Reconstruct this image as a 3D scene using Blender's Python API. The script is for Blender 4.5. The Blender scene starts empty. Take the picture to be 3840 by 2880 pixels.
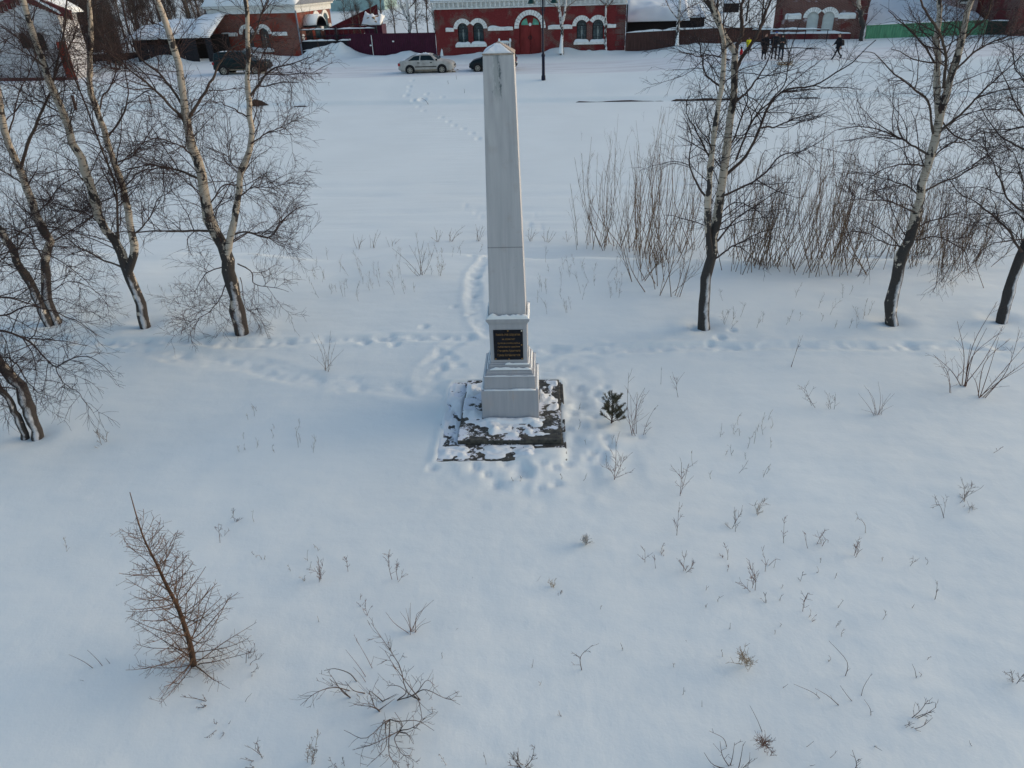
import bpy, math, random
import numpy as np
from mathutils import Vector, Matrix
from mathutils.geometry import tessellate_polygon

random.seed(7)
rng = np.random.default_rng(11)
S = bpy.context.scene
COL = S.collection
rad = math.radians

# ------------------------------------------------------------------ camera frame
H, TH, RO, F = 7.0, rad(30), rad(2.05), 2700.0        # height, pitch, roll, focal length (px of a 3840 wide frame)
FW = np.array([0, math.cos(TH), -math.sin(TH)])
_R0 = np.array([1, 0, 0.]); _U0 = np.array([0, math.sin(TH), math.cos(TH)])
CR = math.cos(RO) * _R0 - math.sin(RO) * _U0
CU = math.sin(RO) * _R0 + math.cos(RO) * _U0
CAMP = np.array([0, 0, H])
cam = bpy.data.objects.new('camera', bpy.data.cameras.new('camera')); COL.objects.link(cam)
cam.data.sensor_width = 36; cam.data.lens = 36 * F / 3840
cam.data.clip_start = 0.1; cam.data.clip_end = 2000
cam.matrix_world = Matrix(((CR[0], CU[0], -FW[0], 0), (CR[1], CU[1], -FW[1], 0), (CR[2], CU[2], -FW[2], H), (0, 0, 0, 1)))
S.camera = cam

def ray(px, py):
    return (px - 1920) / F * CR - (py - 1440) / F * CU + FW

def smooth(a, b, x):
    t = np.clip((np.asarray(x, float) - a) / (b - a), 0, 1)
    return t * t * (3 - 2 * t)

_tab = np.random.default_rng(3).random((256, 256))
def vnoise(x, y):
    x = np.asarray(x, float); y = np.asarray(y, float)
    xi = np.floor(x).astype(int); yi = np.floor(y).astype(int)
    fx = x - xi; fy = y - yi
    fx = fx * fx * (3 - 2 * fx); fy = fy * fy * (3 - 2 * fy)
    a = _tab[xi & 255, yi & 255]; b = _tab[(xi + 1) & 255, yi & 255]
    c = _tab[xi & 255, (yi + 1) & 255]; d = _tab[(xi + 1) & 255, (yi + 1) & 255]
    return (a * (1 - fx) + b * fx) * (1 - fy) + (c * (1 - fx) + d * fx) * fy - 0.5
def fbm(x, y, n=3):
    s = 0; a = 1.0
    for i in range(n):
        s = s + a * vnoise(x * 2 ** i + 17.3 * i, y * 2 ** i + 5.1 * i); a *= .5
    return s

PILES = []      # snow heaps: x, y, height, radius x, radius y
Q_EDGE, Q_BED, Q_QUAY = 19.6, 22.0, 52.4
def ground_h(x, y):
    x = np.asarray(x, float); y = np.asarray(y, float)
    q = y + .12 * x
    qe = q + .9 * fbm(x * .35 + 9, x * 0 + 2.2, 2)
    near = fbm(x * .28, y * .28, 3) * .03 * smooth(3, 8, q) + fbm(x * .9 + 40, y * .9, 2) * .018 + fbm(x * 1.1 + 7 + .5 * y, y * 3.6, 3) * .017
    near = near * (1 - np.exp(-((x) ** 2 + (y - 11.1) ** 2) / 7.0))
    near = near - .22 * smooth(16.8, 19.6, qe)
    bed = -1.0 + fbm(x * .12, y * .3, 2) * .05
    far = -.72 + .72 * smooth(Q_QUAY, 59, q) + .03 * fbm(x * .5, y * .5, 2)
    far = far + .6 * smooth(9, 21, x) * smooth(55, 60, q) + .15 * smooth(67, 74, q) + 3.0 * smooth(85, 180, q)
    t1 = smooth(Q_EDGE, Q_BED, qe)
    h = near * (1 - t1) + bed * t1
    t2 = smooth(Q_QUAY - .45, Q_QUAY + .45, q + .25 * fbm(x * .3, x * 0 + 7.7, 2))
    h = h * (1 - t2) + far * t2
    for (px, py, ph, rx, ry) in PILES:
        g = np.exp(-(((x - px) / rx) ** 2 + ((y - py) / ry) ** 2))
        h = h + g * (ph + .5 * ph * fbm(x * 1.1, y * 1.1, 2))
    return h

def G(px, py, dz=0.0):
    d = ray(px, py); z = 0.0
    for i in range(40):
        t = (z - H) / d[2]
        p = CAMP + t * d
        z += .6 * (float(ground_h(p[0], p[1])) + dz - z)
    p = CAMP + (z - H) / d[2] * d
    return np.array([p[0], p[1], z])
def PZ(px, py, z):
    d = ray(px, py); return CAMP + (z - H) / d[2] * d
def V(px, py, Y):
    d = ray(px, py); return CAMP + Y / d[1] * d
def ppm(p):     # pixels (3840 frame) per metre at a point
    return F / ((np.asarray(p) - CAMP) @ FW)

# ------------------------------------------------------------------ materials
def nt(name):
    m = bpy.data.materials.new(name); m.use_nodes = True
    n = m.node_tree.nodes; l = m.node_tree.links
    return m, n, l, n['Principled BSDF']
def mixc(n, l, fac, a, b):
    x = n.new('ShaderNodeMix'); x.data_type = 'RGBA'
    for sock, v in ((x.inputs[0], fac), (x.inputs[6], a), (x.inputs[7], b)):
        if hasattr(v, 'is_linked'): l.new(v, sock)
        else: sock.default_value = v if not isinstance(v, tuple) else (*v, 1)
    return x.outputs[2]
def noise(n, l, vec, scale, detail=3, rough=.55):
    x = n.new('ShaderNodeTexNoise'); x.inputs['Scale'].default_value = scale
    x.inputs['Detail'].default_value = detail; x.inputs['Roughness'].default_value = rough
    if vec is not None: l.new(vec, x.inputs['Vector'])
    return x.outputs[0]
def ramp(n, l, v, a, b):
    x = n.new('ShaderNodeMapRange'); x.inputs[1].default_value = a; x.inputs[2].default_value = b
    l.new(v, x.inputs[0]); return x.outputs[0]
def math_(n, l, op, a, b=0.0):
    x = n.new('ShaderNodeMath'); x.operation = op
    for i, v in enumerate((a, b)):
        if hasattr(v, 'is_linked'): l.new(v, x.inputs[i])
        else: x.inputs[i].default_value = v
    return x.outputs[0]
def objco(n, l, sc=(1, 1, 1)):
    t = n.new('ShaderNodeTexCoord'); m = n.new('ShaderNodeMapping')
    m.inputs['Scale'].default_value = sc; l.new(t.outputs['Object'], m.inputs[0])
    return m.outputs[0]
def bump(n, l, b, h, strength, dist=.02):
    x = n.new('ShaderNodeBump'); x.inputs['Strength'].default_value = strength; x.inputs['Distance'].default_value = dist
    l.new(h, x.inputs['Height']); l.new(x.outputs[0], b.inputs['Normal'])
def simple(name, c, rough=.7, var=.25, scale=6, metal=0.0, sc=(1, 1, 1), bmp=0):
    m, n, l, b = nt(name)
    v = objco(n, l, sc)
    f = noise(n, l, v, scale)
    l.new(mixc(n, l, ramp(n, l, f, .3, .7), tuple(x * (1 - var) for x in c), tuple(min(1, x * (1 + var)) for x in c)), b.inputs['Base Color'])
    b.inputs['Roughness'].default_value = rough; b.inputs['Metallic'].default_value = metal
    if rough >= .3 and metal == 0: b.inputs['Specular IOR Level'].default_value = .15
    if bmp: bump(n, l, b, f, bmp)
    return m

def snow_mat(name, base=(.79, .83, .795), dirty=None, streak=False):
    m, n, l, b = nt(name)
    v = objco(n, l)
    f = noise(n, l, v, .35, 3)
    c = mixc(n, l, ramp(n, l, f, .35, .65), tuple(x * .965 for x in base), base)
    if dirty:
        f2 = noise(n, l, objco(n, l, (.12, 1.3, 1)), 1.2, 4)
        c = mixc(n, l, ramp(n, l, f2, .42, .68), c, dirty)
    l.new(c, b.inputs['Base Color'])
    b.inputs['Roughness'].default_value = .75
    b.inputs['Specular IOR Level'].default_value = .2
    h1 = noise(n, l, objco(n, l, (.18, 1, 1) if streak else (1, 1, 1)), 2.2 if streak else 3.5, 4)
    h2 = noise(n, l, v, 38, 3)
    hh = math_(n, l, 'ADD', h1, math_(n, l, 'MULTIPLY', h2, .12))
    bump(n, l, b, hh, .4 if streak else .22, .10 if streak else .045)
    return m

M = {}
M['snow'] = snow_mat('snow_surface')
M['ice_snow'] = snow_mat('canal_snow', (.79, .83, .795), streak=True)
M['road_snow'] = snow_mat('packed_road_snow', (.78, .80, .78), dirty=(.64, .635, .62))
M['snow_cap'] = snow_mat('loose_snow', (.81, .835, .82))

def bark_mat(name, white=(.48, .415, .335), tan=(.20, .135, .095), twig=(.058, .036, .032), dark=(.028, .026, .026), blackness=.5, snow=.62, lim=(.018, .034)):
    m, n, l, b = nt(name)
    a = n.new('ShaderNodeAttribute'); a.attribute_name = 'rad'
    r = a.outputs['Fac']
    tc = n.new('ShaderNodeTexCoord'); sep = n.new('ShaderNodeSeparateXYZ'); l.new(tc.outputs['Object'], sep.inputs[0])
    z = sep.outputs[2]
    len_ = noise(n, l, objco(n, l, (2.2, 2.2, 17)), 1.6, 4, .65)
    pat = noise(n, l, objco(n, l, (1, 1, .7)), 5.5, 4, .6)
    low = ramp(n, l, z, 3.2, .5)                        # black furrowed bark near the ground
    c = mixc(n, l, ramp(n, l, len_, .58, .63), white, dark)
    pat2 = noise(n, l, objco(n, l, (1, 1, .8)), 2.3, 5, .65)
    pat = math_(n, l, 'ADD', math_(n, l, 'MULTIPLY', pat, .5), math_(n, l, 'MULTIPLY', pat2, .5))
    thr = math_(n, l, 'ADD', pat, math_(n, l, 'MULTIPLY', low, blackness * .62))
    thr = math_(n, l, 'ADD', thr, math_(n, l, 'MULTIPLY', math_(n, l, 'SUBTRACT', pat, .5), 1.1))
    c = mixc(n, l, ramp(n, l, thr, .59, .63), c, mixc(n, l, noise(n, l, tc.outputs['Object'], 40), dark, (.075, .066, .06)))
    thin = ramp(n, l, r, *lim)
    c = mixc(n, l, thin, mixc(n, l, ramp(n, l, r, .009, .024), twig, tan), c)
    g = n.new('ShaderNodeNewGeometry')
    dt = n.new('ShaderNodeVectorMath'); dt.operation = 'DOT_PRODUCT'
    l.new(g.outputs['Normal'], dt.inputs[0]); dt.inputs[1].default_value = (.28, -.93, .2)
    sn = math_(n, l, 'ADD', dt.outputs['Value'], math_(n, l, 'MULTIPLY', noise(n, l, objco(n, l, (1, 1, .5)), 9, 4, .65), .55))
    sn = math_(n, l, 'SUBTRACT', sn, math_(n, l, 'MULTIPLY', ramp(n, l, z, .9, 2.4), .5))
    sn = math_(n, l, 'MULTIPLY', ramp(n, l, sn, 1.13, 1.26), thin)
    c = mixc(n, l, math_(n, l, 'MULTIPLY', sn, snow), c, (.8, .82, .85))
    l.new(c, b.inputs['Base Color']); b.inputs['Roughness'].default_value = .85
    b.inputs['Specular IOR Level'].default_value = .2
    bump(n, l, b, pat, .5, .02)
    return m
M['birch'] = bark_mat('birch_bark')
M['birch_dark'] = bark_mat('dark_birch_bark', blackness=.72, twig=(.04, .028, .027), tan=(.15, .105, .08))
M['birch_crown'] = bark_mat('birch_branch_bark', lim=(.036, .058), blackness=.6, snow=0, tan=(.105, .078, .062))
M['birch_dark_crown'] = bark_mat('dark_birch_branch_bark', lim=(.04, .065), blackness=.8, snow=0, twig=(.04, .028, .027), tan=(.085, .06, .05))
M['white_birch'] = bark_mat('street_birch_bark', white=(.66, .64, .6), blackness=.3, snow=.9)
M['white_birch_crown'] = bark_mat('street_birch_branch_bark', white=(.6, .58, .54), lim=(.03, .05), snow=0)
M['wood_bark'] = bark_mat('woodland_bark', white=(.12, .10, .085), tan=(.07, .055, .045), twig=(.045, .037, .035), snow=0)

def twig_mat(name, thick, thin, lim=.008):
    m, n, l, b = nt(name)
    a = n.new('ShaderNodeAttribute'); a.attribute_name = 'rad'
    c = mixc(n, l, ramp(n, l, a.outputs['Fac'], .002, lim), thin, thick)
    f = noise(n, l, objco(n, l), 14)
    c = mixc(n, l, ramp(n, l, f, .3, .7), c, tuple(x * .55 for x in thick))
    l.new(c, b.inputs['Base Color']); b.inputs['Roughness'].default_value = .8
    b.inputs['Specular IOR Level'].default_value = .2
    return m
M['willow'] = twig_mat('willow_bark', (.17, .115, .072), (.21, .14, .088))
M['twig'] = twig_mat('dry_twig', (.105, .078, .066), (.16, .115, .095))
M['redtwig'] = twig_mat('red_twig', (.13, .062, .044), (.19, .105, .078))
M['larch'] = twig_mat('larch_bark', (.085, .05, .032), (.22, .13, .08), .014)
M['straw'] = twig_mat('dry_straw', (.30, .22, .13), (.34, .25, .15))
M['weed'] = twig_mat('faded_weed', (.30, .26, .22), (.40, .35, .31))
M['frost'] = twig_mat('frosted_weed', (.40, .39, .37), (.5, .5, .49))
M['needle'] = simple('pine_needle', (.10, .098, .062), .7, .5, 30)
M['seed'] = simple('seed_head', (.05, .028, .028), .9, .3, 60)

def brick_mat(name, paint, brick, plaster=(.45, .36, .28), cover=.5, pale=.70, mortar=(.30, .24, .2), white=None):
    m, n, l, b = nt(name)
    tc = n.new('ShaderNodeTexCoord'); sp = n.new('ShaderNodeSeparateXYZ'); l.new(tc.outputs['Object'], sp.inputs[0])
    cb = n.new('ShaderNodeCombineXYZ'); l.new(math_(n, l, 'ADD', sp.outputs[0], sp.outputs[1]), cb.inputs[0]); l.new(sp.outputs[2], cb.inputs[1])
    bt = n.new('ShaderNodeTexBrick'); l.new(cb.outputs[0], bt.inputs[0])
    bt.inputs['Scale'].default_value = 1; bt.inputs['Brick Width'].default_value = .27; bt.inputs['Row Height'].default_value = .085
    bt.inputs['Mortar Size'].default_value = .009
    bt.inputs['Color1'].default_value = (*brick, 1); bt.inputs['Color2'].default_value = (*[x * .62 for x in brick], 1); bt.inputs['Mortar'].default_value = (*mortar, 1)
    f = noise(n, l, objco(n, l, (1, 1, 1)), .55, 6, .62)
    f2 = noise(n, l, objco(n, l, (1, 1, 1.6)), 1.7, 6, .65)
    f3 = noise(n, l, objco(n, l), 9, 4)
    pc = mixc(n, l, ramp(n, l, f3, .3, .7), tuple(x * .72 for x in paint), tuple(x * 1.15 for x in paint))
    c = mixc(n, l, ramp(n, l, f, cover - .04, cover + .06), bt.outputs[0], pc)
    c = mixc(n, l, ramp(n, l, f2, pale, pale + .05), c, plaster)
    if white:
        f4 = noise(n, l, objco(n, l, (1, 1, 2.2)), .8, 5, .6)
        c = mixc(n, l, ramp(n, l, f4, white, white + .1), c, (.55, .50, .52))
    l.new(c, b.inputs['Base Color']); b.inputs['Roughness'].default_value = .85
    b.inputs['Specular IOR Level'].default_value = .2
    bump(n, l, b, bt.outputs[1], -.4, .01)
    return m
M['red_wall'] = brick_mat('red_painted_brick', (.19, .030, .030), (.15, .045, .038), (.42, .24, .17), cover=.44, pale=.69)
M['orange_wall'] = brick_mat('orange_red_brick', (.25, .047, .030), (.21, .055, .035), (.45, .35, .3), cover=.5, pale=.74)
M['old_wall'] = brick_mat('worn_brick', (.15, .042, .035), (.14, .045, .038), (.4, .3, .26), cover=.6, pale=.72, white=.58)
M['dark_wall'] = brick_mat('dark_brick', (.13, .028, .03), (.11, .032, .03), (.4, .3, .26), cover=.5, pale=.8)
M['white_trim'] = simple('whitewashed_stone', (.80, .79, .74), .85, .16, 5, bmp=.1)
M['cornice'] = simple('grey_cornice_paint', (.66, .67, .64), .85, .15, 3, sc=(1, 1, 4))
M['white_plaster'] = simple('white_plaster', (.52, .51, .51), .9, .1, 1.2)
M['pink_plaster'] = simple('pink_plaster', (.46, .36, .35), .9, .2, 1.5)
M['door_red'] = simple('red_door_paint', (.19, .027, .025), .6, .25, 2.2, sc=(1, 1, .4))
M['green_glass'] = simple('green_fanlight_glass', (.10, .34, .24), .2, .3, 4)
M['pane'] = simple('window_glass', (.06, .10, .11), .12, .5, 5)
M['curtain'] = simple('pale_curtain', (.45, .5, .47), .9, .15, 12)
M['boarded'] = simple('white_board', (.52, .55, .52), .8, .1, 3)
M['iron'] = simple('black_iron', (.02, .02, .024), .5, .3, 12)
M['lamp'] = simple('lamp_post_paint', (.012, .014, .03), .4, .2, 12)
M['lampgreen'] = simple('lantern_green', (.012, .045, .042), .4, .2, 12)
M['maroon'] = simple('maroon_sheet', (.058, .010, .026), .45, .18, 1.5)
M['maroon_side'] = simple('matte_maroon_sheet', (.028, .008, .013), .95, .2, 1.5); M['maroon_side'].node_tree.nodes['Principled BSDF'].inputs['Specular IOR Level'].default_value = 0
M['brown_fence'] = simple('brown_board', (.075, .038, .032), .8, .35, 3.0, sc=(5, 5, .3))
M['dark_board'] = simple('dark_board', (.03, .025, .024), .85, .4, 4, sc=(1, 1, 7))
M['green_fence'] = simple('green_fence_paint', (.095, .26, .15), .6, .22, 2.0, sc=(3, 3, .5))
M['dark_green'] = simple('dark_green_paint', (.018, .035, .028), .6, .2, 3)
M['teal'] = simple('pale_teal_wall', (.28, .4, .39), .8, .12, 2)
M['galv'] = simple('grey_pipe', (.18, .2, .23), .5, .2, 8)
M['tyre'] = simple('tyre_rubber', (.014, .014, .015), .85, .3, 20)
M['rim'] = simple('wheel_rim', (.30, .28, .24), .4, .3, 20, metal=.4)
M['silver'] = simple('dirty_silver_paint', (.38, .37, .34), .4, .25, 3)
M['suv'] = simple('dark_green_car_paint', (.008, .017, .017), .4, .3, 4)
M['blackcar'] = simple('dark_teal_car_paint', (.006, .014, .018), .3, .3, 4)
M['carglass'] = simple('car_glass', (.010, .022, .026), .3, .3, 3)
M['clear_lamp'] = simple('headlamp_glass', (.55, .53, .45), .15, .2, 12)
M['red_lamp'] = simple('tail_lamp', (.30, .02, .025), .25, .2, 12)
M['trim'] = simple('black_plastic', (.018, .018, .02), .6, .2, 12)
M['mud'] = simple('road_mud', (.20, .165, .12), .9, .3, 14)
M['wood'] = simple('pale_wood', (.35, .25, .15), .8, .3, 5, sc=(1, 8, 8))
M['dark_wood'] = simple('weathered_post', (.07, .045, .035), .9, .3, 9)
M['skin'] = simple('skin', (.42, .24, .18), .6, .1, 10)
M['bronze'] = simple('bronze_bolt', (.26, .15, .06), .4, .3, 40, metal=.6)
M['gold'] = simple('gilded_letters', (.24, .14, .055), .45, .35, 60)
M['plaque'] = simple('black_plaque', (.010, .011, .016), .35, .3, 8)
def cloth(name, c): return simple(name, c, .9, .2, 14)

def obelisk_mat(name, top=False, seam=None):
    m, n, l, b = nt(name)
    v = objco(n, l)
    f = noise(n, l, objco(n, l, (1, 1, .05)), 14, 4, .6)
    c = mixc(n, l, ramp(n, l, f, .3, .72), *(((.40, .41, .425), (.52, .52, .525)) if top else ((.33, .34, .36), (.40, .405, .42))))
    f2 = noise(n, l, v, 3.5, 4)
    c = mixc(n, l, ramp(n, l, f2, .58, .8), c, (.40, .37, .36))
    tc = n.new('ShaderNodeTexCoord'); sp = n.new('ShaderNodeSeparateXYZ'); l.new(tc.outputs['Object'], sp.inputs[0])
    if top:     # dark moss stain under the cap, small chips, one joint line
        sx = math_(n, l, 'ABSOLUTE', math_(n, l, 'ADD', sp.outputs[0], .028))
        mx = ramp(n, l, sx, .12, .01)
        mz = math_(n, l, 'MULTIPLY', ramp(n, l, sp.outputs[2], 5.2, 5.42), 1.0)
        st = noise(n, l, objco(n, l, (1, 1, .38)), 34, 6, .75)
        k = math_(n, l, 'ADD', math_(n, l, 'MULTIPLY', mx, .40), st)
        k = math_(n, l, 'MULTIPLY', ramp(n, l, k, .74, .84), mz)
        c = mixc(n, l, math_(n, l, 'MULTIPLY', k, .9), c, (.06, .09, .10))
        st2 = noise(n, l, objco(n, l, (1, 1, .12)), 9, 3, .6)
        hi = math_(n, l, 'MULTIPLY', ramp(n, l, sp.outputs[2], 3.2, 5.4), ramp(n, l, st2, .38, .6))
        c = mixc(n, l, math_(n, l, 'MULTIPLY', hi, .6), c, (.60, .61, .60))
        ch = noise(n, l, v, 22, 2)
        c = mixc(n, l, math_(n, l, 'MULTIPLY', ramp(n, l, ch, .76, .79), .7), c, (.1, .11, .12))
        if seam:
            d = math_(n, l, 'ABSOLUTE', math_(n, l, 'SUBTRACT', sp.outputs[2], seam))
            sk = ramp(n, l, d, .012, .005)
            c = mixc(n, l, math_(n, l, 'MULTIPLY', sk, .6), c, (.13, .13, .14))
    else:
        rs = noise(n, l, objco(n, l, (1, 1, .1)), 7, 3)
        c = mixc(n, l, math_(n, l, 'MULTIPLY', ramp(n, l, rs, .66, .74), .35), c, (.36, .27, .18))
    l.new(c, b.inputs['Base Color']); b.inputs['Roughness'].default_value = .7
    bump(n, l, b, noise(n, l, v, 30, 4), .12, .01)
    return m

def slab_mat():
    m, n, l, b = nt('snow_dusted_stone')
    v = objco(n, l)
    st = mixc(n, l, ramp(n, l, noise(n, l, v, 11, 4), .35, .65), (.028, .028, .026), (.085, .08, .062))
    tc = n.new('ShaderNodeTexCoord'); sp = n.new('ShaderNodeSeparateXYZ'); l.new(tc.outputs['Object'], sp.inputs[0])
    f = noise(n, l, v, 3.0, 6, .68)
    f = math_(n, l, 'ADD', f, math_(n, l, 'MULTIPLY', noise(n, l, v, 16, 4, .7), .35))
    f = math_(n, l, 'ADD', f, math_(n, l, 'MULTIPLY', sp.outputs[0], -.055))
    f = math_(n, l, 'ADD', f, math_(n, l, 'MULTIPLY', sp.outputs[1], .02))
    sn = ramp(n, l, f, .69, .74)
    g = n.new('ShaderNodeNewGeometry'); sg = n.new('ShaderNodeSeparateXYZ'); l.new(g.outputs['Normal'], sg.inputs[0])
    sn = math_(n, l, 'MULTIPLY', sn, ramp(n, l, sg.outputs[2], .3, .8))
    l.new(mixc(n, l, sn, st, (.78, .8, .83)), b.inputs['Base Color']); b.inputs['Roughness'].default_value = .85
    bump(n, l, b, math_(n, l, 'ADD', sn, noise(n, l, v, 20, 3)), .5, .02)
    return m
M['slab'] = slab_mat()

# ------------------------------------------------------------------ object helpers
def tag(o, label=None, cat=None, group=None, kind=None):
    if label: o['label'] = label
    if cat: o['category'] = cat
    if group: o['group'] = group
    if kind: o['kind'] = kind
    return o
def empty(name, loc, rz=0.0, label=None, cat=None, group=None):
    o = bpy.data.objects.new(name, None); COL.objects.link(o)
    o.location = tuple(float(v) for v in loc); o.rotation_euler = (0, 0, rz); o.empty_display_size = .2
    return tag(o, label, cat, group)
def link(name, me, m, parent=None, smooth_=False):
    if m is not None: me.materials.append(m)
    o = bpy.data.objects.new(name, me); COL.objects.link(o)
    if parent: o.parent = parent
    if smooth_: me.polygons.foreach_set('use_smooth', np.ones(len(me.polygons), bool))
    return o
def np_mesh(name, verts, quads, attr=None):
    me = bpy.data.meshes.new(name)
    verts = np.ascontiguousarray(verts, np.float32); quads = np.ascontiguousarray(quads, np.int32)
    me.vertices.add(len(verts)); me.vertices.foreach_set('co', verts.ravel())
    k = quads.shape[1]
    me.loops.add(quads.size); me.loops.foreach_set('vertex_index', quads.ravel())
    me.polygons.add(len(quads)); me.polygons.foreach_set('loop_start', np.arange(0, quads.size, k, dtype=np.int32))
    if attr is not None:
        a = me.attributes.new('rad', 'FLOAT', 'POINT'); a.data.foreach_set('value', np.ascontiguousarray(attr, np.float32))
    me.update(calc_edges=True); me.validate()
    return me

class MB:
    """collects boxes, prisms, polygons; one mesh"""
    def __init__(s): s.v = []; s.f = []
    def add(s, vs, fs):
        k = len(s.v); s.v += [tuple(float(c) for c in v) for v in vs]; s.f += [tuple(i + k for i in f) for f in fs]; return s
    def box(s, x0, x1, y0, y1, z0, z1):
        return s.add([(x0, y0, z0), (x1, y0, z0), (x1, y1, z0), (x0, y1, z0), (x0, y0, z1), (x1, y0, z1), (x1, y1, z1), (x0, y1, z1)],
                     [(0, 3, 2, 1), (4, 5, 6, 7), (0, 1, 5, 4), (1, 2, 6, 5), (2, 3, 7, 6), (3, 0, 4, 7)])
    def bar(s, a, b, w, h=None, up=(0, 0, 1)):
        a = np.array(a, float); b = np.array(b, float); h = h or w
        t = b - a; t /= np.linalg.norm(t); up = np.array(up, float)
        if abs(t @ up) > .95: up = np.array([0, 1., 0])
        x = np.cross(t, up); x /= np.linalg.norm(x); y = np.cross(x, t)
        vs = [p + sx * x * w / 2 + sy * y * h / 2 for p in (a, b) for sx, sy in ((-1, -1), (1, -1), (1, 1), (-1, 1))]
        return s.add(vs, [(3, 2, 1, 0), (4, 5, 6, 7), (0, 1, 5, 4), (1, 2, 6, 5), (2, 3, 7, 6), (3, 0, 4, 7)])
    def prism(s, poly, y0, y1, ax=1):
        """polygon in (x,z) extruded along y (ax=1) or polygon in (y,z) along x (ax=0)"""
        n = len(poly)
        P = (lambda p, d: (p[0], d, p[1])) if ax == 1 else (lambda p, d: (d, p[0], p[1]))
        vs = [P(p, y0) for p in poly] + [P(p, y1) for p in poly]
        fs = [tuple(range(n)), tuple(range(2 * n - 1, n - 1, -1))] + [(i, i + n, (i + 1) % n + n, (i + 1) % n) for i in range(n)]
        return s.add(vs, fs)
    def cyl(s, c, axis, r, h, n=20, r2=None):
        c = np.array(c, float); a = np.array(axis, float); a /= np.linalg.norm(a)
        u = np.cross(a, (0, 0, 1) if abs(a[2]) < .9 else (1, 0, 0)); u /= np.linalg.norm(u); w = np.cross(a, u)
        r2 = r if r2 is None else r2
        vs = [c + d * a + rr * (math.cos(t) * u + math.sin(t) * w) for d, rr in ((-h / 2, r), (h / 2, r2)) for t in [2 * math.pi * i / n for i in range(n)]]
        return s.add(vs, [tuple(range(n - 1, -1, -1)), tuple(range(n, 2 * n))] + [(i, (i + 1) % n, (i + 1) % n + n, i + n) for i in range(n)])
    def lathe(s, prof, c=(0, 0, 0), n=20):
        vs = []; fs = []
        for r, z in prof:
            vs += [(c[0] + r * math.cos(2 * math.pi * i / n), c[1] + r * math.sin(2 * math.pi * i / n), c[2] + z) for i in range(n)]
        for j in range(len(prof) - 1):
            fs += [(j * n + i, j * n + (i + 1) % n, (j + 1) * n + (i + 1) % n, (j + 1) * n + i) for i in range(n)]
        fs += [tuple(range(n - 1, -1, -1)), tuple(range((len(prof) - 1) * n, len(prof) * n))]
        return s.add(vs, fs)
    def build(s, name, m, parent=None, smooth_=False, bevel=0):
        me = bpy.data.meshes.new(name); me.from_pydata(s.v, [], s.f); me.update()
        o = link(name, me, m, parent, smooth_)
        if bevel:
            b = o.modifiers.new('bevel', 'BEVEL'); b.width = bevel; b.segments = 2; b.limit_method = 'ANGLE'
        return o

def snow_pad(name, c00, c10, c11, c01, th, nu, nv, m, parent=None, amp=.25, fs=3.0, patchy=False, pw=4):
    """a cushion of snow on a four-cornered surface"""
    c00, c10, c11, c01 = [np.array(c, float) for c in (c00, c10, c11, c01)]
    a = np.linspace(0, 1, nu)[:, None, None]; b = np.linspace(0, 1, nv)[None, :, None]
    base = (c00 * (1 - a) + c10 * a) * (1 - b) + (c01 * (1 - a) + c11 * a) * b
    prof = (1 - np.abs(2 * a[..., 0] - 1) ** (pw * 3)) * (1 - np.abs(2 * b[..., 0] - 1) ** pw)
    nz = fbm(base[..., 0] * fs + 3, base[..., 1] * fs + base[..., 2] * fs, 3)
    top = base.copy(); top[..., 2] += th * prof * (1 + 2 * amp * nz) + th * .12
    if patchy: top[..., 2] = base[..., 2] + th * (prof * (.35 + 2.2 * nz + .6 * fbm(base[..., 0] * fs * 3, base[..., 1] * fs * 3, 2)) - .12)
    bot = base.copy(); bot[..., 2] -= .002 if not patchy else th * 3
    n = nu * nv
    vs = np.concatenate([top.reshape(-1, 3), bot.reshape(-1, 3)])
    I = np.arange(n).reshape(nu, nv)
    q = np.stack([I[:-1, :-1], I[1:, :-1], I[1:, 1:], I[:-1, 1:]], -1).reshape(-1, 4)
    fs_ = [q, q[:, ::-1] + n]
    for e, rev in ((I[:, 0], 0), (I[:, -1], 1), (I[0, :], 1), (I[-1, :], 0)):
        s_ = np.stack([e[:-1], e[:-1] + n, e[1:] + n, e[1:]], -1)
        fs_.append(s_[:, ::-1] if rev else s_)
    return link(name, np_mesh(name, vs, np.concatenate(fs_)), m, parent, True)

# ------------------------------------------------------------------ strands (stems, branches, twigs)
def tubes(P, R, sides):
    N, K, _ = P.shape
    T = np.gradient(P, axis=1); T /= np.linalg.norm(T, axis=2, keepdims=True) + 1e-9
    mean = T.mean(1); ref = np.zeros((N, 3)); ref[np.arange(N), np.abs(mean).argmin(1)] = 1
    A = np.cross(T, ref[:, None, :]); A /= np.linalg.norm(A, axis=2, keepdims=True) + 1e-9
    B = np.cross(T, A)
    th = np.arange(sides) * 2 * np.pi / sides
    ring = P[:, :, None, :] + R[:, :, None, None] * (np.cos(th)[None, None, :, None] * A[:, :, None, :] + np.sin(th)[None, None, :, None] * B[:, :, None, :])
    I = np.arange(N * K * sides).reshape(N, K, sides); J = np.roll(I, -1, 2)
    q = np.stack([I[:, :-1], J[:, :-1], J[:, 1:], I[:, 1:]], -1).reshape(-1, 4)
    return ring.reshape(-1, 3), q, np.repeat(R.reshape(-1), sides)
class Strands:
    def __init__(s): s.p = []; s.k = 0
    def add(s, P, R, sides=3):
        if len(P) == 0: return
        v, q, r = tubes(P, R, sides); s.p.append((v, q + s.k, r)); s.k += len(v)
    def build(s, name, m, parent=None, origin=(0, 0, 0)):
        v = np.concatenate([a[0] for a in s.p]) - np.asarray(origin)[None, :]
        me = np_mesh(name, v, np.concatenate([a[1] for a in s.p]), np.concatenate([a[2] for a in s.p]))
        o = link(name, me, m, parent, True)
        if parent is None: o.location = tuple(float(c) for c in origin)
        return o
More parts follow.
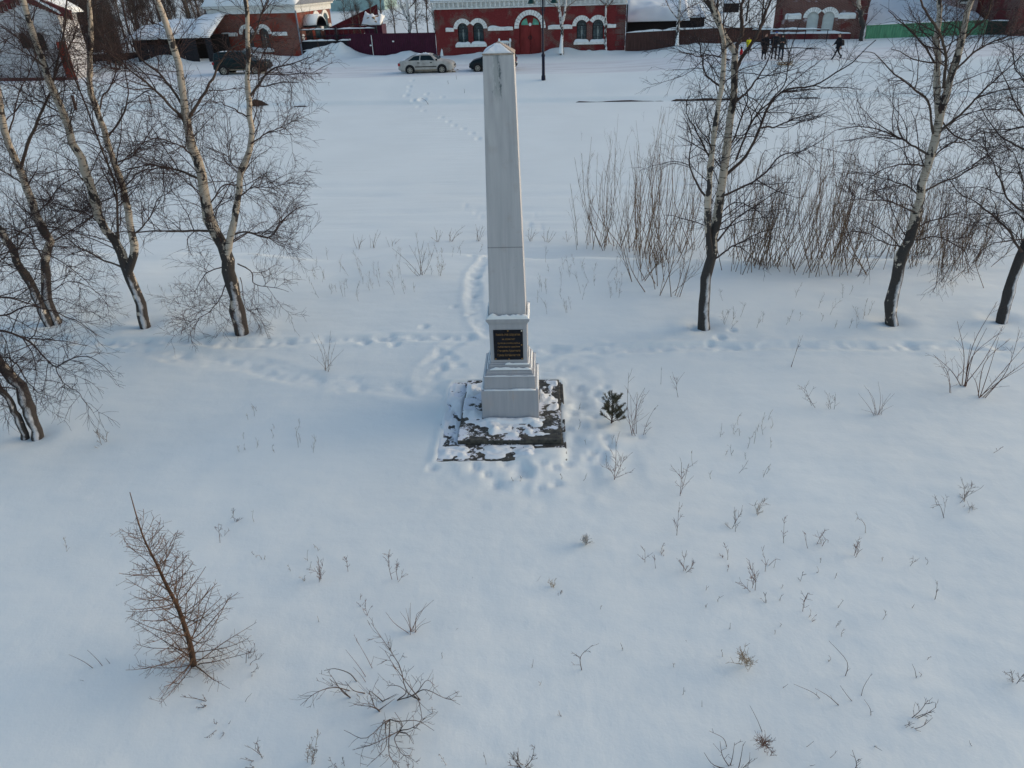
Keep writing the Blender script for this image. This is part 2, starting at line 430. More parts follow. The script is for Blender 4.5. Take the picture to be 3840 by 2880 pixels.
def spline(pts, K):
    pts = np.array(pts, float)
    if len(pts) == 2: pts = np.array([pts[0], (pts[0] + pts[1]) / 2, pts[1]])
    d = np.r_[0, np.cumsum(np.linalg.norm(np.diff(pts, axis=0), axis=1))]
    t = np.linspace(0, d[-1], K)
    i = np.clip(np.searchsorted(d, t, 'right') - 1, 0, len(pts) - 2)
    tang = np.gradient(pts, d, axis=0)
    h = (d[i + 1] - d[i])[:, None]; u = ((t - d[i]) / (d[i + 1] - d[i]))[:, None]
    return ((2 * u ** 3 - 3 * u ** 2 + 1) * pts[i] + (u ** 3 - 2 * u ** 2 + u) * h * tang[i] + (-2 * u ** 3 + 3 * u ** 2) * pts[i + 1] + (u ** 3 - u ** 2) * h * tang[i + 1])
def norm(a): return a / (np.linalg.norm(a, axis=-1, keepdims=True) + 1e-9)
def spawn(P, R, n, L, ang, K=5, t=(.1, 1.0), grav=0.0, up=0.0, jit=.25, rr=.008, rmin=.0022, taper=.35, rg=rng, kr=.6):
    """n children on the strands P (N,K,3)"""
    if n < 1 or len(P) == 0: return np.zeros((0, K, 3)), np.zeros((0, K))
    ln = np.linalg.norm(np.diff(P, axis=1), axis=2).sum(1)
    idx = rg.choice(len(P), n, p=ln / ln.sum())
    tt = rg.uniform(t[0], t[1], n); f = tt * (P.shape[1] - 1); i = np.minimum(f.astype(int), P.shape[1] - 2); u = (f - i)[:, None]
    pos = P[idx, i] * (1 - u) + P[idx, i + 1] * u
    pr = R[idx, i] * (1 - u[:, 0]) + R[idx, i + 1] * u[:, 0]
    tan = norm(P[idx, i + 1] - P[idx, i])
    w = norm(np.cross(tan, rg.normal(size=(n, 3))))
    a = np.radians(rg.uniform(ang[0], ang[1], n))[:, None]
    d = norm(np.cos(a) * tan + np.sin(a) * w + np.array([0, 0, up]))
    Ls = rg.uniform(L[0], L[1], n) * (1 - .45 * tt)
    out = np.zeros((n, K, 3)); out[:, 0] = pos
    st = (Ls / (K - 1))[:, None]
    for k in range(1, K):
        d = norm(d + jit * rg.normal(size=(n, 3)) * .6 + np.array([0, 0, grav * k / K]))
        out[:, k] = out[:, k - 1] + d * st
    r0 = np.maximum(np.minimum(pr * kr, Ls * rr), rmin)
    Rr = r0[:, None] * np.linspace(1, taper, K)[None, :]
    return out, np.maximum(Rr, rmin * .6)

def grow_crown(cr, limbs, rg, dens=(8.5, 8, 6), la=(.45, 1.25), tmin=.12, droop=-.10, fine=1.0, rmin=.0034, up=.12):
    LA = np.array([np.linalg.norm(np.diff(p, axis=0), axis=1).sum() for p, r in limbs])
    P = np.stack([p for p, r in limbs]); R = np.stack([r for p, r in limbs])
    A, AR = spawn(P, R, int(LA.sum() * dens[0] * fine), la, (30, 70), 7, (tmin, 1), droop * .3, up * 1.6, .26, .011, rmin * 1.3, .4, rg)
    cr.add(A, AR, 4)
    nA = np.linalg.norm(np.diff(A, axis=1), axis=2).sum()
    B, BR = spawn(A, AR, int(nA * dens[1] * fine), (.22, .78), (25, 65), 6, (.1, 1), droop, .10, .24, .006, rmin, .5, rg)
    cr.add(B, BR, 3)
    nB = np.linalg.norm(np.diff(B, axis=1), axis=2).sum()
    C, CRr = spawn(B, BR, int(nB * dens[2] * fine), (.1, .38), (22, 55), 4, (.1, 1), droop * 1.6, .05, .24, .006, rmin * .8, .6, rg)
    cr.add(C, CRr, 3)

NK = 26
def traced_tree(name, label, cat, base, trunks, branches, mat='birch', seed=1, group=None, dens=(8.5, 8, 6), fine=1.0, la=(.45, 1.25), rmin=.0034):
    """trunks/branches: (points in photo pixels, radius at start, radius at end, depth offset at start, at end)"""
    rg = np.random.default_rng(seed)
    b = G(*base); Y0 = b[1]
    root = empty(name, b, 0, label, cat, group)
    tr = Strands(); cr = Strands(); limbs = []
    for kind, lst in (('t', trunks), ('b', branches)):
        for (pts, r0, r1, d0, d1) in lst:
            n = len(pts)
            W = []
            for k, (x, y) in enumerate(pts):
                f = k / (n - 1)
                W.append(V(x, y, Y0 + d0 + (d1 - d0) * f ** 1.2))
            W = np.array(W)
            if kind == 't' and abs(pts[0][0] - base[0]) < 60 and abs(pts[0][1] - base[1]) < 40:
                W[0] = b if len(trunks) < 2 or pts[0] == base else W[0]
                W = np.vstack([W[0] - (W[1] - W[0]) / np.linalg.norm(W[1] - W[0]) * .35, W])
            c = spline(W, NK)
            tt_ = np.linspace(0, 1, NK)[:, None]; wv = sum(rg.normal(size=(1, 3)) * np.sin(tt_ * k_ + rg.uniform(0, 6, (1, 3))) / k_ for k_ in (9, 17, 29, 43)) * (.13 if kind == 'b' else .05) * np.minimum(1, tt_ * 5)
            c = c + wv + .3 * r1 * rg.normal(size=(NK, 3)) * (tt_ > .1)
            r = r0 + (r1 - r0) * np.linspace(0, 1, NK) ** .85
            r = r * (1 + .07 * rg.normal(size=NK))
            if kind == 'b': r = r * .66
            if kind == 't':
                tr.add(c[None], r[None], 12)
            else:
                cr.add(c[None], r[None], 6)
            limbs.append((c, r, kind))
    use = [(c[int(NK * .3):][:18], r[int(NK * .3):][:18]) if k == 't' else (c[4:22], r[4:22]) for c, r, k in limbs]
    use = [(spline(c, 18), r) for c, r in use]
    grow_crown(cr, use, rg, dens, la, .0, fine=fine, rmin=rmin)
    tr.build('trunk', M[mat], root, b)
    cr.build('crown', M[mat + '_crown'], root, b)
    return root

# ------------------------------------------------------------------ light
w = bpy.data.worlds.new('World'); S.world = w; w.use_nodes = True
SUN_EL, SUN_AZ = rad(16), rad(80)          # azimuth clockwise from +Y (away from the camera)
sky = w.node_tree.nodes.new('ShaderNodeTexSky'); sky.sky_type = 'NISHITA'; sky.sun_disc = False
sky.sun_elevation = SUN_EL; sky.sun_rotation = SUN_AZ; sky.dust_density = 1.7; sky.air_density = 1.0; sky.ozone_density = 1.0
bg = w.node_tree.nodes['Background']; bg.inputs[1].default_value = .15
w.node_tree.links.new(sky.outputs[0], bg.inputs[0])
sl = bpy.data.objects.new('sun', bpy.data.lights.new('sun', 'SUN')); COL.objects.link(sl)
sl.data.energy = .42;  sl.data.angle = rad(50); sl.data.color = (1, .84, .73)
sd = Vector((math.sin(SUN_AZ) * math.cos(SUN_EL), math.cos(SUN_AZ) * math.cos(SUN_EL), math.sin(SUN_EL)))
sl.rotation_euler = sd.to_track_quat('Z', 'Y').to_euler()
S.view_settings.view_transform = 'Standard'; S.view_settings.look = 'None'
S.view_settings.exposure = .58; S.view_settings.gamma = 1.0
S.cycles.max_bounces = 5; S.cycles.diffuse_bounces = 3; S.cycles.use_denoising = True

# ------------------------------------------------------------------ snow ground: one sheet, split into bank, canal and road
_p = [PZ(1275, 205, .3), PZ(1120, 200, .3), PZ(2110, 192, .3), PZ(1400, 214, .3), PZ(1530, 206, .3), PZ(1800, 205, .2), PZ(950, 212, .4), PZ(640, 222, .4), PZ(560, 218, .4), PZ(2250, 197, .2), PZ(1180, 205, .4), PZ(2600, 178, .5)]
for (p, hh, rx, ry) in zip(_p, (1.1, .8, .65, .3, .45, .25, .6, .8, .6, .25, .7, .3), (1.7, 2.0, 1.5, 2.2, 1.6, 2.0, 2.5, 2.2, 1.8, 2.5, 1.2, 3), (1.2, 1.0, 1.2, .8, 1.0, .8, 1.2, 1.3, 1.2, .8, 1.2, 1)):
    PILES.append((p[0], p[1], hh, rx, ry))

def steps(segs):
    out = [segs[0][0]]
    for a, b, d in segs:
        n = max(1, int(round((b - a) / d))); out += list(np.linspace(a, b, n + 1)[1:])
    return np.array(out)
QS = steps([(1.5, 17, .06), (17, 23, .075), (23, 52.2, .3), (52.2, 52.6, .04), (52.6, 80, .22), (80, 130, 1.0), (130, 600, 12)])
XS = steps([(-500, -60, 15), (-60, -16, .6), (-16, -11, .2), (-11, 11, .065), (11, 16, .2), (16, 60, .6), (60, 500, 15)])
XX, QQ = np.meshgrid(XS, QS)
YY = QQ - .12 * XX
ZZ = ground_h(XX, YY)

def trail(pts, width, depth, seed, lump=.5):
    """a trodden furrow along points on the ground"""
    global ZZ
    P = np.array([G(*p)[:2] for p in pts])
    P = spline(np.c_[P, np.zeros(len(P))], 40)[:, :2]
    near = (QQ < 60)
    x = XX[near]; y = YY[near]; d = np.full(x.shape, 1e9)
    for a, b in zip(P[:-1], P[1:]):
        ab = b - a; t = np.clip(((x - a[0]) * ab[0] + (y - a[1]) * ab[1]) / (ab @ ab), 0, 1)
        d = np.minimum(d, np.hypot(x - a[0] - t * ab[0], y - a[1] - t * ab[1]))
    dd = d / width + .55 * fbm(x * 2.2 + seed, y * 2.2, 2)
    prints = .5 + lump * fbm(x * 3.4 + seed, y * 3.4, 3) * 2
    dz = -depth * np.clip(1 - dd ** 2, 0, 1) * np.clip(prints, .1, 1.6) + depth * .28 * np.exp(-((dd - 1.35) / .4) ** 2)
    crumb = np.exp(-np.clip(dd - .2, 0, 9) ** 2 * .9) * fbm(x * 8.5 + seed, y * 8.5, 2)
    ZZ[near] += dz * .50 + depth * .22 * crumb
trail([(-300, 1262), (150, 1275), (420, 1288), (700, 1282), (1000, 1292), (1300, 1272), (1500, 1268), (1750, 1268)], .21, .13, 1, .8)
trail([(2010, 1318), (2400, 1306), (2700, 1302), (3000, 1298), (3400, 1300), (4100, 1305)], .20, .13, 2, .5)
trail([(420, 1300), (700, 1340), (950, 1375), (1200, 1430), (1450, 1455), (1650, 1480)], .30, .07, 3, .9)
trail([(1830, 1255), (1790, 1180), (1775, 1100), (1785, 1020), (1830, 960)], .19, .10, 4, .5)
trail([(1700, 1285), (1620, 1360), (1600, 1450)], .22, .06, 5, .8)
trail([(2060, 1395), (2250, 1330), (2500, 1306)], .25, .06, 6, .8)
def pits(lst, r, depth):
    global ZZ
    for (px, py, k) in lst:
        p = G(px, py); m = (np.abs(XX - p[0]) < 4 * r * k) & (np.abs(YY - p[1]) < 4 * r * k)
        d = np.hypot((XX[m] - p[0]) / (r * k), (YY[m] - p[1]) / (r * k * 1.25))
        ZZ[m] += -depth * k * .52 * np.exp(-d ** 3) + depth * k * .10 * np.exp(-((d - 1.5) / .4) ** 2)
pits([(1703, 1150, .9), (1590, 1225, 1.1), (1480, 1290, 1.2), (1370, 1285, 1.3), (1760, 1180, 1), (1775, 1110, 1), (1790, 1040, 1), (1800, 955, 1.4), (1770, 958, 1.1),
      (2700, 1270, 1.2), (2660, 1290, 1), (2745, 1240, 1), (2600, 1228, 1.2), (1966, 1772, 1.6), (2080, 1755, 1), (1920, 1790, .8),
      (2270, 1640, 1), (2290, 1680, .9), (2240, 1600, .9), (2230, 1560, .8), (2255, 1500, .8), (2400, 1640, .7), (1975, 2680, .45), (1955, 2640, .35)], .085, .075)
_r = np.random.default_rng(5)
pits([(x, y, k) for x, y, k in zip(_r.uniform(2110, 2290, 26), _r.uniform(1450, 1760, 26), _r.uniform(.5, 1.1, 26))], .08, .07)
pits([(x, y, k) for x, y, k in zip(_r.uniform(1620, 2120, 16), _r.uniform(1730, 1830, 16), _r.uniform(.5, 1.0, 16))], .08, .07)
pits([(x, y, k) for x, y, k in zip(_r.uniform(1640, 1740, 14), _r.uniform(1290, 1400, 14), _r.uniform(.6, 1.2, 14))], .09, .06)
# footprints on the far bank and across the ice
pits([(1546, 302, 1), (1536, 325, 1), (1524, 358, 1.2), (1549, 375, 1), (1533, 340, .8), (1588, 415, 1), (1655, 440, 1), (1682, 455, 1), (1703, 470, 1), (1738, 483, 1), (1770, 500, 1), (1793, 520, 1), (1660, 365, 1), (1585, 380, 1.6), (1600, 352, 1), (1570, 400, 1),
      ], .17, .09)
pits([(1745, 770, .9), (1762, 783, .9), (1785, 795, .9), (1805, 810, .9), (2005, 800, 1), (1985, 840, 1), (2030, 850, .8), (2045, 790, .8)], .10, .06)
m = (np.abs(XX) < 2.6) & (np.abs(YY - 10.9) < 3.2)
msk = np.exp(-(((XX[m] - .35) / 1.6) ** 4 + ((YY[m] - 10.7) / 2.0) ** 4))
ZZ[m] += msk * .075 * fbm(XX[m] * 3.2, YY[m] * 3.2, 3)
# snowmobile ruts along the ice
for q0, wd in ((25.2, .16), (26.1, .14), (26.9, .2), (28.3, .14), (29.4, .2), (30.8, .2), (24.2, .2)):
    m = (np.abs(QQ - q0) < 1.2)
    ZZ[m] += -.09 * np.exp(-((QQ[m] - q0 - .5 * fbm(XX[m] * .12 + q0, XX[m] * 0, 2)) / wd) ** 2) * np.clip(.6 + 1.6 * fbm(XX[m] * .3, QQ[m], 2), 0, 1)
# wheel ruts on the road
for q0 in (60.2, 61.7, 63.6, 65.1):
    m = np.abs(QQ - q0) < 1.2
    ZZ[m] += -.05 * np.exp(-((QQ[m] - q0 - .4 * fbm(XX[m] * .1 + q0, XX[m] * 0, 2)) / .3) ** 2)
# snow lies lower round the stone terrace and the tree feet
c_ob = np.array([-.018, 11.233]); yaw_ob = rad(2.9)
ru = (XX - c_ob[0]) * math.cos(yaw_ob) - (YY - c_ob[1]) * math.sin(yaw_ob); rv = (XX - c_ob[0]) * math.sin(yaw_ob) + (YY - c_ob[1]) * math.cos(yaw_ob)
inside = smooth(-1.34, -1.18, ru) * smooth(1.02, .86, ru) * smooth(-1.72, -1.56, rv) * smooth(1.12, .98, rv)
_n = fbm(XX * 2.6 + 3, YY * 2.6, 3)
_edge = np.maximum.reduce([smooth(-1.05, -1.30, ru), smooth(.80, 1.0, ru), smooth(-1.52, -1.78, rv), smooth(.85, 1.05, rv), smooth(-.25, .5, ru) * smooth(-1.22, -1.34, rv) * .95])
ZZ = ZZ * (1 - inside) + (-.06 + np.clip(_edge * .125 + (_edge > 0) * _n * .07, 0, .12)) * inside
for bx in ((2639, 1223), (3343, 1208), (3756, 1200), (907, 1244), (544, 1220), (200, 1212), (120, 1636)):
    p = G(*bx); d = np.hypot(XX - p[0], YY - p[1]); ZZ += -.05 * np.exp(-(d / .3) ** 2) + .02 * np.exp(-((d - .55) / .25) ** 2)

nr, nc = XX.shape
VT = np.stack([XX, YY, ZZ], -1).reshape(-1, 3)
I = np.arange(nr * nc).reshape(nr, nc)
def sheet(name, mask_rows, mat):
    r0, r1 = mask_rows
    q = np.stack([I[r0:r1, :-1], I[r0:r1, 1:], I[r0 + 1:r1 + 1, 1:], I[r0 + 1:r1 + 1, :-1]], -1).reshape(-1, 4)
    used = np.unique(q); remap = np.zeros(nr * nc, np.int64); remap[used] = np.arange(len(used))
    o = link(name, np_mesh(name, VT[used], remap[q]), mat, None, True)
    o['kind'] = 'structure'; return o
k1 = int(np.searchsorted(QS, 22.0)); k2 = int(np.searchsorted(QS, 52.39)); k3 = int(np.searchsorted(QS, 59)); k4 = int(np.searchsorted(QS, 66.5))
sheet('ground', (0, k1), M['snow'])
sheet('frozen_canal', (k1, k2), M['ice_snow'])
sheet('canal_bank', (k2, k3), M['snow'])
sheet('road', (k3, k4), M['road_snow'])
sheet('street_side', (k4, nr - 1), M['snow'])

# dark plank edge of the far canal bank, showing in places under the snow lip
for lab, x0, x1, zt_ in (('long dark plank edging of the far canal bank right of the obelisk', PZ(2150, 376, -.85)[0], PZ(2500, 372, -.85)[0], -.87), ('dark plank edging of the far canal bank seen behind the twin-trunk birch', PZ(2515, 372, -.85)[0], PZ(2760, 366, -.85)[0], -.83), ('short dark plank edging of the far canal bank left of the obelisk', PZ(1085, 398, -.85)[0], PZ(1150, 398, -.85)[0], -.86), ('dark plank edging of the far canal bank between the two right-hand birches', PZ(2930, 352, -.85)[0], PZ(3060, 350, -.85)[0], -.87)):
    xs_ = np.linspace(x0, x1, max(6, int((x1 - x0) / .35))); mb = MB(); n = len(xs_)
    tz = zt_ - .055 + .12 * fbm(xs_ * .8, xs_ * 0 + 3.3, 2); tz[0] = tz[-1] = -1.0
    yq = Q_QUAY - .12 * xs_ - .42
    mb.add([(x, y, -1.25) for x, y in zip(xs_, yq)] + [(x, y, z) for x, y, z in zip(xs_, yq, tz)] + [(x, y + .09, z) for x, y, z in zip(xs_, yq, tz)], [(k, k + 1, k + 1 + n, k + n) for k in range(n - 1)] + [(k + n, k + 1 + n, k + 1 + 2 * n, k + 2 * n) for k in range(n - 1)])
    tag(mb.build('canal_edging', M['dark_wood']), lab, 'edging')

# ------------------------------------------------------------------ obelisk on its stone terrace
mb = MB()
terr = empty('stone_terrace', (c_ob[0], c_ob[1], 0), -yaw_ob, 'low two-step stone terrace dusted with snow under the obelisk', 'terrace')
mb = MB(); mb.box(-1.25, .96, -1.63, 1.03, -.3, .012); mb.build('lower_step', M['slab'], terr, bevel=.012)
mb = MB(); mb.box(-.885, .885, -1.17, .88, .0125, .10); o = mb.build('upper_step', M['slab'], terr, bevel=.012)
for nm, a, pt in (('snow_drift', ((-.46, -.68, .1), (.52, -.68, .1), (.5, -.502, .1), (-.48, -.502, .1)), False), ('snow_drift', ((-.87, -1.1, .1), (.86, -1.1, .1), (.86, -.5, .1), (-.87, -.5, .1)), True), ('snow_drift', ((-.87, -.6, .1), (-.5, -.6, .1), (-.5, .86, .1), (-.87, .86, .1)), True),
              ('snow_drift', ((.5, -.5, .1), (.86, -.5, .1), (.86, .86, .1), (.5, .86, .1)), True), ('snow_drift', ((-1.24, -1.6, .012), (.95, -1.6, .012), (.95, -1.175, .012), (-1.24, -1.175, .012)), True), ('snow_drift', ((-1.24, -1.3, .012), (-.89, -1.3, .012), (-.89, 1.02, .012), (-1.24, 1.02, .012)), True)):
    snow_pad(nm, *a, .045, 60, 40, M['snow_cap'], terr, .7, 4.0, patchy=pt, pw=3)


ob = empty('obelisk', (c_ob[0], c_ob[1], .10), -yaw_ob, 'tall pale grey four-sided obelisk with black plaque on a stepped pedestal', 'obelisk')
OZ = -.10
M['ob'] = obelisk_mat('grey_painted_stone'); 
def frustum(mb, w0, z0, w1, z1):
    return mb.add([(-w0, -w0, z0), (w0, -w0, z0), (w0, w0, z0), (-w0, w0, z0), (-w1, -w1, z1), (w1, -w1, z1), (w1, w1, z1), (-w1, w1, z1)],
                  [(3, 2, 1, 0), (4, 5, 6, 7), (0, 1, 5, 4), (1, 2, 6, 5), (2, 3, 7, 6), (3, 0, 4, 7)])
def fr(name, mat, lv, bevel=.006):
    mb = MB()
    for (w0, z0, w1, z1) in lv: frustum(mb, w0, z0 + OZ, w1, z1 + OZ)
    return mb.build(name, mat, ob, bevel=bevel)
fr('plinth', M['ob'], [(.50, .101, .499, .668)], .008)
fr('base_step', M['ob'], [(.447, .668, .439, .900), (.452, .900, .452, .918)])
fr('base_moulding', M['ob'], [(.417, .918, .417, .948), (.400, .948, .395, 1.0), (.385, 1.0, .365, 1.04), (.349, 1.04, .349, 1.10), (.335, 1.10, .326, 1.128)], .004)
fr('pedestal', M['ob'], [(.318, 1.128, .318, 1.845)])
fr('cornice_moulding', M['ob'], [(.326, 1.845, .326, 1.872), (.333, 1.872, .340, 1.895), (.349, 1.895, .349, 1.915), (.360, 1.915, .366, 1.962)], .004)
nseam = np.array([-math.sin(yaw_ob), -math.cos(yaw_ob), 0.]); d_ = ray(1895, 928); t_ = ((np.array([c_ob[0], c_ob[1], 0]) + nseam * .28 - CAMP) @ nseam) / (d_ @ nseam)
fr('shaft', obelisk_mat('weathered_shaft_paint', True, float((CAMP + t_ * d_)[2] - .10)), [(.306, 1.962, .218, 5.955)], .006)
mb = MB(); mb.add([(-.226, -.226, 5.956 + OZ), (.226, -.226, 5.956 + OZ), (.226, .226, 5.956 + OZ), (-.226, .226, 5.956 + OZ), (-.226, -.226, 5.975 + OZ), (.226, -.226, 5.975 + OZ), (.226, .226, 5.975 + OZ), (-.226, .226, 5.975 + OZ), (0, 0, 6.115 + OZ)],
            [(3, 2, 1, 0), (0, 1, 5, 4), (1, 2, 6, 5), (2, 3, 7, 6), (3, 0, 4, 7), (4, 5, 8), (5, 6, 8), (6, 7, 8), (7, 4, 8)])
cap = mb.build('cap', simple('rust_streaked_cap', (.40, .33, .27), .8, .3, 18), ob)
za = 5.978 + OZ
snow_pad('cap_snow', (-.222, -.222, za), (.19, -.222, za), (.004, -.02, za + .112), (-.012, -.02, za + .112), .016, 20, 14, M['snow_cap'], ob, .5, 14, pw=5)
snow_pad('cap_snow', (-.222, .21, za), (-.222, -.222, za), (-.01, -.02, za + .112), (-.02, .0, za + .112), .014, 20, 14, M['snow_cap'], ob, .5, 14, pw=5)
def ledge(w_out, w_in, z, th, front=True, sides=True, f=(-1, 1)):
    z = z + OZ + .001
    if front: snow_pad('ledge_snow', (f[0] * w_out, -w_out, z), (f[1] * w_out, -w_out, z), (f[1] * w_out, -w_in, z), (f[0] * w_out, -w_in, z), th, 40, 8, M['snow_cap'], ob, .8, 8, pw=3)
    if sides:
        for s in (-1, 1): snow_pad('ledge_snow', (s * w_out, -w_in, z), (s * w_out, w_in, z), (s * w_in, w_in, z), (s * w_in, -w_in, z), th * .8, 30, 6, M['snow_cap'], ob, .8, 8, pw=3)
ledge(.497, .449, .668, .018, f=(-.9, .9)); ledge(.441, .419, .918, .010); ledge(.392, .352, 1.02, .03, f=(-.86, .96)); ledge(.348, .320, 1.10, .03, f=(-.2, .98)); ledge(.362, .307, 1.962, .055)
pl = MB().box(-.252, .245, -.330, -.3182, 1.185 + OZ, 1.752 + OZ).build('plaque', M['plaque'], ob, bevel=.003)
bolts = [(-.228, 1.207, 'bronze'), (.225, 1.207, 'bronze'), (.0, 1.20, 'gold'), (-.004, 1.738, 'gold'), (.228, 1.735, 'clear_lamp'), (-.235, 1.47, 'trim'), (.222, 1.47, 'gold')]
for bx, bz, mm in bolts:
    MB().cyl((bx, -.334, bz + OZ), (0, -1, 0), .013, .008, 12).build('rosette_bolt', M[mm], pl)
def text_mesh(body, size, x, z, depth, width, parent, mat, shear=0.0, name='lettering', off=0.0):
    cu = bpy.data.curves.new('t', 'FONT'); cu.body = body; cu.size = size; cu.align_x = 'CENTER'; cu.extrude = .0012; cu.shear = shear; cu.offset = off
    to = bpy.data.objects.new('t', cu); COL.objects.link(to)
    bpy.context.view_layer.update()
    dg = bpy.context.evaluated_depsgraph_get()
    me = bpy.data.meshes.new_from_object(to.evaluated_get(dg))
    bpy.data.objects.remove(to)
    co = np.zeros(len(me.vertices) * 3); me.vertices.foreach_get('co', co); co = co.reshape(-1, 3)
    wd = np.ptp(co[:, 0]) or 1; k = width / wd
    co[:, 0] = (co[:, 0] - (co[:, 0].max() + co[:, 0].min()) / 2) * k + x
    out = np.c_[co[:, 0], depth - co[:, 2], co[:, 1] + z]
    me.vertices.foreach_set('co', out.ravel().astype(np.float32)); me.materials.clear()
    return link(name, me, mat, parent)
for body, size, z, wd, sh in (('Каналъ сей сооруженъ', .062, 1.648, .41, 0), ('въ управленіе', .046, 1.568, .22, .25), ('путями сообщенія и', .044, 1.492, .38, .3), ('публичными зданіями', .044, 1.424, .38, .3), ('Генералъ-Адъютанта', .054, 1.345, .385, .1), ('Графа Клейнмихеля', .060, 1.258, .385, 0)):
    text_mesh(body, size, .003 if sh else -.002, z + OZ, -.3312, wd, pl, M['gold'], sh, off=.0004)

# ------------------------------------------------------------------ large birches
BG = 'large bare birches around the monument'
traced_tree('birch_tree', 'two-stemmed birch cut by the left edge, nearest to the camera, on the bank', 'tree', (120, 1636),
    [([(138, 1628), (117, 1561), (80, 1462), (43, 1413), (0, 1364), (-70, 1270), (-150, 1130), (-220, 960)], .115, .07, 0, .2), ([(95, 1644), (61, 1548), (25, 1481), (-30, 1430), (-130, 1330), (-260, 1180)], .07, .04, 0, -.3)],
    [([(-80, 1262), (0, 1241), (37, 1247), (104, 1278), (160, 1333), (209, 1376), (240, 1358), (320, 1339), (381, 1364), (424, 1413)], .035, .006, .2, -.5),
     ([(209, 1376), (227, 1425), (289, 1468), (344, 1542)], .014, .004, -.1, -.4), ([(-40, 1330), (61, 1364), (111, 1438), (154, 1475), (215, 1499)], .025, .004, .1, -.4),
     ([(-120, 1100), (0, 1112), (61, 1124), (123, 1143), (200, 1120), (300, 1150)], .03, .006, .4, .9), ([(-100, 1180), (20, 1180), (120, 1150), (260, 1190), (390, 1270)], .03, .005, .2, .5),
     ([(-140, 1060), (0, 960), (120, 930), (260, 1000), (360, 1100)], .03, .005, .5, 1.2), ([(-60, 1300), (0, 1420), (30, 1520)], .015, .003, .1, -.2)],
    'birch_dark', 21, BG, la=(.35, 1.2), fine=1.1)
traced_tree('birch_tree', 'two-trunked birch by the left edge with paired leaning dark stems', 'tree', (200, 1214),
    [([(184, 1220), (148, 1143), (105, 1057), (74, 983), (49, 927), (12, 884), (-40, 810), (-90, 700), (-130, 560)], .11, .05, 0, -.3),
     ([(212, 1203), (178, 1124), (175, 1044), (168, 977), (188, 903), (154, 841), (117, 749), (92, 680), (62, 600), (25, 530), (5, 420), (-20, 300), (-35, 150), (-60, -40)], .115, .045, .1, .5)],
    [([(75, 640), (116, 509), (156, 417), (191, 341), (215, 230), (240, 120), (250, 0)], .06, .02, .3, -.6), ([(25, 530), (60, 400), (110, 260), (180, 140)], .03, .01, .4, 1.2),
     ([(60, 885), (90, 860), (190, 850), (290, 870), (380, 900)], .03, .006, -.1, -.8), ([(175, 1000), (120, 900), (20, 860), (-60, 900)], .03, .008, .1, .9),
     ([(188, 910), (280, 860), (350, 800), (420, 700)], .03, .006, .2, .9), ([(140, 800), (230, 700), (330, 640), (410, 620)], .03, .006, .3, 1.1), ([(100, 700), (10, 640), (-60, 620)], .03, .01, .4, -.3),
     ([(110, 740), (200, 760), (300, 800), (400, 880)], .024, .005, .3, -.6), ([(49, 927), (-10, 1000), (-60, 1090)], .024, .005, -.2, -.9), ([(178, 1100), (260, 1060), (360, 1090), (430, 1180)], .02, .004, .1, -.5), ([(160, 1010), (70, 1010), (-20, 1080)], .02, .004, 0, -.5)],
    'birch', 22, BG, la=(.45, 1.5), fine=1.25)
traced_tree('birch_tree', 'birch with long left-leaning pale trunk forking low, second large one from the left edge', 'tree', (544, 1222),
    [([(544, 1222), (516, 1118), (486, 1032), (467, 995), (443, 921), (400, 866), (363, 780), (339, 694), (307, 608), (266, 503), (237, 428), (197, 330), (168, 249), (127, 150), (98, 35), (70, -100)], .13, .045, 0, .1),
     ([(480, 1020), (505, 930), (492, 860), (473, 762), (460, 706), (428, 613), (399, 521), (370, 428), (347, 359), (336, 289), (339, 214), (341, 116), (330, 0), (325, -100)], .09, .035, .0, .5)],
    [([(443, 915), (440, 800), (428, 683), (399, 602), (359, 492), (324, 405), (289, 324), (255, 231), (240, 120), (250, 10)], .045, .015, .05, -.7), ([(455, 1001), (369, 964), (307, 934), (246, 890), (203, 860), (140, 850)], .04, .008, 0, -.6),
     ([(399, 521), (450, 450), (480, 360), (470, 250), (480, 140)], .035, .01, .3, -.3), ([(370, 428), (400, 340), (430, 250), (440, 100)], .03, .01, .4, .9), ([(166, 249), (100, 200), (0, 140)], .03, .01, .0, -.5),
     ([(191, 341), (220, 250), (270, 160), (300, 60)], .03, .008, .1, .7), ([(237, 428), (150, 380), (60, 330), (-40, 300)], .03, .008, .1, .5), ([(460, 706), (540, 640), (610, 630), (680, 700)], .028, .006, .3, .7),
     ([(400, 866), (320, 800), (230, 780), (150, 740)], .03, .006, .1, .8), ([(500, 880), (560, 820), (600, 740), (680, 690)], .028, .006, .2, -.4), ([(340, 694), (270, 640), (180, 650), (110, 690)], .026, .006, .1, -.7), ([(428, 613), (500, 580), (560, 500), (600, 430)], .028, .007, .3, 1.0)],
    'birch', 23, BG, la=(.45, 1.5), fine=1.2)
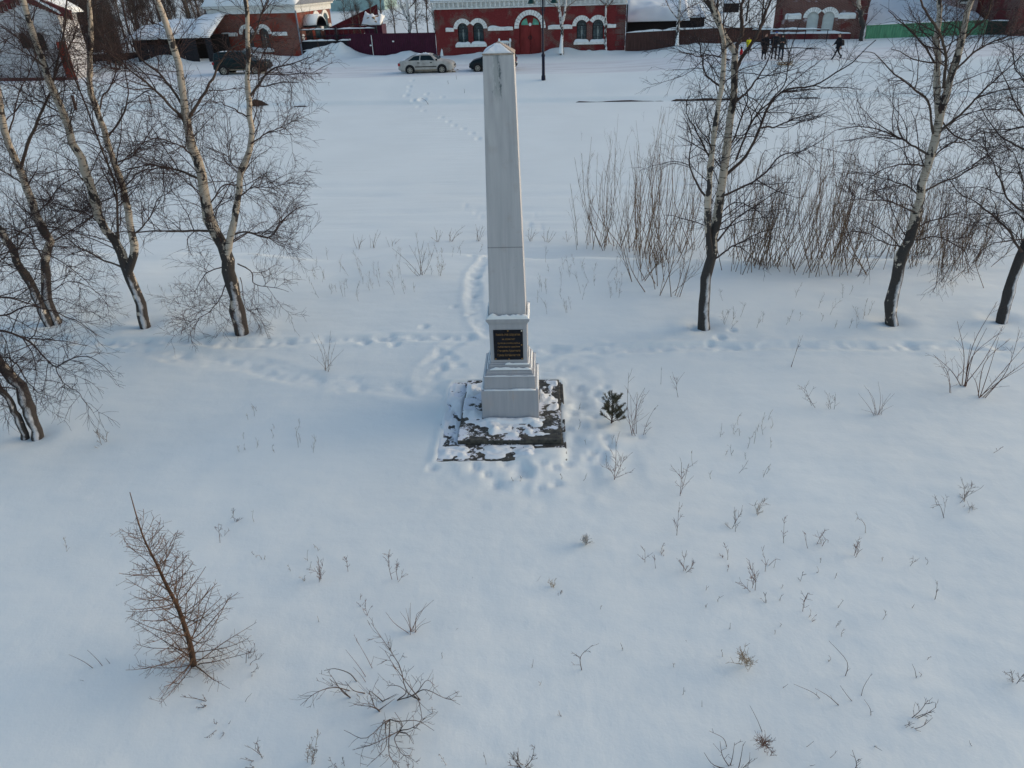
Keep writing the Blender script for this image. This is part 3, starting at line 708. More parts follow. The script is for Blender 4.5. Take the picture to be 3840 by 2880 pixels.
traced_tree('birch_tree', 'thick black-footed birch forking into two pale stems, standing left of the obelisk', 'tree', (907, 1246),
    [([(907, 1246), (885, 1130), (864, 1044), (848, 950), (818, 890), (793, 835), (778, 774), (765, 712), (744, 613), (718, 550), (703, 463), (692, 393), (686, 312), (671, 243), (642, 145), (619, 69), (590, 0), (560, -90)], .17, .042, 0, .3),
     ([(852, 965), (862, 900), (880, 820), (895, 749), (900, 680), (905, 637), (930, 584), (943, 509), (932, 417), (929, 289), (932, 174), (929, 58), (926, -20), (920, -110)], .085, .03, 0, -.5)],
    [([(694, 451), (625, 382), (550, 312), (480, 255), (405, 191), (376, 156)], .05, .012, .15, -.5), ([(692, 410), (654, 347), (608, 284), (521, 214), (498, 145), (472, 87), (460, -20)], .045, .014, .15, .7),
     ([(710, 440), (746, 382), (787, 312), (816, 249), (851, 203), (908, 150), (960, 90)], .05, .012, .15, .5), ([(793, 866), (664, 866), (578, 866), (504, 872), (450, 870), (390, 880)], .045, .01, .05, -.5),
     ([(750, 671), (637, 631), (556, 619), (492, 631), (420, 660)], .04, .01, .1, .5), ([(855, 884), (922, 872), (1008, 890), (1045, 841), (1125, 780), (1193, 768)], .035, .006, 0, -.4),
     ([(1008, 890), (1039, 915), (1094, 927), (1156, 946)], .014, .005, -.2, -.4), ([(845, 1069), (818, 1130), (793, 1161), (738, 1210), (725, 1266)], .02, .005, -.05, -.7), ([(840, 1000), (780, 1020), (740, 1080), (720, 1140)], .022, .005, 0, .4),
     ([(891, 989), (941, 1020), (953, 1063), (1014, 1075), (1082, 1093)], .026, .006, 0, -.4), ([(900, 1040), (915, 1105), (930, 1165), (985, 1180)], .016, .004, 0, -.5),
     ([(938, 360), (972, 318), (1007, 266), (1090, 240), (1170, 215)], .04, .008, -.3, -.9), ([(930, 170), (978, 75), (1001, 0), (1010, -60)], .03, .012, -.3, .1), ([(905, 640), (850, 590), (800, 560)], .02, .006, -.1, -.6),
     ([(940, 540), (1000, 500), (1060, 480), (1110, 520)], .026, .006, -.3, .3), ([(930, 440), (860, 400), (800, 380), (740, 400)], .024, .006, -.3, -.8), ([(735, 590), (660, 540), (580, 520), (500, 560)], .03, .007, .1, -.8), ([(775, 780), (840, 700), (900, 700), (980, 660), (1050, 660)], .028, .006, .1, .7), ([(895, 740), (960, 700), (1040, 720), (1090, 770)], .024, .005, -.1, -.5)],
    'birch', 24, BG, la=(.45, 1.5), fine=1.25)
traced_tree('birch_tree', 'birch with black and white patched twin trunk just right of the obelisk', 'tree', (2639, 1225),
    [([(2639, 1225), (2639, 1149), (2651, 1031), (2668, 968), (2674, 889), (2688, 826), (2702, 740), (2712, 669), (2728, 550), (2739, 405), (2752, 320), (2756, 240), (2757, 190), (2730, 152), (2698, 94), (2672, 36), (2647, 0), (2600, -80)], .14, .042, 0, .3),
     ([(2664, 960), (2655, 850), (2655, 755), (2662, 677), (2670, 550), (2693, 405), (2705, 324), (2716, 217), (2716, 155), (2705, 108), (2690, 50), (2670, 0), (2660, -80)], .075, .03, 0, -.5)],
    [([(2757, 200), (2781, 116), (2781, 0), (2790, -90)], .07, .03, .3, .6), ([(2752, 280), (2799, 188), (2835, 134), (2864, 72), (2893, 0), (2910, -60)], .06, .025, .3, -.1),
     ([(2712, 666), (2803, 579), (2849, 480), (2878, 394), (2936, 341), (3052, 324), (3139, 272), (3197, 231), (3283, 150)], .055, .01, .15, -.8), ([(2760, 600), (2826, 451), (2884, 382), (2942, 307), (2965, 191), (3000, 87)], .035, .01, .1, .7),
     ([(2700, 740), (2784, 700), (2855, 661), (2926, 590), (3020, 559), (3123, 496)], .04, .008, .1, .6), ([(2676, 975), (2753, 921), (2832, 881), (2926, 850)], .035, .008, 0, -.4), ([(2690, 905), (2769, 810), (2887, 740), (2973, 653)], .035, .007, .05, .7),
     ([(2655, 750), (2603, 669), (2584, 598), (2596, 504), (2560, 440)], .035, .01, 0, -.4), ([(2664, 600), (2612, 492), (2575, 417), (2590, 340)], .03, .008, -.1, .5), ([(2735, 225), (2662, 206), (2626, 213), (2589, 203), (2546, 192)], .025, .006, .2, -.6),
     ([(2740, 400), (2820, 320), (2880, 230), (2900, 120)], .04, .01, .25, .9), ([(2705, 330), (2650, 270), (2620, 180), (2600, 80)], .03, .008, -.2, .2), ([(2849, 480), (2930, 470), (3010, 430), (3080, 440)], .03, .007, .0, .5), ([(2725, 560), (2770, 480), (2800, 380), (2790, 280)], .03, .01, .2, -.6),
     ([(2698, 800), (2760, 760), (2850, 800), (2900, 850)], .024, .006, .1, -.6)],
    'birch_dark', 25, BG, dens=(9, 8, 6), la=(.45, 1.5), fine=.95)
traced_tree('birch_tree', 'pale birch with dark lower trunk forking into three upright stems on the right', 'tree', (3343, 1210),
    [([(3343, 1210), (3339, 1133), (3366, 1031), (3386, 936), (3421, 858), (3445, 787), (3461, 677), (3488, 590), (3509, 521), (3521, 440), (3530, 410), (3555, 324), (3579, 249), (3602, 162), (3619, 75), (3642, 0), (3660, -90)], .135, .045, 0, .3),
     ([(3524, 440), (3516, 380), (3515, 289), (3515, 145), (3521, 0), (3520, -100)], .07, .035, .15, .6)],
    [([(3538, 330), (3546, 231), (3532, 145), (3490, 70), (3450, 0), (3420, -60)], .05, .02, .2, -.5), ([(3500, 500), (3469, 376), (3428, 324), (3359, 278), (3283, 214), (3230, 200)], .04, .008, .15, -.6), ([(3495, 590), (3416, 538), (3353, 509), (3254, 480), (3197, 475), (3120, 490)], .04, .008, .1, .6),
     ([(3480, 625), (3399, 613), (3312, 637), (3230, 690)], .03, .007, .1, -.5), ([(3515, 500), (3602, 422), (3688, 347), (3840, 191)], .045, .012, .15, -.5), ([(3567, 278), (3660, 191), (3775, 139), (3860, 110)], .035, .01, .2, .9),
     ([(3469, 716), (3555, 677), (3673, 606), (3760, 560)], .035, .008, .05, .6), ([(3415, 900), (3540, 897), (3610, 944), (3657, 1023)], .025, .005, 0, -.6), ([(3440, 800), (3327, 755), (3217, 747), (3123, 771)], .03, .006, .05, -.7), ([(3455, 740), (3380, 690), (3280, 660), (3180, 650)], .028, .006, .05, .6),
     ([(3395, 930), (3300, 900), (3220, 870), (3140, 870)], .025, .005, 0, .5), ([(3425, 860), (3520, 820), (3600, 800), (3680, 830)], .026, .005, .0, .7), ([(3515, 250), (3470, 180), (3400, 100), (3330, 40)], .035, .01, .4, -.1), ([(3602, 160), (3680, 80), (3720, 0), (3740, -70)], .035, .012, .3, -.2),
     ([(3521, 440), (3600, 520), (3660, 530), (3740, 600)], .028, .006, .2, -.4), ([(3488, 600), (3560, 540), (3640, 520), (3700, 450)], .028, .007, .1, .8)],
    'birch', 26, BG, dens=(9, 8, 6), la=(.45, 1.5), fine=1.05)
traced_tree('birch_tree', 'black trunk birch leaning out past the right edge of the picture', 'tree', (3756, 1203),
    [([(3756, 1203), (3775, 1109), (3815, 999), (3840, 936), (3872, 850), (3900, 740), (3925, 600), (3950, 440), (3980, 260), (4000, 60)], .12, .05, 0, .2)],
    [([(3832, 945), (3768, 850), (3673, 771), (3595, 716), (3540, 653)], .045, .008, 0, .6), ([(3880, 820), (3775, 740), (3736, 637), (3700, 560), (3690, 480)], .04, .008, .05, -.5), ([(3905, 680), (3840, 567), (3764, 521), (3712, 451), (3660, 376)], .04, .008, .1, .7),
     ([(3930, 560), (3840, 440), (3780, 330), (3740, 220)], .035, .008, .1, -.6), ([(3850, 900), (3780, 900), (3700, 930), (3640, 1000)], .028, .005, 0, -.6), ([(3950, 440), (3860, 330), (3800, 230), (3790, 120)], .03, .008, .1, .8), ([(3870, 840), (3800, 800), (3720, 810), (3640, 850)], .028, .005, .05, .8), ([(3890, 780), (3830, 660), (3800, 580), (3740, 520)], .028, .006, 0, -1.0)],
    'birch_dark', 27, BG, dens=(9, 8, 6), la=(.45, 1.45), fine=.95)

# ------------------------------------------------------------------ street: buildings and fences
class Face:
    """a vertical facade: local x along it, local y into the building, local z up"""
    def __init__(s, name, p0, yaw, label, cat, group=None):
        s.a = np.array(p0, float); s.yaw = yaw
        s.u = np.array([math.cos(yaw), -math.sin(yaw), 0]); s.n = np.array([math.sin(yaw), math.cos(yaw), 0])
        s.root = empty(name, s.a, -yaw, label, cat, group)
    def f(s, px, py, d=0.0):
        r = ray(px, py); t = ((s.a + s.n * d - CAMP) @ s.n) / (r @ s.n); p = CAMP + t * r - s.a
        return float(p @ s.u), float(p[2])
    def loc(s, p):
        p = np.asarray(p) - s.a; return float(p @ s.u), float(p @ s.n), float(p[2])

def arch_poly(x0, x1, z0, z1, n=14, rise=None):
    r = rise if rise is not None else (x1 - x0) / 2
    c = (x0 + x1) / 2; zc = z1 - r
    return [(x0, z0), (x1, z0)] + [(c + (x1 - x0) / 2 * math.cos(t), zc + r * math.sin(t)) for t in np.linspace(0, math.pi, n)]
def holed_wall(name, outer, holes, y, depth, mat, parent):
    polys = [[Vector((x, z, 0)) for x, z in pl_] for pl_ in [outer] + holes]
    tri = tessellate_polygon(polys)
    flat = [v for pl_ in polys for v in pl_]
    mb = MB(); mb.add([(v.x, y, v.y) for v in flat], [tuple(t) for t in tri])
    for h in holes:
        n = len(h); mb.add([(x, y, z) for x, z in h] + [(x, y + depth, z) for x, z in h], [(i, (i + 1) % n, (i + 1) % n + n, i + n) for i in range(n)])
    o = mb.build(name, mat, parent)
    import bmesh
    bm = bmesh.new(); bm.from_mesh(o.data); bmesh.ops.recalc_face_normals(bm, faces=bm.faces); bm.to_mesh(o.data); bm.free()
    return o
def ring(mb, cx, zc, rx, rz, tk, y0, y1, a0=0, a1=math.pi, blocks=11, gap=.012, tail=0.0):
    for i in range(blocks):
        t0 = a0 + (a1 - a0) * i / blocks + gap; t1 = a0 + (a1 - a0) * (i + 1) / blocks - gap
        ts = np.linspace(t0, t1, 4)
        poly = [(cx + rx * math.cos(t), zc + rz * math.sin(t)) for t in ts] + [(cx + (rx + tk) * math.cos(t), zc + (rz + tk) * math.sin(t)) for t in ts[::-1]]
        mb.prism(poly, y0, y1)
def window(parent, x0, x1, z0, z1, depth=.22, pane='pane', curtain=True, grille=True, frame='iron'):
    wn = MB().prism(arch_poly(x0 + .03, x1 - .03, z0 + .03, z1 - .03), depth, depth + .02).build('window', M[pane], parent)
    fr_ = MB(); c = (x0 + x1) / 2; r = (x1 - x0) / 2
    ring(fr_, c, z1 - r, r - .06, r - .06, .06, depth - .04, depth - .002, blocks=8, gap=0)
    for xa, xb in ((x0, x0 + .06), (x1 - .06, x1)): fr_.box(xa, xb, depth - .04, depth - .002, z0, z1 - r)
    fr_.box(x0 + .06, x1 - .06, depth - .04, depth - .002, z0, z0 + .06); fr_.box(x0 + .06, x1 - .06, depth - .038, depth - .004, z1 - r - .04, z1 - r)
    fr_.build('frame', M[frame], wn)
    if curtain: MB().box(c - .045, c + .045, depth - .046, depth - .042, z0 + .07, z1 - r - .05).box(c - .07, c + .07, depth - .0465, depth - .0462, z0 + .6, z1 - r - .25).build('mullion', M['curtain'], wn)
    if grille:
        g = MB()
        for k in range(1, 8):
            xx = x0 + (x1 - x0) * k / 8; hh = z1 - r + math.sqrt(max(0, r * r - (xx - c) ** 2)) - .03
            g.box(xx - .009, xx + .009, depth - .11, depth - .09, z0, hh)
        for zz in (z0 + .35, z0 + .95, z1 - r - .2): g.box(x0, x1, depth - .112, depth - .088, zz, zz + .02)
        ring(g, c, z1 - r, r * .55, r * .55, .02, depth - .11, depth - .09, blocks=8, gap=0)
        g.build('grille', M['iron'], wn)
    return wn
def block(mb, fc, x0, x1, z0, z1, y0, y1): mb.box(x0, x1, y0, y1, z0, z1)
def snow_roof(name, face, x0, x1, y0, y1, z0, rise, th, over=.35, fs=.6, amp=.5, ridge=True):
    ym = (y0 + y1) / 2
    if ridge:
        rb = MB().add([(x0 - over, y0 - over, z0), (x1 + over, y0 - over, z0), (x1 + over, ym, z0 + rise), (x0 - over, ym, z0 + rise), (x0 - over, y1 + over, z0), (x1 + over, y1 + over, z0)], [(0, 1, 2, 3), (3, 2, 5, 4), (0, 3, 4), (1, 5, 2), (0, 4, 5, 1)]).build('roof', M['galv'], face.root)
        snow_pad('roof_snow', (x0 - over, y0 - over, z0 + .01), (x1 + over, y0 - over, z0 + .01), (x1 + over, ym, z0 + rise + .01), (x0 - over, ym, z0 + rise + .01), th, 60, 20, M['snow_cap'], rb, amp, fs, pw=9)
        snow_pad('roof_snow', (x0 - over, ym, z0 + rise + .01), (x1 + over, ym, z0 + rise + .01), (x1 + over, y1 + over, z0 + .01), (x0 - over, y1 + over, z0 + .01), th, 40, 12, M['snow_cap'], rb, amp, fs, pw=9)
    return rb

# --- long red house in the middle
A = PZ(1640, 214, 0.05)
HM = Face('red_brick_house', A, rad(8.4), 'long low red brick house with arched double gate and two pairs of arched windows', 'house')
L = HM.f(2341, 190)[0]; zt = (HM.f(1650, 36)[1] + HM.f(2330, 17)[1]) / 2
q5 = lambda x, y: HM.f(1600 + x * .3617, y * .3617)
wins = []
for (x0, x1, y0, y1) in ((330, 437, 240, 462), (487, 597, 238, 458), (1553, 1657, 205, 428), (1715, 1828, 202, 418)):
    a = q5((x0 + x1) / 2, y1); b_ = q5((x0 + x1) / 2, y0); wdt = (q5(x1, (y0 + y1) / 2)[0] - q5(x0, (y0 + y1) / 2)[0])
    wins.append((a[0] - wdt / 2, a[0] + wdt / 2, a[1], b_[1]))
zs = np.mean([w_[2] for w_ in wins]); ze = np.mean([w_[3] for w_ in wins]); wins = [(w_[0], w_[1], zs, ze) for w_ in wins]
d0 = q5(962, 400)[0]; d1 = q5(1185, 400)[0]; dtop = q5(1078, 158)[1]
holed_wall('wall', [(0, -1), (L, -1), (L, zt), (0, zt)], [arch_poly(*w_) for w_ in wins] + [arch_poly(d0, d1, -.3, dtop)], 0, .25, M['red_wall'], HM.root)
MB().add([(0, 0, -1), (0, 9, -1), (0, 9, zt), (0, 0, zt)], [(0, 1, 2, 3)]).add([(L, 0, -1), (L, 9, -1), (L, 9, zt), (L, 0, zt)], [(3, 2, 1, 0)]).add([(0, 9, -1), (L, 9, -1), (L, 9, zt), (0, 9, zt)], [(0, 1, 2, 3)]).build('side_wall', M['red_wall'], HM.root)
for w_ in wins: window(HM.root, *w_)
tr = MB(); rr = (wins[0][1] - wins[0][0]) / 2
for i, w_ in enumerate(wins):
    c = (w_[0] + w_[1]) / 2; mid = (wins[i // 2 * 2][1] + wins[i // 2 * 2 + 1][0]) / 2
    lim = math.acos(min(1, max(-1, abs(mid - c) / (rr + .36))))
    if i % 2 == 0: a0, a1 = lim, math.pi
    else: a0, a1 = 0, math.pi - lim
    if i % 2 == 0: tr = MB()
    ring(tr, c, w_[3] - rr, rr + .01, rr + .01, .36, -.07, -.002, a0, a1, 9)
    if i % 2: tr.build('window_arch', M['white_trim'], HM.root)
for pr in ((0, 1), (2, 3)):
    x0 = wins[pr[0]][0] - .25; x1 = wins[pr[1]][1] + .25
    s_ = MB().box(x0, x1, -.22, -.002, zs - .24, zs - .04).build('window_sill', M['white_trim'], HM.root, bevel=.02)
    for w_ in (wins[pr[0]], wins[pr[1]]):
        snow_pad('sill_snow', (w_[0] - .22, -.23, zs - .045), (w_[1] + .22, -.23, zs - .045), (w_[1] + .22, .1, zs - .045), (w_[0] - .22, .1, zs - .045), .2, 24, 8, M['snow_cap'], s_, .3, 1.3, pw=3)
tr = MB(); rd = (d1 - d0) / 2
ring(tr, (d0 + d1) / 2, dtop - rd, rd + .03, rd + .03, .40, -.09, -.002, -.06, math.pi + .06, 15)
tr.build('gate_arch', M['white_trim'], HM.root)
zc = (q5(765, 300)[1] + q5(1400, 283)[1]) / 2
for (xa, xb) in ((198, 283), (635, 896), (1259, 1510), (1872, 1964)):
    x0 = q5(xa, 300)[0]; x1 = q5(xb, 300)[0]
    s_ = MB().box(x0, x1, -.12, -.002, zc - .13, zc + .12).build('string_course', M['white_trim'], HM.root, bevel=.015)
    snow_pad('course_snow', (x0, -.125, zc + .12), (x1, -.125, zc + .12), (x1, -.003, zc + .12), (x0, -.003, zc + .12), .09, 40, 5, M['snow_cap'], s_, .9, .8, pw=3)
gx = (d0 + d1) / 2; zsp = dtop - rd
for s_ in (0, 1):
    lf = MB().box(*((d0 + .01, gx - .012) if s_ == 0 else (gx + .012, d1 - .01)), .13, .19, -.2, zsp + .12)
    xa, xb = (d0 + .1, gx - .1) if s_ == 0 else (gx + .1, d1 - .1)
    for z0_, z1_ in ((.15, 1.25), (1.4, zsp)): lf.box(xa, xb, .115, .1295, z0_, z1_)
    o = lf.build('gate_leaf', M['door_red'], HM.root, bevel=.012)
    if s_ == 0: ob_ = MB(); ring(ob_, gx - .02, 1.45, .11, .11, .05, .08, .114, 0, 2 * math.pi, 12, 0); ob_.build('ring_handle', M['iron'], o)
o = MB().prism(arch_poly(d0 + .01, d1 - .01, zsp + .13, dtop - .01, rise=rd - .14), .135, .19).build('fanlight', M['door_red'], HM.root)
for s_ in (-1, 1):
    pts = [(gx + s_ * .18, zsp + .2)] + [(gx + s_ * (.18 + .62 * math.cos(t)), zsp + .2 + .55 * math.sin(t)) for t in np.linspace(0.0, 1.35, 8)]
    MB().prism(pts if s_ > 0 else pts[::-1], .12, .134).build('pane', M['green_glass'], o)
MB().cyl((gx, .12, zsp + .24), (0, 1, 0), .13, .06, 16).build('rosette', M['white_trim'], o)
cn = MB().box(-.12, L + .12, -.16, 9, zt + .002, zt + .12).box(-.2, L + .2, -.3, 9.1, zt + .54, zt + .66).box(-.02, L + .02, -.06, 8.9, zt + .12, zt + .54)
for xx in np.arange(.1, L, .42): cn.box(xx, xx + .16, -.2, -.061, zt + .122, zt + .538)
cn.build('cornice', M['cornice'], HM.root)
snow_roof('roof', HM, 0, L, 0, 9, zt + .67, 1.7, .32, over=.25)
q_ = MB()
for k in range(9): q_.box(L - .75 - .12 * (k % 2), L + .03, -.045, -.003, .1 + k * .5, .1 + k * .5 + .42)
q_.build('corner_quoin', M['dark_wall'], HM.root)
xl = q5(1600, 548)[0]; x2 = q5(1955, 548)[0]
o = MB().box(xl, x2, -.4, -.003, -.4, .1).build('plinth_ledge', M['dark_wall'], HM.root)
snow_pad('ledge_snow', (xl, -.42, .1), (x2, -.42, .1), (x2, -.01, .1), (xl, -.01, .1), .16, 30, 6, M['snow_cap'], o, .8, 1.2)
MB().cyl((L + .12, -.1, zt / 2), (0, 0, 1), .06, zt, 10).build('downpipe_or_shade_bar', M['iron'], HM.root)  # black upright standing in for the shadow gap past the wall's right end

# --- white railing seat buried in snow beside the gate
pb = G(1893, 208)
be = empty('bench', (pb[0], pb[1] - .3, pb[2]), -rad(8.4), 'little white slatted bench thick with snow near the red gate', 'bench')
mb = MB()
for x in (-.5, .5): mb.box(x - .04, x + .04, -.2, -.12, -.1, .95).box(x - .04, x + .04, .2, .28, -.1, 1.15)
mb.build('frame', M['white_trim'], be)
MB().box(-.46, .46, -.18, .26, .42, .47).build('seat', M['white_trim'], be)
mb = MB()
for k in range(6): mb.box(-.42 + k * .165, -.36 + k * .165, .21, .25, .5, 1.0)
mb.box(-.46, .46, .2, .26, 1.0, 1.08); mb.build('backrest', M['white_trim'], be)
snow_pad('snow_load', (-.5, -.2, .48), (.5, -.2, .48), (.5, .26, .48), (-.5, .26, .48), .28, 20, 10, M['snow_cap'], be, .4, 2)
for x in (-.5, .5): snow_pad('snow_load', (x - .1, .12, 1.15), (x + .1, .12, 1.15), (x + .1, .34, 1.15), (x - .1, .34, 1.15), .22, 8, 8, M['snow_cap'], be, .2, 2, pw=2)
snow_pad('snow_load', (-.46, .16, 1.085), (.46, .16, 1.085), (.46, .3, 1.085), (-.46, .3, 1.085), .12, 20, 8, M['snow_cap'], be, .3, 2, pw=2)

# --- red-orange house on the left, corner towards the camera
Rc = V(1130, 197, 77.0)
zb = float(ground_h(Rc[0], Rc[1]))
yl = rad(16)
HLw = 10.8
HL = Face('red_corner_house', np.array([Rc[0] - HLw * math.cos(yl), Rc[1] + HLw * math.sin(yl), zb]), yl, 'orange-red brick house with white eaves, seen at its corner behind the dark off-road car', 'house')
k0 = HL.f(780, 60)[0]; 
ztl = (HL.f(1100, 49)[1] + HL.f(785, 54)[1]) / 2
q4 = lambda x, y: HL.f(700 + x * .2893, y * .2893)
W2 = []
for (x0, x1, y0, y1) in ((722, 862, 368, 648), (920, 1085, 366, 636)):
    a = q4((x0 + x1) / 2 + 35, y1); W2.append((a[0] - .52, a[0] + .52, a[1], q4((x0 + x1) / 2 - 5, y0)[1]))
z_ = np.mean([w_[2] for w_ in W2]); z2_ = np.mean([w_[3] for w_ in W2]) ; W2 = [(w_[0], w_[1], z_, z2_) for w_ in W2]
x_l = q4(330, 400)[0]
holed_wall('wall', [(x_l, -1), (HLw, -1), (HLw, ztl), (x_l, ztl)], [arch_poly(*w_) for w_ in W2], 0, .25, M['orange_wall'], HL.root)
MB().add([(HLw, 0, -1), (HLw, 7, -1), (HLw, 7, ztl), (HLw, 0, ztl)], [(0, 1, 2, 3)]).add([(x_l, 0, -1), (x_l, 7, -1), (x_l, 7, ztl), (x_l, 0, ztl)], [(3, 2, 1, 0)]).add([(x_l, 12, -1), (HLw, 7, -1), (HLw, 7, ztl), (x_l, 12, ztl)], [(0, 1, 2, 3)]).build('side_wall', M['orange_wall'], HL.root)
for w_ in W2: window(HL.root, *w_, curtain=True)
tr = MB(); rr = .52; mid = (W2[0][1] + W2[1][0]) / 2
for i, w_ in enumerate(W2):
    c = (w_[0] + w_[1]) / 2; lim = math.acos(min(1, abs(mid - c) / (rr + .36)))
    ring(tr, c, w_[3] - rr, rr + .01, rr + .01, .34, -.08, -.002, lim if i == 0 else 0, math.pi if i == 0 else math.pi - lim, 9)
tr.build('window_arch', M['white_trim'], HL.root)
zc = q4(560, 450)[1]
for (xa, xb) in ((460, 662), (1105, 1308)):
    x0 = q4(xa, 450)[0]; x1 = q4(xb, 450)[0]
    s_ = MB().box(x0, x1, -.1, -.002, zc - .14, zc + .12).build('string_course', M['white_trim'], HL.root, bevel=.015)
    snow_pad('course_snow', (x0, -.11, zc + .12), (x1, -.11, zc + .12), (x1, -.003, zc + .12), (x0, -.003, zc + .12), .08, 20, 5, M['snow_cap'], s_, .9, .9, pw=3)
x0 = W2[0][0] - .2; x1 = W2[1][1] + .3
s_ = MB().box(x0, x1, -.25, -.002, z_ - .22, z_ - .03).build('window_sill', M['white_trim'], HL.root, bevel=.02)
snow_pad('sill_snow', (x0, -.26, z_ - .03), (x1, -.26, z_ - .03), (x1, .12, z_ - .03), (x0, .12, z_ - .03), .18, 30, 8, M['snow_cap'], s_, .4, 1.2, pw=3)
cn = MB().box(x_l - .12, HLw + .12, -.14, 7.1, ztl + .002, ztl + .5).box(x_l - .3, HLw + .3, -.34, 7.3, ztl + .501, ztl + .66)
cn.build('cornice', M['cornice'], HL.root)
snow_roof('roof', HL, x_l, HLw, 0, 7, ztl + .67, 1.5, .5, over=.4)
mb = MB(); mb.bar((HLw + .18, -.16, ztl + .2), (HLw + .18, -.16, .1), .11); mb.build('downpipe_or_shade_bar', M['galv'], HL.root)
mb = MB(); mb.bar((x_l - .1, -.16, ztl + .2), (x_l - .1, -.16, .1), .11); mb.build('downpipe_or_shade_bar', M['galv'], HL.root)
# side face: porch roof, arched windows, plaques
sx = HLw
o = MB(); prof = [(1.15 + .95 + .95 * math.cos(t), 2.45 + .85 * math.sin(t)) for t in np.linspace(0, math.pi, 12)]
MB().prism([(p[0], p[1]) for p in prof] + [(p[0] * 1.0, p[1] - .07) for p in prof[::-1]], sx + .003, sx + 1.5, 0).build('porch_roof', M['iron'], HL.root)
mb = MB(); prof2 = [(2.1 + 1.02 * math.cos(t), 2.46 + 1.05 * math.sin(t)) for t in np.linspace(.12, math.pi - .12, 14)]
mb.prism(prof2 + [(2.1 + .94 * math.cos(t), 2.46 + .855 * math.sin(t)) for t in np.linspace(math.pi - .12, .12, 14)], sx + .02, sx + 1.45, 0).build('porch_snow', M['snow_cap'], HL.root, True)
MB().box(sx + .003, sx + .05, 1.5, 2.7, -.2, 2.2).build('door', M['dark_board'], HL.root)
for yy in (3.9, 5.7):
    rg_ = MB(); poly_o = [(yy + .75 * math.cos(t), 2.9 + .75 * math.sin(t) * 1.1) for t in np.linspace(0, math.pi, 12)]
    rg_.prism(poly_o + [(yy + .5 * math.cos(t), 2.9 + .5 * math.sin(t) * 1.1) for t in np.linspace(math.pi, 0, 12)], sx + .003, sx + .09, 0)
    rg_.build('window_arch', M['white_trim'], HL.root)
    MB().prism([(yy - .5, 1.3), (yy + .5, 1.3)] + [(yy + .5 * math.cos(t), 2.9 + .5 * math.sin(t)) for t in np.linspace(0, math.pi, 10)], sx + .004, sx + .03, 0).build('window', M['pane'], HL.root)
for yy, zz in ((.75, 1.6), (4.8, 2.1), (6.5, 2.2)):
    MB().cyl((sx + .05, yy, zz), (1, 0, 0), .26, .1, 14).build('wall_rosette', M['white_trim'], HL.root)

# --- iron gate between the corner house and the maroon fence
ga = G(1136, 205); gb = G(1238, 206)
GT = Face('iron_gate', (ga[0], ga[1], ga[2]), rad(8), 'black iron gate with arched tops and snow on its rails by the corner house', 'gate')
gl = float(np.hypot(*(gb - ga)[:2]))
mb = MB()
for x in (0, gl * .48, gl): mb.box(x - .07, x + .07, -.07, .07, -.4, 2.35)
mb.build('post', M['iron'], GT.root)
for i, (x0, x1) in enumerate(((.09, gl * .48 - .09), (gl * .48 + .09, gl - .09))):
    mb = MB().box(x0, x1, -.02, .02, -.1, 1.15)
    for z in (1.55, 2.1): mb.box(x0, x1, -.03, .03, z, z + .06)
    for x in np.linspace(x0 + .1, x1 - .1, 8): mb.box(x - .015, x + .015, -.015, .015, 1.15, 2.1)
    ring(mb, (x0 + x1) / 2, 2.1, (x1 - x0) / 2 - .05, .4, .06, -.02, .02, blocks=8, gap=0)
    o = mb.build('gate_leaf', M['iron'], GT.root)
    for z in (1.16, .35): snow_pad('rail_snow', (x0, -.07, z), (x1, -.07, z), (x1, .07, z), (x0, .07, z), .13, 16, 6, M['snow_cap'], o, .5, 2, pw=2)
    snow_pad('rail_snow', (x0, -.06, 2.16), (x1, -.06, 2.16), (x1, .06, 2.16), (x0, .06, 2.16), .08, 16, 6, M['snow_cap'], o, .7, 2, pw=2)

def sheet_fence(name, p0, p1, h0, h1, mat, label, cat='fence', wave=.03, period=.22, posts=True, snow=0.0, boards=False, group=None):
    p0 = np.array(p0, float); p1 = np.array(p1, float); d = p1 - p0; ln = float(np.hypot(d[0], d[1])); yaw = -math.atan2(d[1], d[0])
    Fc = Face(name, p0, yaw, label, cat, group)
    slope = d[2] / ln; hs = (h1 - h0) / ln
    mb = MB()
    if boards:
        n = int(ln / .16); r_ = random.Random(4)
        for k in range(n):
            x = k * ln / n; z = x * slope; hh = h0 + x * hs + r_.uniform(-.03, .03)
            mb.box(x, x + ln / n - .002, r_.uniform(-.01, 0), .025, z - .5, z + hh)
    else:
        n = int(ln / period * 4) + 1; xs = np.linspace(0, ln, n); ys = wave * np.array([0, 1, 1, 0] * (n // 4 + 1))[:n]
        lo = [(x, y, x * slope - .6) for x, y in zip(xs, ys)]; hi = [(x, y, x * slope + h0 + x * hs) for x, y in zip(xs, ys)]
        lo2 = [(x, y + .012, z) for x, y, z in lo]; hi2 = [(x, y + .012, z) for x, y, z in hi]
        mb.add(lo + hi + lo2 + hi2, [(i, i + 1, i + 1 + n, i + n) for i in range(n - 1)] + [(i + 2 * n + 1, i + 2 * n, i + 3 * n, i + 3 * n + 1) for i in range(n - 1)] + [(i + n, i + n + 1, i + 1 + 3 * n, i + 3 * n) for i in range(n - 1)])
    mb.build('panel', M[mat], Fc.root)
    if posts:
        for x in np.arange(0, ln + .1, 2.5): MB().box(x - .04, x + .04, wave + .03, wave + .11, x * slope - .6, x * slope + h0 + x * hs - .05).build('post', M[mat], Fc.root)
    if snow: snow_pad('snow_load', (0, -.08, h0), (ln, -.08, d[2] + h1), (ln, .1, d[2] + h1), (0, .1, h0), snow, int(ln * 4), 6, M['snow_cap'], Fc.root, .9, 1.0, pw=2)
    return Fc, ln
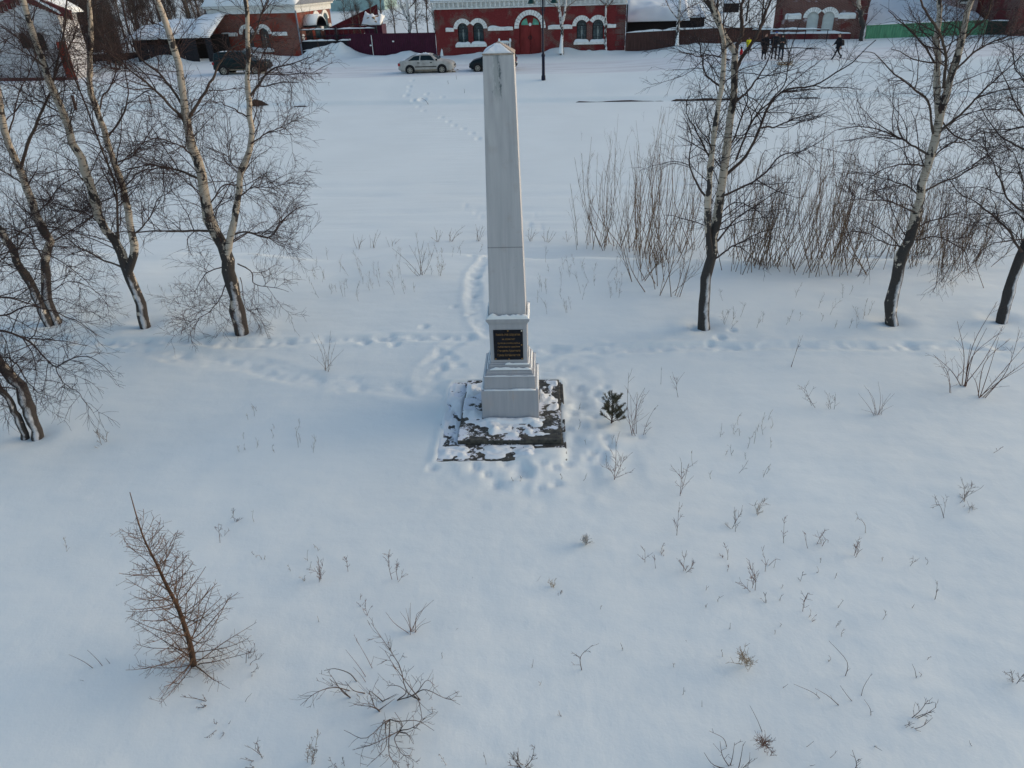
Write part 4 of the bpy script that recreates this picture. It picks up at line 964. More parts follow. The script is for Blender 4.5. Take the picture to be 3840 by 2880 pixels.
# --- maroon fences
m0 = PZ(1230, 212, .05); m1 = PZ(1638, 214, .05)
def hgt(p, px, py):
    r = ray(px, py); return float((CAMP + p[1] / r[1] * r)[2] - p[2])
FM, ln = sheet_fence('sheet_fence', m0, m1, hgt(m0, 1226, 128), hgt(m1, 1630, 122), 'maroon', 'dark maroon sheet metal fence behind the silver car')
xg = FM.f(1397, 170)[0]
mb = MB(); mb.box(xg - .025, xg + .025, -.06, -.012, -.1, hgt(m0, 1226, 128) - .1); mb.build('gate_edge', M['white_trim'], FM.root)
for px, py in ((1256, 160), (1313, 148), (1391, 170), (1475, 155)):
    x, z = FM.f(px, py); MB().box(x - .09, x + .09, -.05, -.012, z - .06, z + .06).build('plate' if px == 1256 else 'paper_scrap', M['white_trim'], FM.root)
b0 = m0 + np.array([.05, .25, 0]); b0[2] = .1
pe = CAMP + 118 / ray(1414, 16)[1] * ray(1414, 16)
pe0 = np.array([pe[0], pe[1], float(ground_h(pe[0], pe[1]))])
sheet_fence('sheet_fence', b0, pe0, 2.3, pe[2] - pe0[2], 'maroon_side', 'maroon boundary fence running back up the yard from the corner house', posts=False)

# --- snowy yard behind the maroon fence: tool shed, snow heaps
p = V(1400, 118, 84); zg = float(ground_h(p[0], p[1]))
SH = Face('tool_shed', (p[0] - .9, p[1], zg), rad(8), 'little maroon lean-to heaped with snow-covered logs behind the maroon fence', 'shed')
hh = hgt(np.array([p[0], p[1], zg]), 1400, 93)
MB().box(0, 1.9, 0, 1.6, -.5, hh).build('wall', M['maroon'], SH.root)
mb = MB()
for k, (x, y, z, r) in enumerate(((.4, .5, .2, .22), (.9, .6, .24, .24), (1.4, .5, .22, .22), (.7, .6, .58, .2), (1.2, .6, .6, .2))): mb.cyl((x, y, hh + z), (.3, 1, .1), r, 1.2, 12)
o = mb.build('log_pile', M['wood'], SH.root); o['kind'] = 'stuff'
snow_pad('snow_load', (-.2, -.3, hh), (1.9, -.3, hh), (1.9, 1.6, hh + .7), (-.2, 1.6, hh + .5), .5, 20, 14, M['snow_cap'], SH.root, .9, 1.4)

# --- brown board fence, dark shed under thick snow
f0 = G(2344, 191); f1 = G(2690, 163); f2 = G(2885, 152)
sheet_fence('board_fence', f0, f1, hgt(f0, 2346, 123), hgt(f1, 2690, 104), 'brown_fence', 'dark brown board fence topped with snow beside the long red house', boards=True, posts=False, snow=.12)
sheet_fence('board_fence', f1, f2, hgt(f1, 2690, 104), hgt(f2, 2885, 103), 'brown_fence', 'short dark brown fence run ending by the worn brick house', boards=True, posts=False, snow=.14)
s0 = V(2352, 120, 79); z0g = float(ground_h(s0[0], s0[1])); s0[2] = z0g
SD = Face('shed', s0, rad(8), 'dark board shed sagging under a deep snow roof behind the brown fence', 'shed')
sl_ = SD.f(2640, 100)[0]; sh_ = SD.f(2500, 72)[1]
MB().box(0, sl_, 0, 6, -.5, sh_).build('wall', M['dark_board'], SD.root)
MB().box(-.1, sl_ + .1, -.15, 6.2, sh_ + .001, sh_ + .08).build('roof', M['dark_board'], SD.root)
snow_pad('roof_snow', (-.2, -.75, sh_ - .12), (sl_ * .8, -.75, sh_ - .12), (sl_ * .8, 6.2, sh_ + 1.9), (-.2, 6.2, sh_ + 1.9), .62, 60, 24, M['snow_cap'], SD.root, .75, .35, pw=9)
snow_pad('roof_snow', (sl_ * .8 - .2, -.1, sh_ + .082), (sl_ + .15, -.1, sh_ + .082), (sl_ + .15, 6.2, sh_ + .9), (sl_ * .8 - .2, 6.2, sh_ + .9), .25, 20, 14, M['snow_cap'], SD.root, .6, .8)
p = G(2742, 46); zg = p[2]
BX = Face('garden_hut', (p[0] - .9, p[1], zg), rad(8), 'tiny dark hut with a flat snowy roof between the sagging shed and worn brick house', 'hut')
hh = hgt(np.array([p[0], p[1], zg]), 2742, 12); MB().box(0, 1.8, 0, 1.6, -.3, hh).build('wall', M['dark_board'], BX.root)
snow_pad('roof_snow', (-.1, -.1, hh), (1.9, -.1, hh), (1.9, 1.7, hh), (-.1, 1.7, hh), .3, 16, 12, M['snow_cap'], BX.root, .4, 1)

# --- worn brick house on the right
w0 = G(2893, 146); w1 = G(3236, 146)
HR = Face('worn_brick_house', (w0[0], w0[1], w0[2]), -math.atan2(w1[1] - w0[1], w1[0] - w0[0]), 'worn brown brick house with pale boarded arched windows, right of the brown fence', 'house')
Lr = float(np.hypot(*(w1 - w0)[:2])); q3 = lambda x, y: HR.f(2560 + x * .5787, y * .5787)
zr = 4.6
W3 = []
for (x0, x1, y0, y1) in ((800, 861, 80, 207), (897, 962, 74, 209)):
    a = q3((x0 + x1) / 2, y1); W3.append((a[0] - .46, a[0] + .46, a[1], q3((x0 + x1) / 2 + 4, y0)[1]))
zz0 = np.mean([w_[2] for w_ in W3]); zz1 = np.mean([w_[3] for w_ in W3]); W3 = [(w_[0], w_[1], zz0, zz1) for w_ in W3]
holed_wall('wall', [(0, -1), (Lr, -1), (Lr, zr), (0, zr)], [arch_poly(*w_) for w_ in W3], 0, .25, M['old_wall'], HR.root)
MB().add([(0, 0, -1), (0, 9, -1), (0, 9, zr), (0, 0, zr)], [(0, 1, 2, 3)]).add([(Lr, 0, -1), (Lr, 9, -1), (Lr, 9, zr), (Lr, 0, zr)], [(3, 2, 1, 0)]).build('side_wall', M['old_wall'], HR.root)
for w_ in W3: MB().prism(arch_poly(w_[0], w_[1], w_[2], w_[3]), .08, .1).build('window', M['boarded'], HR.root)
tr = MB(); mid = (W3[0][1] + W3[1][0]) / 2
for i, w_ in enumerate(W3):
    c = (w_[0] + w_[1]) / 2; lim = math.acos(min(1, abs(mid - c) / .82))
    ring(tr, c, w_[3] - .46, .47, .47, .36, -.08, -.002, lim if i == 0 else 0, math.pi if i == 0 else math.pi - lim, 9)
tr.build('window_arch', M['white_trim'], HR.root)
zc = q3(720, 108)[1]
for (xa, xb) in ((663, 770), (1008, 1122)):
    x0 = q3(xa, 108)[0]; x1 = q3(xb, 108)[0]
    s_ = MB().box(x0, x1, -.1, -.002, zc - .2, zc + .1).build('string_course', M['white_trim'], HR.root, bevel=.015)
    snow_pad('course_snow', (x0, -.11, zc + .1), (x1, -.11, zc + .1), (x1, -.003, zc + .1), (x0, -.003, zc + .1), .16, 20, 5, M['snow_cap'], s_, .6, .9, pw=3)
x0, x1 = q3(560, 215)[0], q3(1090, 215)[0]
o = MB().box(x0, x1, -.3, -.003, -.5, zz0 - .1).build('plinth_ledge', M['dark_wall'], HR.root)
snow_pad('ledge_snow', (x0, -.32, zz0 - .1), (x1, -.32, zz0 - .1), (x1, -.01, zz0 - .1), (x0, -.01, zz0 - .1), .15, 40, 6, M['snow_cap'], o, .6, 1)
for x in (.0, Lr - .7):
    q_ = MB()
    for k in range(9): q_.box(x, x + .62 + .1 * (k % 2), -.05, -.004, -.1 + k * .52, -.1 + k * .52 + .46)
    q_.build('corner_quoin', M['dark_wall'], HR.root)
cn = MB().box(-.15, Lr + .15, -.25, 9.1, zr + .002, zr + .5).build('cornice', M['cornice'], HR.root)
snow_roof('roof', HR, 0, Lr, 0, 9, zr + .51, 1.8, .35)
# railing before it
r0 = G(3080, 158); RL = Face('railing', (r0[0] - 6.2, r0[1] - .1 + 6.2 * math.tan(HR.yaw), r0[2]), HR.yaw, 'thin black rail with snow on its top bar before the worn brick house', 'railing')
mb = MB()
for x in np.arange(0, 7.2, 1.75): mb.box(x - .03, x + .03, -.03, .03, -.3, 1.0)
mb.build('post', M['iron'], RL.root); mb = MB().box(-.05, 7.1, -.025, .025, .94, 1.0); o = mb.build('top_bar', M['iron'], RL.root)
snow_pad('rail_snow', (-.05, -.05, 1.0), (7.1, -.05, 1.0), (7.1, .05, 1.0), (-.05, .05, 1.0), .09, 60, 5, M['snow_cap'], o, .9, 1.2, pw=2)

# --- green fence, dark green gate, snow roof and far right house
g0 = G(3240, 146); g1 = G(3692, 130); g2 = G(3815, 131)
sheet_fence('sheet_fence', g0, g1, hgt(g0, 3240, 95), hgt(g1, 3690, 74), 'green_fence', 'bright green sheet fence beyond the right-hand birches', wave=.02, snow=.06)
sheet_fence('sheet_gate', g1, g2, hgt(g1, 3690, 78), hgt(g2, 3815, 80), 'dark_green', 'dark green yard gate at the end of the bright green fence', cat='gate', wave=.015, posts=False, snow=.06)
a0 = V(3250, 100, g0[1] + 3); a0[2] = float(ground_h(a0[0], a0[1]))
LS = Face('long_shed', a0, rad(4), 'long low shed with a wide white snow roof behind the bright green fence', 'shed')
ll = LS.f(3690, 60)[0]; hz = LS.f(3450, 96)[1]
MB().box(0, ll, 0, 8, -.5, hz).build('wall', M['dark_board'], LS.root)
snow_pad('roof_snow', (-.3, -.5, hz + .01), (ll + .3, -.5, hz + .01), (ll + .3, 8, hz + 1.9), (-.3, 8, hz + 1.9), .3, 60, 20, M['snow_cap'], LS.root, .6, .5, pw=9)
MB().box(1.0, ll - .5, 8.2, 8.4, -.5, hz + 2.5).build('back_wall', M['dark_board'], LS.root)
e0 = V(3560, 80, g1[1] + 5.5); e0[2] = float(ground_h(e0[0], e0[1]))
HP = Face('plaster_house', e0, rad(4), 'faded pink plaster house with tall pale windows above the dark green gate', 'house')
lp = HP.f(3790, 60)[0]
MB().box(0, lp, 0, 7, -.5, 6).build('wall', M['pink_plaster'], HP.root)
for px in (3610, 3690, 3745):
    x = HP.f(px, 40)[0]; wn = MB().box(x - .5, x + .5, -.03, -.003, 2.3, 4.6).build('window', M['pane'], HP.root)
    MB().box(x - .62, x + .62, -.06, -.031, 2.1, 2.3).box(x - .62, x - .5, -.06, -.031, 2.3, 4.7).box(x + .5, x + .62, -.06, -.031, 2.3, 4.7).build('frame', M['white_trim'], wn)
snow_roof('roof', HP, 0, lp, 0, 7, 6.0, 1.5, .3)
e0 = G(3790, 136); HB = Face('dark_brick_house', (e0[0], e0[1], e0[2]), rad(6), 'dark red brick house corner at the far right edge of the street', 'house')
MB().box(0, 9, 0, 8, -.6, 4.8).build('wall', M['dark_wall'], HB.root)
x = 2.6; wn = MB().prism(arch_poly(x - .5, x + .5, 1.2, 3.2), -.03, -.004).build('window', M['pane'], HB.root)
tr = MB(); ring(tr, x, 2.7, .51, .51, .34, -.08, -.002); tr.build('window_arch', M['white_trim'], HB.root)
MB().box(-.2, 9.2, -.25, 8.2, 4.802, 5.3).build('cornice', M['cornice'], HB.root); snow_roof('roof', HB, 0, 9, 0, 8, 5.31, 1.8, .35)

# --- white gabled house at the far left, iron fence, ramped shed
w0 = V(-330, 236, 70); w0[2] = float(ground_h(w0[0], w0[1])) - .1
HW = Face('white_gabled_house', w0, rad(12), 'white plaster house with toothed brick gable trim at the far left', 'house')
f_ = lambda x, y: HW.f(x, y)
xr = f_(268, 230)[0]; ap = f_(88, -22); er = f_(268, 48); el = f_(-90, 62); xl = el[0] - 1
Wn = []
for (x0, x1, y0, y1) in ((78, 112, 122, 182), (140, 176, 122, 190)):
    a = f_((x0 + x1) / 2 + 4, y1); Wn.append((a[0] - .5, a[0] + .5, a[1], f_((x0 + x1) / 2, y0)[1]))
holed_wall('wall', [(xl, -1), (xr, -1), (xr, er[1]), (ap[0], ap[1]), (xl, el[1] - .3)], [arch_poly(*w_) for w_ in Wn], 0, .25, M['white_plaster'], HW.root)
for w_ in Wn: window(HW.root, *w_, curtain=False, grille=False, pane='dark_green')
MB().add([(xr, 0, -1), (xr, 2.2, -1), (xr, 2.2, er[1]), (xr, 0, er[1])], [(0, 1, 2, 3)]).build('side_wall', M['white_plaster'], HW.root)
MB().box(xr - .9, xr + .02, -.05, -.003, -.5, f_(268, 155)[1]).build('corner_quoin', M['orange_wall'], HW.root)
for (p, q) in ((ap, er), (ap, (xl, el[1] - .3))):
    mb = MB(); mb.bar((p[0], -.1, p[1]), (q[0], -.1, q[1]), .24, .34, up=(0, 0, 1))
    for t in np.linspace(.05, .97, 14): mb.box(p[0] + (q[0] - p[0]) * t - .12, p[0] + (q[0] - p[0]) * t + .12, -.16, -.003, p[1] + (q[1] - p[1]) * t - .58, p[1] + (q[1] - p[1]) * t - .1)
    mb.build('gable_trim', M['dark_wall'], HW.root)
rb = MB().add([(xl - .4, -.3, el[1] - .4), (ap[0], -.3, ap[1] + .2), (xr + .5, -.3, er[1] - .05), (xl - .4, 2.5, el[1] - .4), (ap[0], 2.5, ap[1] + .2), (xr + .5, 2.5, er[1] - .05)], [(0, 1, 4, 3), (1, 2, 5, 4)]).build('roof', M['galv'], HW.root)
snow_pad('roof_snow', (ap[0], -.35, ap[1] + .22), (xr + .55, -.35, er[1] - .03), (xr + .55, 2.5, er[1] - .03), (ap[0], 2.5, ap[1] + .22), .25, 20, 20, M['snow_cap'], rb, .3, .6, pw=9)
snow_pad('roof_snow', (xl - .45, -.35, el[1] - .38), (ap[0], -.35, ap[1] + .22), (ap[0], 2.5, ap[1] + .22), (xl - .45, 2.5, el[1] - .38), .25, 20, 20, M['snow_cap'], rb, .3, .6, pw=9)
mb = MB(); mb.box(xl, xr + .6, -.9, -.6, -.5, .3); mb.build('footing', M['dark_wall'], HW.root)
c0 = G(335, 236); c1 = G(806, 214)
FI = Face('iron_fence', c0, -math.atan2(c1[1] - c0[1], c1[0] - c0[0]), 'low black slatted fence with snow lines left of the dark off-road car', 'fence')
li = float(np.hypot(*(c1 - c0)[:2])); sl2 = (c1[2] - c0[2]) / li
for x in np.arange(0, li + .1, 2.2): MB().box(x - .05, x + .05, -.05, .05, x * sl2 - .4, x * sl2 + 2.3).build('post', M['iron'], FI.root)
mb = MB(); mb.add([(0, -.03, .1), (li, -.03, sl2 * li + .1), (li, .03, sl2 * li + .1), (0, .03, .1), (0, -.03, .75), (li, -.03, sl2 * li + .75), (li, .03, sl2 * li + .75), (0, .03, .75)], [(0, 3, 2, 1), (4, 5, 6, 7), (0, 1, 5, 4), (1, 2, 6, 5), (2, 3, 7, 6), (3, 0, 4, 7)])
for x in np.arange(.15, li, .3): mb.box(x - .012, x + .012, -.012, .012, x * sl2 + .74, x * sl2 + 2.2)
mb.bar((0, 0, 2.18), (li, 0, 2.18 + sl2 * li), .04); mb.build('panel', M['iron'], FI.root)
snow_pad('rail_snow', (0, -.06, .75), (li, -.06, .75 + sl2 * li), (li, .06, .75 + sl2 * li), (0, .06, .75), .12, 80, 5, M['snow_cap'], FI.root, .8, 1.2, pw=2)
p0 = V(430, 205, 77); p0[2] = float(ground_h(p0[0], p0[1]))
SR = Face('open_shed', p0, rad(10), 'low open-fronted black shed with stepped snow roof left of the corner house', 'shed')
fx = lambda x, y: SR.f(x, y)
xe = fx(800, 190)[0]; z1s = fx(520, 140)[1]; z2s = fx(780, 62)[1]
MB().box(0, xe, 3.2, 3.4, -.5, z1s - .1).build('wall', M['dark_board'], SR.root)
for (xa, xb) in ((415, 452), (512, 556), (560, 690), (692, 742), (778, 800)):
    x0 = fx(xa, 190)[0]; x1 = fx(xb, 190)[0]; top = fx((xa + xb) / 2, 142 if xb - xa < 80 else 168)[1]
    MB().box(x0, x1, -.05, 0, -.4, top).build('panel', M['iron'], SR.root)
x0 = fx(470, 150)[0]
rb = MB().add([(x0, -.1, z1s - .25), (xe, -.1, z1s - .15), (xe, 3.6, z2s), (x0, 3.6, z1s + .6)], [(0, 1, 2, 3)]).build('roof', M['galv'], SR.root)
snow_pad('roof_snow', (x0, -.2, z1s - .24), (xe, -.2, z1s - .14), (xe, 3.6, z2s + .01), (x0, 3.6, z1s + .61), .3, 40, 16, M['snow_cap'], rb, .6, .7, pw=9)
# --- pale teal house glimpsed behind
t0 = V(1240, 22, 136); t0[2] = float(ground_h(t0[0], t0[1]))
HT = Face('teal_house', t0, rad(8), 'pale teal house glimpsed far behind the maroon boundary fence', 'house')
lt = HT.f(1440, 10)[0]
MB().box(0, lt, 0, 8, -.5, 3.4).build('wall', M['teal'], HT.root); snow_roof('roof', HT, 0, lt, 0, 8, 3.4, 2, .3)
for x in np.arange(1.5, lt - 1, 2.8):
    wn = MB().box(x - .5, x + .5, -.03, -.004, 1.6, 3.2).build('window', M['pane'], HT.root)
    MB().box(x - .6, x - .5, -.05, -.031, 1.5, 3.3).box(x + .5, x + .6, -.05, -.031, 1.5, 3.3).box(x - .5, x + .5, -.05, -.031, 3.2, 3.3).build('frame', M['white_trim'], wn)
t0 = V(120, -60, 118); t0[2] = float(ground_h(t0[0], t0[1]))

# ------------------------------------------------------------------ street lamp
lp_ = G(2038, 300)
LB = empty('street_lamp', lp_, -rad(8), 'tall dark blue street lamp with a hanging bell lantern on each side', 'street lamp')
MB().lathe([(.16, -.2), (.15, .25), (.115, .35), (.105, 1.55), (.14, 1.6), (.12, 1.72), (.07, 1.8), (.058, 6.2), (.02, 6.5)], n=16).build('pole', M['lamp'], LB, True)
for s_ in (-1, 1):
    mb = MB(); mb.bar((s_ * .13, 0, 4.3), (s_ * .13, 0, 5.9), .035); mb.bar((s_ * .06, 0, 4.55), (s_ * .15, 0, 4.55), .05)
    pts = [(s_ * (.12 + .33 * (1 - math.cos(t))), 0, 5.6 + .42 * math.sin(t)) for t in np.linspace(0, math.pi, 10)]
    for a_, b_ in zip(pts[:-1], pts[1:]): mb.bar(a_, b_, .03, up=(0, 1, 0))
    arm = mb.build('arm', M['lamp'], LB)
    hx = s_ * .80
    mb = MB(); mb.lathe([(.02, 5.62), (.05, 5.55), (.06, 5.4), (.13, 5.3), (.22, 5.1), (.27, 5.0), (.27, 4.96), (.2, 4.955)], (hx, 0, 0), 18); mb.build('lantern', M['lampgreen'], LB, True)
    MB().lathe([(.0, 4.87), (.1, 4.89), (.16, 4.953)], (hx, 0, 0), 14).build('glass', M['boarded'], arm)

# ------------------------------------------------------------------ street birches and woodland
SG = 'birches along the street'
def street_birch(label, base, trunks, branches, seed, fine=.8, snowfoot=True):
    r = traced_tree('birch_tree', label, 'tree', base, trunks, branches, 'white_birch', seed, SG, dens=(4.5, 4, 3.2), fine=fine, la=(.6, 1.9), rmin=.006)
    if snowfoot:
        b = np.array(r.location); n = 9
        P = spline([b + (-.1, -.12, -.2), b + (-.06, -.12, .5), b + (-.02, -.08, 1.3)], n)[None]
        st = Strands(); st.add(P, np.linspace(.22, .05, n)[None], 10); o = st.build('foot_snow', M['snow_cap'], r, b)
    return r
street_birch('white birch with weeping twigs behind the silver car', (1545, 203), [([(1545, 203), (1536, 116), (1540, 90), (1520, 60), (1505, 20), (1490, -40)], .20, .08, 0, .3), ([(1537, 110), (1531, 60), (1527, 10), (1522, -60)], .15, .07, 0, -.3)],
    [([(1530, 80), (1480, 70), (1440, 80)], .05, .015, 0, -.8), ([(1535, 95), (1570, 60), (1590, 10)], .06, .02, 0, .7), ([(1520, 60), (1470, 30), (1430, -10)], .05, .02, .1, 1), ([(1527, 40), (1560, 0), (1580, -50)], .06, .02, 0, -.9)], 31, 1.1)
street_birch('white birch leaning left at the corner of the long red house', (1662, 208), [([(1662, 208), (1648, 165), (1634, 116), (1624, 60), (1616, 0), (1606, -70)], .17, .07, 0, .2)],
    [([(1624, 60), (1600, 20), (1590, -40)], .05, .015, 0, -.7), ([(1630, 95), (1660, 40), (1670, -20)], .04, .015, 0, .7)], 32)
street_birch('slim white birch against the red wall beside the leaning birch', (1685, 206), [([(1685, 206), (1666, 150), (1660, 110), (1664, 60), (1667, 0), (1668, -60)], .15, .06, 0, .2)],
    [([(1663, 70), (1690, 40), (1740, 10)], .05, .015, 0, -.6), ([(1665, 45), (1640, 10), (1630, -30)], .04, .015, 0, .7), ([(1661, 120), (1690, 48), (1695, 52)], .02, .01, 0, -.2)], 33, .7)
street_birch('forked white birch just right of the arched red gate', (2107, 190), [([(2107, 190), (2107, 120), (2106, 85), (2100, 45), (2094, 0), (2090, -60)], .18, .08, 0, .2), ([(2107, 92), (2118, 50), (2122, 0), (2126, -60)], .12, .06, 0, -.2)],
    [([(2098, 35), (2060, 0), (2040, -40)], .05, .02, 0, -.8), ([(2120, 30), (2160, 0), (2180, -40)], .05, .02, 0, .6)], 34, .8)
street_birch('straight slim birch before the right end of the long red house', (2272, 197), [([(2272, 197), (2271, 120), (2271, 58), (2273, 0), (2274, -60)], .12, .06, 0, .1)],
    [([(2271, 55), (2262, 35), (2258, 30)], .03, .015, 0, -.2), ([(2272, 20), (2240, -10), (2220, -50)], .05, .02, 0, .6), ([(2272, 30), (2300, 0), (2320, -40)], .05, .02, 0, -.6)], 35, .7, False)
street_birch('snow-plastered white birch in front of the brown board fence', (2539, 182), [([(2539, 182), (2541, 130), (2543, 90), (2548, 40), (2550, 0), (2556, -60)], .19, .08, 0, .2)],
    [([(2546, 75), (2510, 30), (2490, -20), (2480, -60)], .09, .03, 0, -.8), ([(2546, 65), (2580, 30), (2620, 10), (2660, -40)], .07, .02, 0, .8), ([(2543, 85), (2600, 60), (2640, 50)], .05, .015, 0, -.5)], 36, 1.0)
traced_tree('old_tree', 'grey rough tree trunk at the right corner of the worn brick house', 'tree', (3232, 153), [([(3232, 153), (3236, 100), (3226, 50), (3222, 0), (3220, -60)], .26, .14, 0, .3)],
    [([(3226, 60), (3260, 10), (3290, -40)], .08, .03, 0, .5), ([(3224, 40), (3190, 0), (3160, -40)], .08, .03, 0, -.5), ([(3234, 110), (3270, 70), (3310, 30)], .05, .02, 0, -.4)], 'birch_dark', 37, None, dens=(4.5, 4, 3), fine=.8, la=(.6, 1.6), rmin=.006)

def wood_tree(seed, h):
    rg = np.random.default_rng(seed); tr = Strands(); cr = Strands()
    c = spline(np.array([[0, 0, -.3], [rg.normal() * .15, rg.normal() * .15, h * .35], [rg.normal() * .3, rg.normal() * .3, h * .7], [rg.normal() * .4, rg.normal() * .4, h]]), 20)
    r = np.linspace(.15, .03, 20); tr.add(c[None], r[None], 8)
    A, AR = spawn(c[None], r[None], 34, (1.4, 3.4), (25, 60), 9, (.15, 1), .02, .35, .25, .02, .012, .3, rg); cr.add(A, AR, 4)
    B, BR = spawn(A, AR, 330, (.6, 1.6), (25, 60), 6, (.1, 1), 0, .2, .3, .01, .009, .5, rg); cr.add(B, BR, 3)
    Cc, CR_ = spawn(B, BR, 900, (.3, .8), (25, 60), 4, (.1, 1), -.05, .05, .3, .01, .008, .6, rg); cr.add(Cc, CR_, 3)
    return tr, cr
WG = 'bare trees of the wood and yards'
protos = []
for k in range(4):
    tr, cr = wood_tree(50 + k, 8.5 + k)
    root = empty('bare_tree', (0, 0, 0), 0, 'bare dark tree in the wood behind the sheds at upper left', 'tree', WG)
    tr.build('trunk', M['wood_bark'], root); cr.build('crown', M['wood_bark'], root); protos.append(root)
def copy_tree(o, parent=None):
    c = o.copy(); COL.objects.link(c)
    if parent: c.parent = parent
    for ch in list(o.children): copy_tree(ch, c)
    return c
_r = np.random.default_rng(8); first = [True] * 4
def put_wood(px, Y, sc, k, label=None):
    p = V(px, 60, Y); z = float(ground_h(p[0], p[1]))
    o = protos[k] if first[k] else copy_tree(protos[k]); first[k] = False
    o.location = (p[0], p[1], z); o.rotation_euler = (0, 0, float(_r.uniform(0, 6.28))); o.scale = (sc, sc, sc)
    if label: o['label'] = label
for i in range(46):
    put_wood(float(_r.uniform(265, 800)), float(_r.uniform(86, 125)), float(_r.uniform(.6, 1.05)), i % 4)
for i in range(5):
    put_wood(float(_r.uniform(-200, 200)), float(_r.uniform(92, 120)), 1.0, i % 4)
for i in range(38):
    put_wood(float(_r.uniform(262, 430)), float(_r.uniform(71.5, 86)), float(_r.uniform(.38, .62)), int(_r.integers(4)), 'dense dark young tree between the white gabled house and the open black shed')
for i in range(5):
    put_wood(float(_r.uniform(-60, 240)), float(_r.uniform(65, 68)), float(_r.uniform(.3, .42)), int(_r.integers(4)), 'bare young tree before the white gabled house')
for i, (px, Y, sc) in enumerate(((1345, 99, .55), (1295, 96, .5), (1390, 104, .5), (1600, 94, .6), (1475, 98, .6), (1560, 100, .6), (1320, 92, .42), (1430, 110, .6))):
    put_wood(px, Y, sc, i % 4, 'thin bare tree standing in the snowy yard behind the maroon fence')
for i, (px, Y, sc) in enumerate(((2800, 92, .8), (2690, 96, .9), (2860, 90, .7), (3300, 84, .5), (3420, 92, .7), (3560, 95, .7))):
    put_wood(px, Y, sc, i % 4, 'bare tree among the sheds behind the right-hand fences')

# ------------------------------------------------------------------ thicket, shrubs and saplings
def shrub(name, label, base, tips, mat='willow', seed=0, r0=.010, side=6, sl=.3, cat='shrub', group=None, extra=0, rmin=.0026, jit=.05, sub=3, dY=.25, up=.45, z0=.06):
    """stems from one foot; tips in photo pixels, raised upright over the foot with a small spread in depth"""
    rg = np.random.default_rng(seed)
    b = G(*base); st = Strands(); Ps = []; Rs = []
    for t in tips:
        tx, ty = t[0], t[1]; off = t[2] if len(t) > 2 else rg.normal() * dY * .6
        h0 = t[3] if len(t) > 3 else None
        e = V(tx, ty, b[1] + off) if h0 is None else PZ(tx, ty, b[2] + h0)
        f = b + np.array([rg.normal() * .03, rg.normal() * .03, -z0])
        ln = np.linalg.norm(e - b)
        mid = (f + e) / 2 + rg.normal(size=3) * jit * ln + (f - e) * np.array([.10, .10, -.02]) * (1 if h0 is None else -1.5)
        c = spline([f, mid, e], 9); Ps.append(c); Rs.append(np.linspace(1, .35, 9) * r0 * min(1, .5 + ln * .5))
    P = np.array(Ps); R = np.array(Rs); st.add(P, R, 5)
    n = int(side * len(tips))
    if n:
        hh = np.linalg.norm(P[:, -1] - P[:, 0], axis=1).mean()
        A, AR = spawn(P, R, n, (sl * .5 * hh, sl * hh), (22, 55), 5, (.2, .97), .02, up * .5, .16, .010, rmin, .5, rg, .7); st.add(A, AR, 3)
        if sub:
            B, BR = spawn(A, AR, n * sub // 2, (sl * .15 * hh, sl * .4 * hh), (22, 55), 4, (.2, .95), .02, up * .3, .2, .008, rmin * .85, .6, rg); st.add(B, BR, 3)
    o = st.build(name, M[mat], None, b)
    return tag(o, label, cat, group)
TG = 'thin willow stems of the thicket on the canal bank'
_r = np.random.default_rng(19)
def thicket(px, py, n, hp, spread, label, seed, side=8, mat='willow'):
    rg = np.random.default_rng(seed); b = G(px, py); st = Strands(); Ps = []; Rs = []
    k = ppm(b); n = n + 5
    for i in range(n):
        h = hp / k * 1.1 * (rg.uniform(.62, 1.08) if i else 1.08); a = rg.uniform(0, 6.28)
        f = b + np.array([rg.normal() * .22, rg.normal() * .22, -.06]); lean = rg.uniform(.03, .34) * h * spread / 30
        e = f + np.array([math.cos(a) * lean, math.sin(a) * lean, h])
        c = spline([f, (f + e) / 2 + np.array([math.cos(a), math.sin(a), 0]) * lean * .25 + rg.normal(size=3) * .05 * h, e], 10)
        Ps.append(c); Rs.append(np.linspace(.0098, .0028, 10) * rg.uniform(.55, 1.2))
    P = np.array(Ps); R = np.array(Rs); st.add(P, R, 4)
    A, AR = spawn(P, R, side * n, (.25, .75), (18, 45), 6, (.2, .97), .03, .45, .14, .010, .0026, .5, rg, .7); st.add(A, AR, 3)
    B, BR = spawn(A, AR, side * n, (.1, .3), (20, 45), 4, (.2, .95), .02, .3, .18, .008, .0022, .6, rg); st.add(B, BR, 3)
    tag(st.build('willow_shrub', M[mat], None, b), label, 'shrub', TG)
L1 = 'upright willow shrub at the open left end of the bank thicket'
for i, (px, py, n, hp) in enumerate(((2268, 925, 5, 330), (2300, 930, 5, 350), (2335, 928, 4, 270), (2200, 925, 4, 190))): thicket(px, py, n, hp, 30, L1, 100 + i)
L2 = 'tall tan willow shrub rising left of the twin-trunk birch'
for i, (px, py, n, hp) in enumerate(((2375, 944, 6, 420), (2420, 960, 7, 440), (2455, 975, 7, 470), (2490, 990, 6, 400), (2555, 944, 5, 430), (2590, 935, 5, 400))): thicket(px, py, n, hp, 28, L2, 110 + i)
thicket(2485, 1098, 5, 300, 45, 'fan-shaped willow shrub standing forward of the thicket on the left', 120, 9)
thicket(2430, 1055, 5, 240, 60, 'low arching willow shrub at the front foot of the thicket', 121, 9)
L3 = 'willow shrub in the dense thicket between the two right-hand birches'
for i in range(22):
    px = 2745 + i * 25.6 + _r.normal() * 10; py = 955 + 85 * abs(math.sin(i * 1.7)) * _r.uniform(.3, 1) + _r.normal() * 12
    thicket(px, py, int(_r.integers(2, 5)), 350 + _r.uniform(-60, 120), 34, L3, 130 + i)
L4 = 'willow shrub at the right end of the thicket, past the three-stemmed birch'
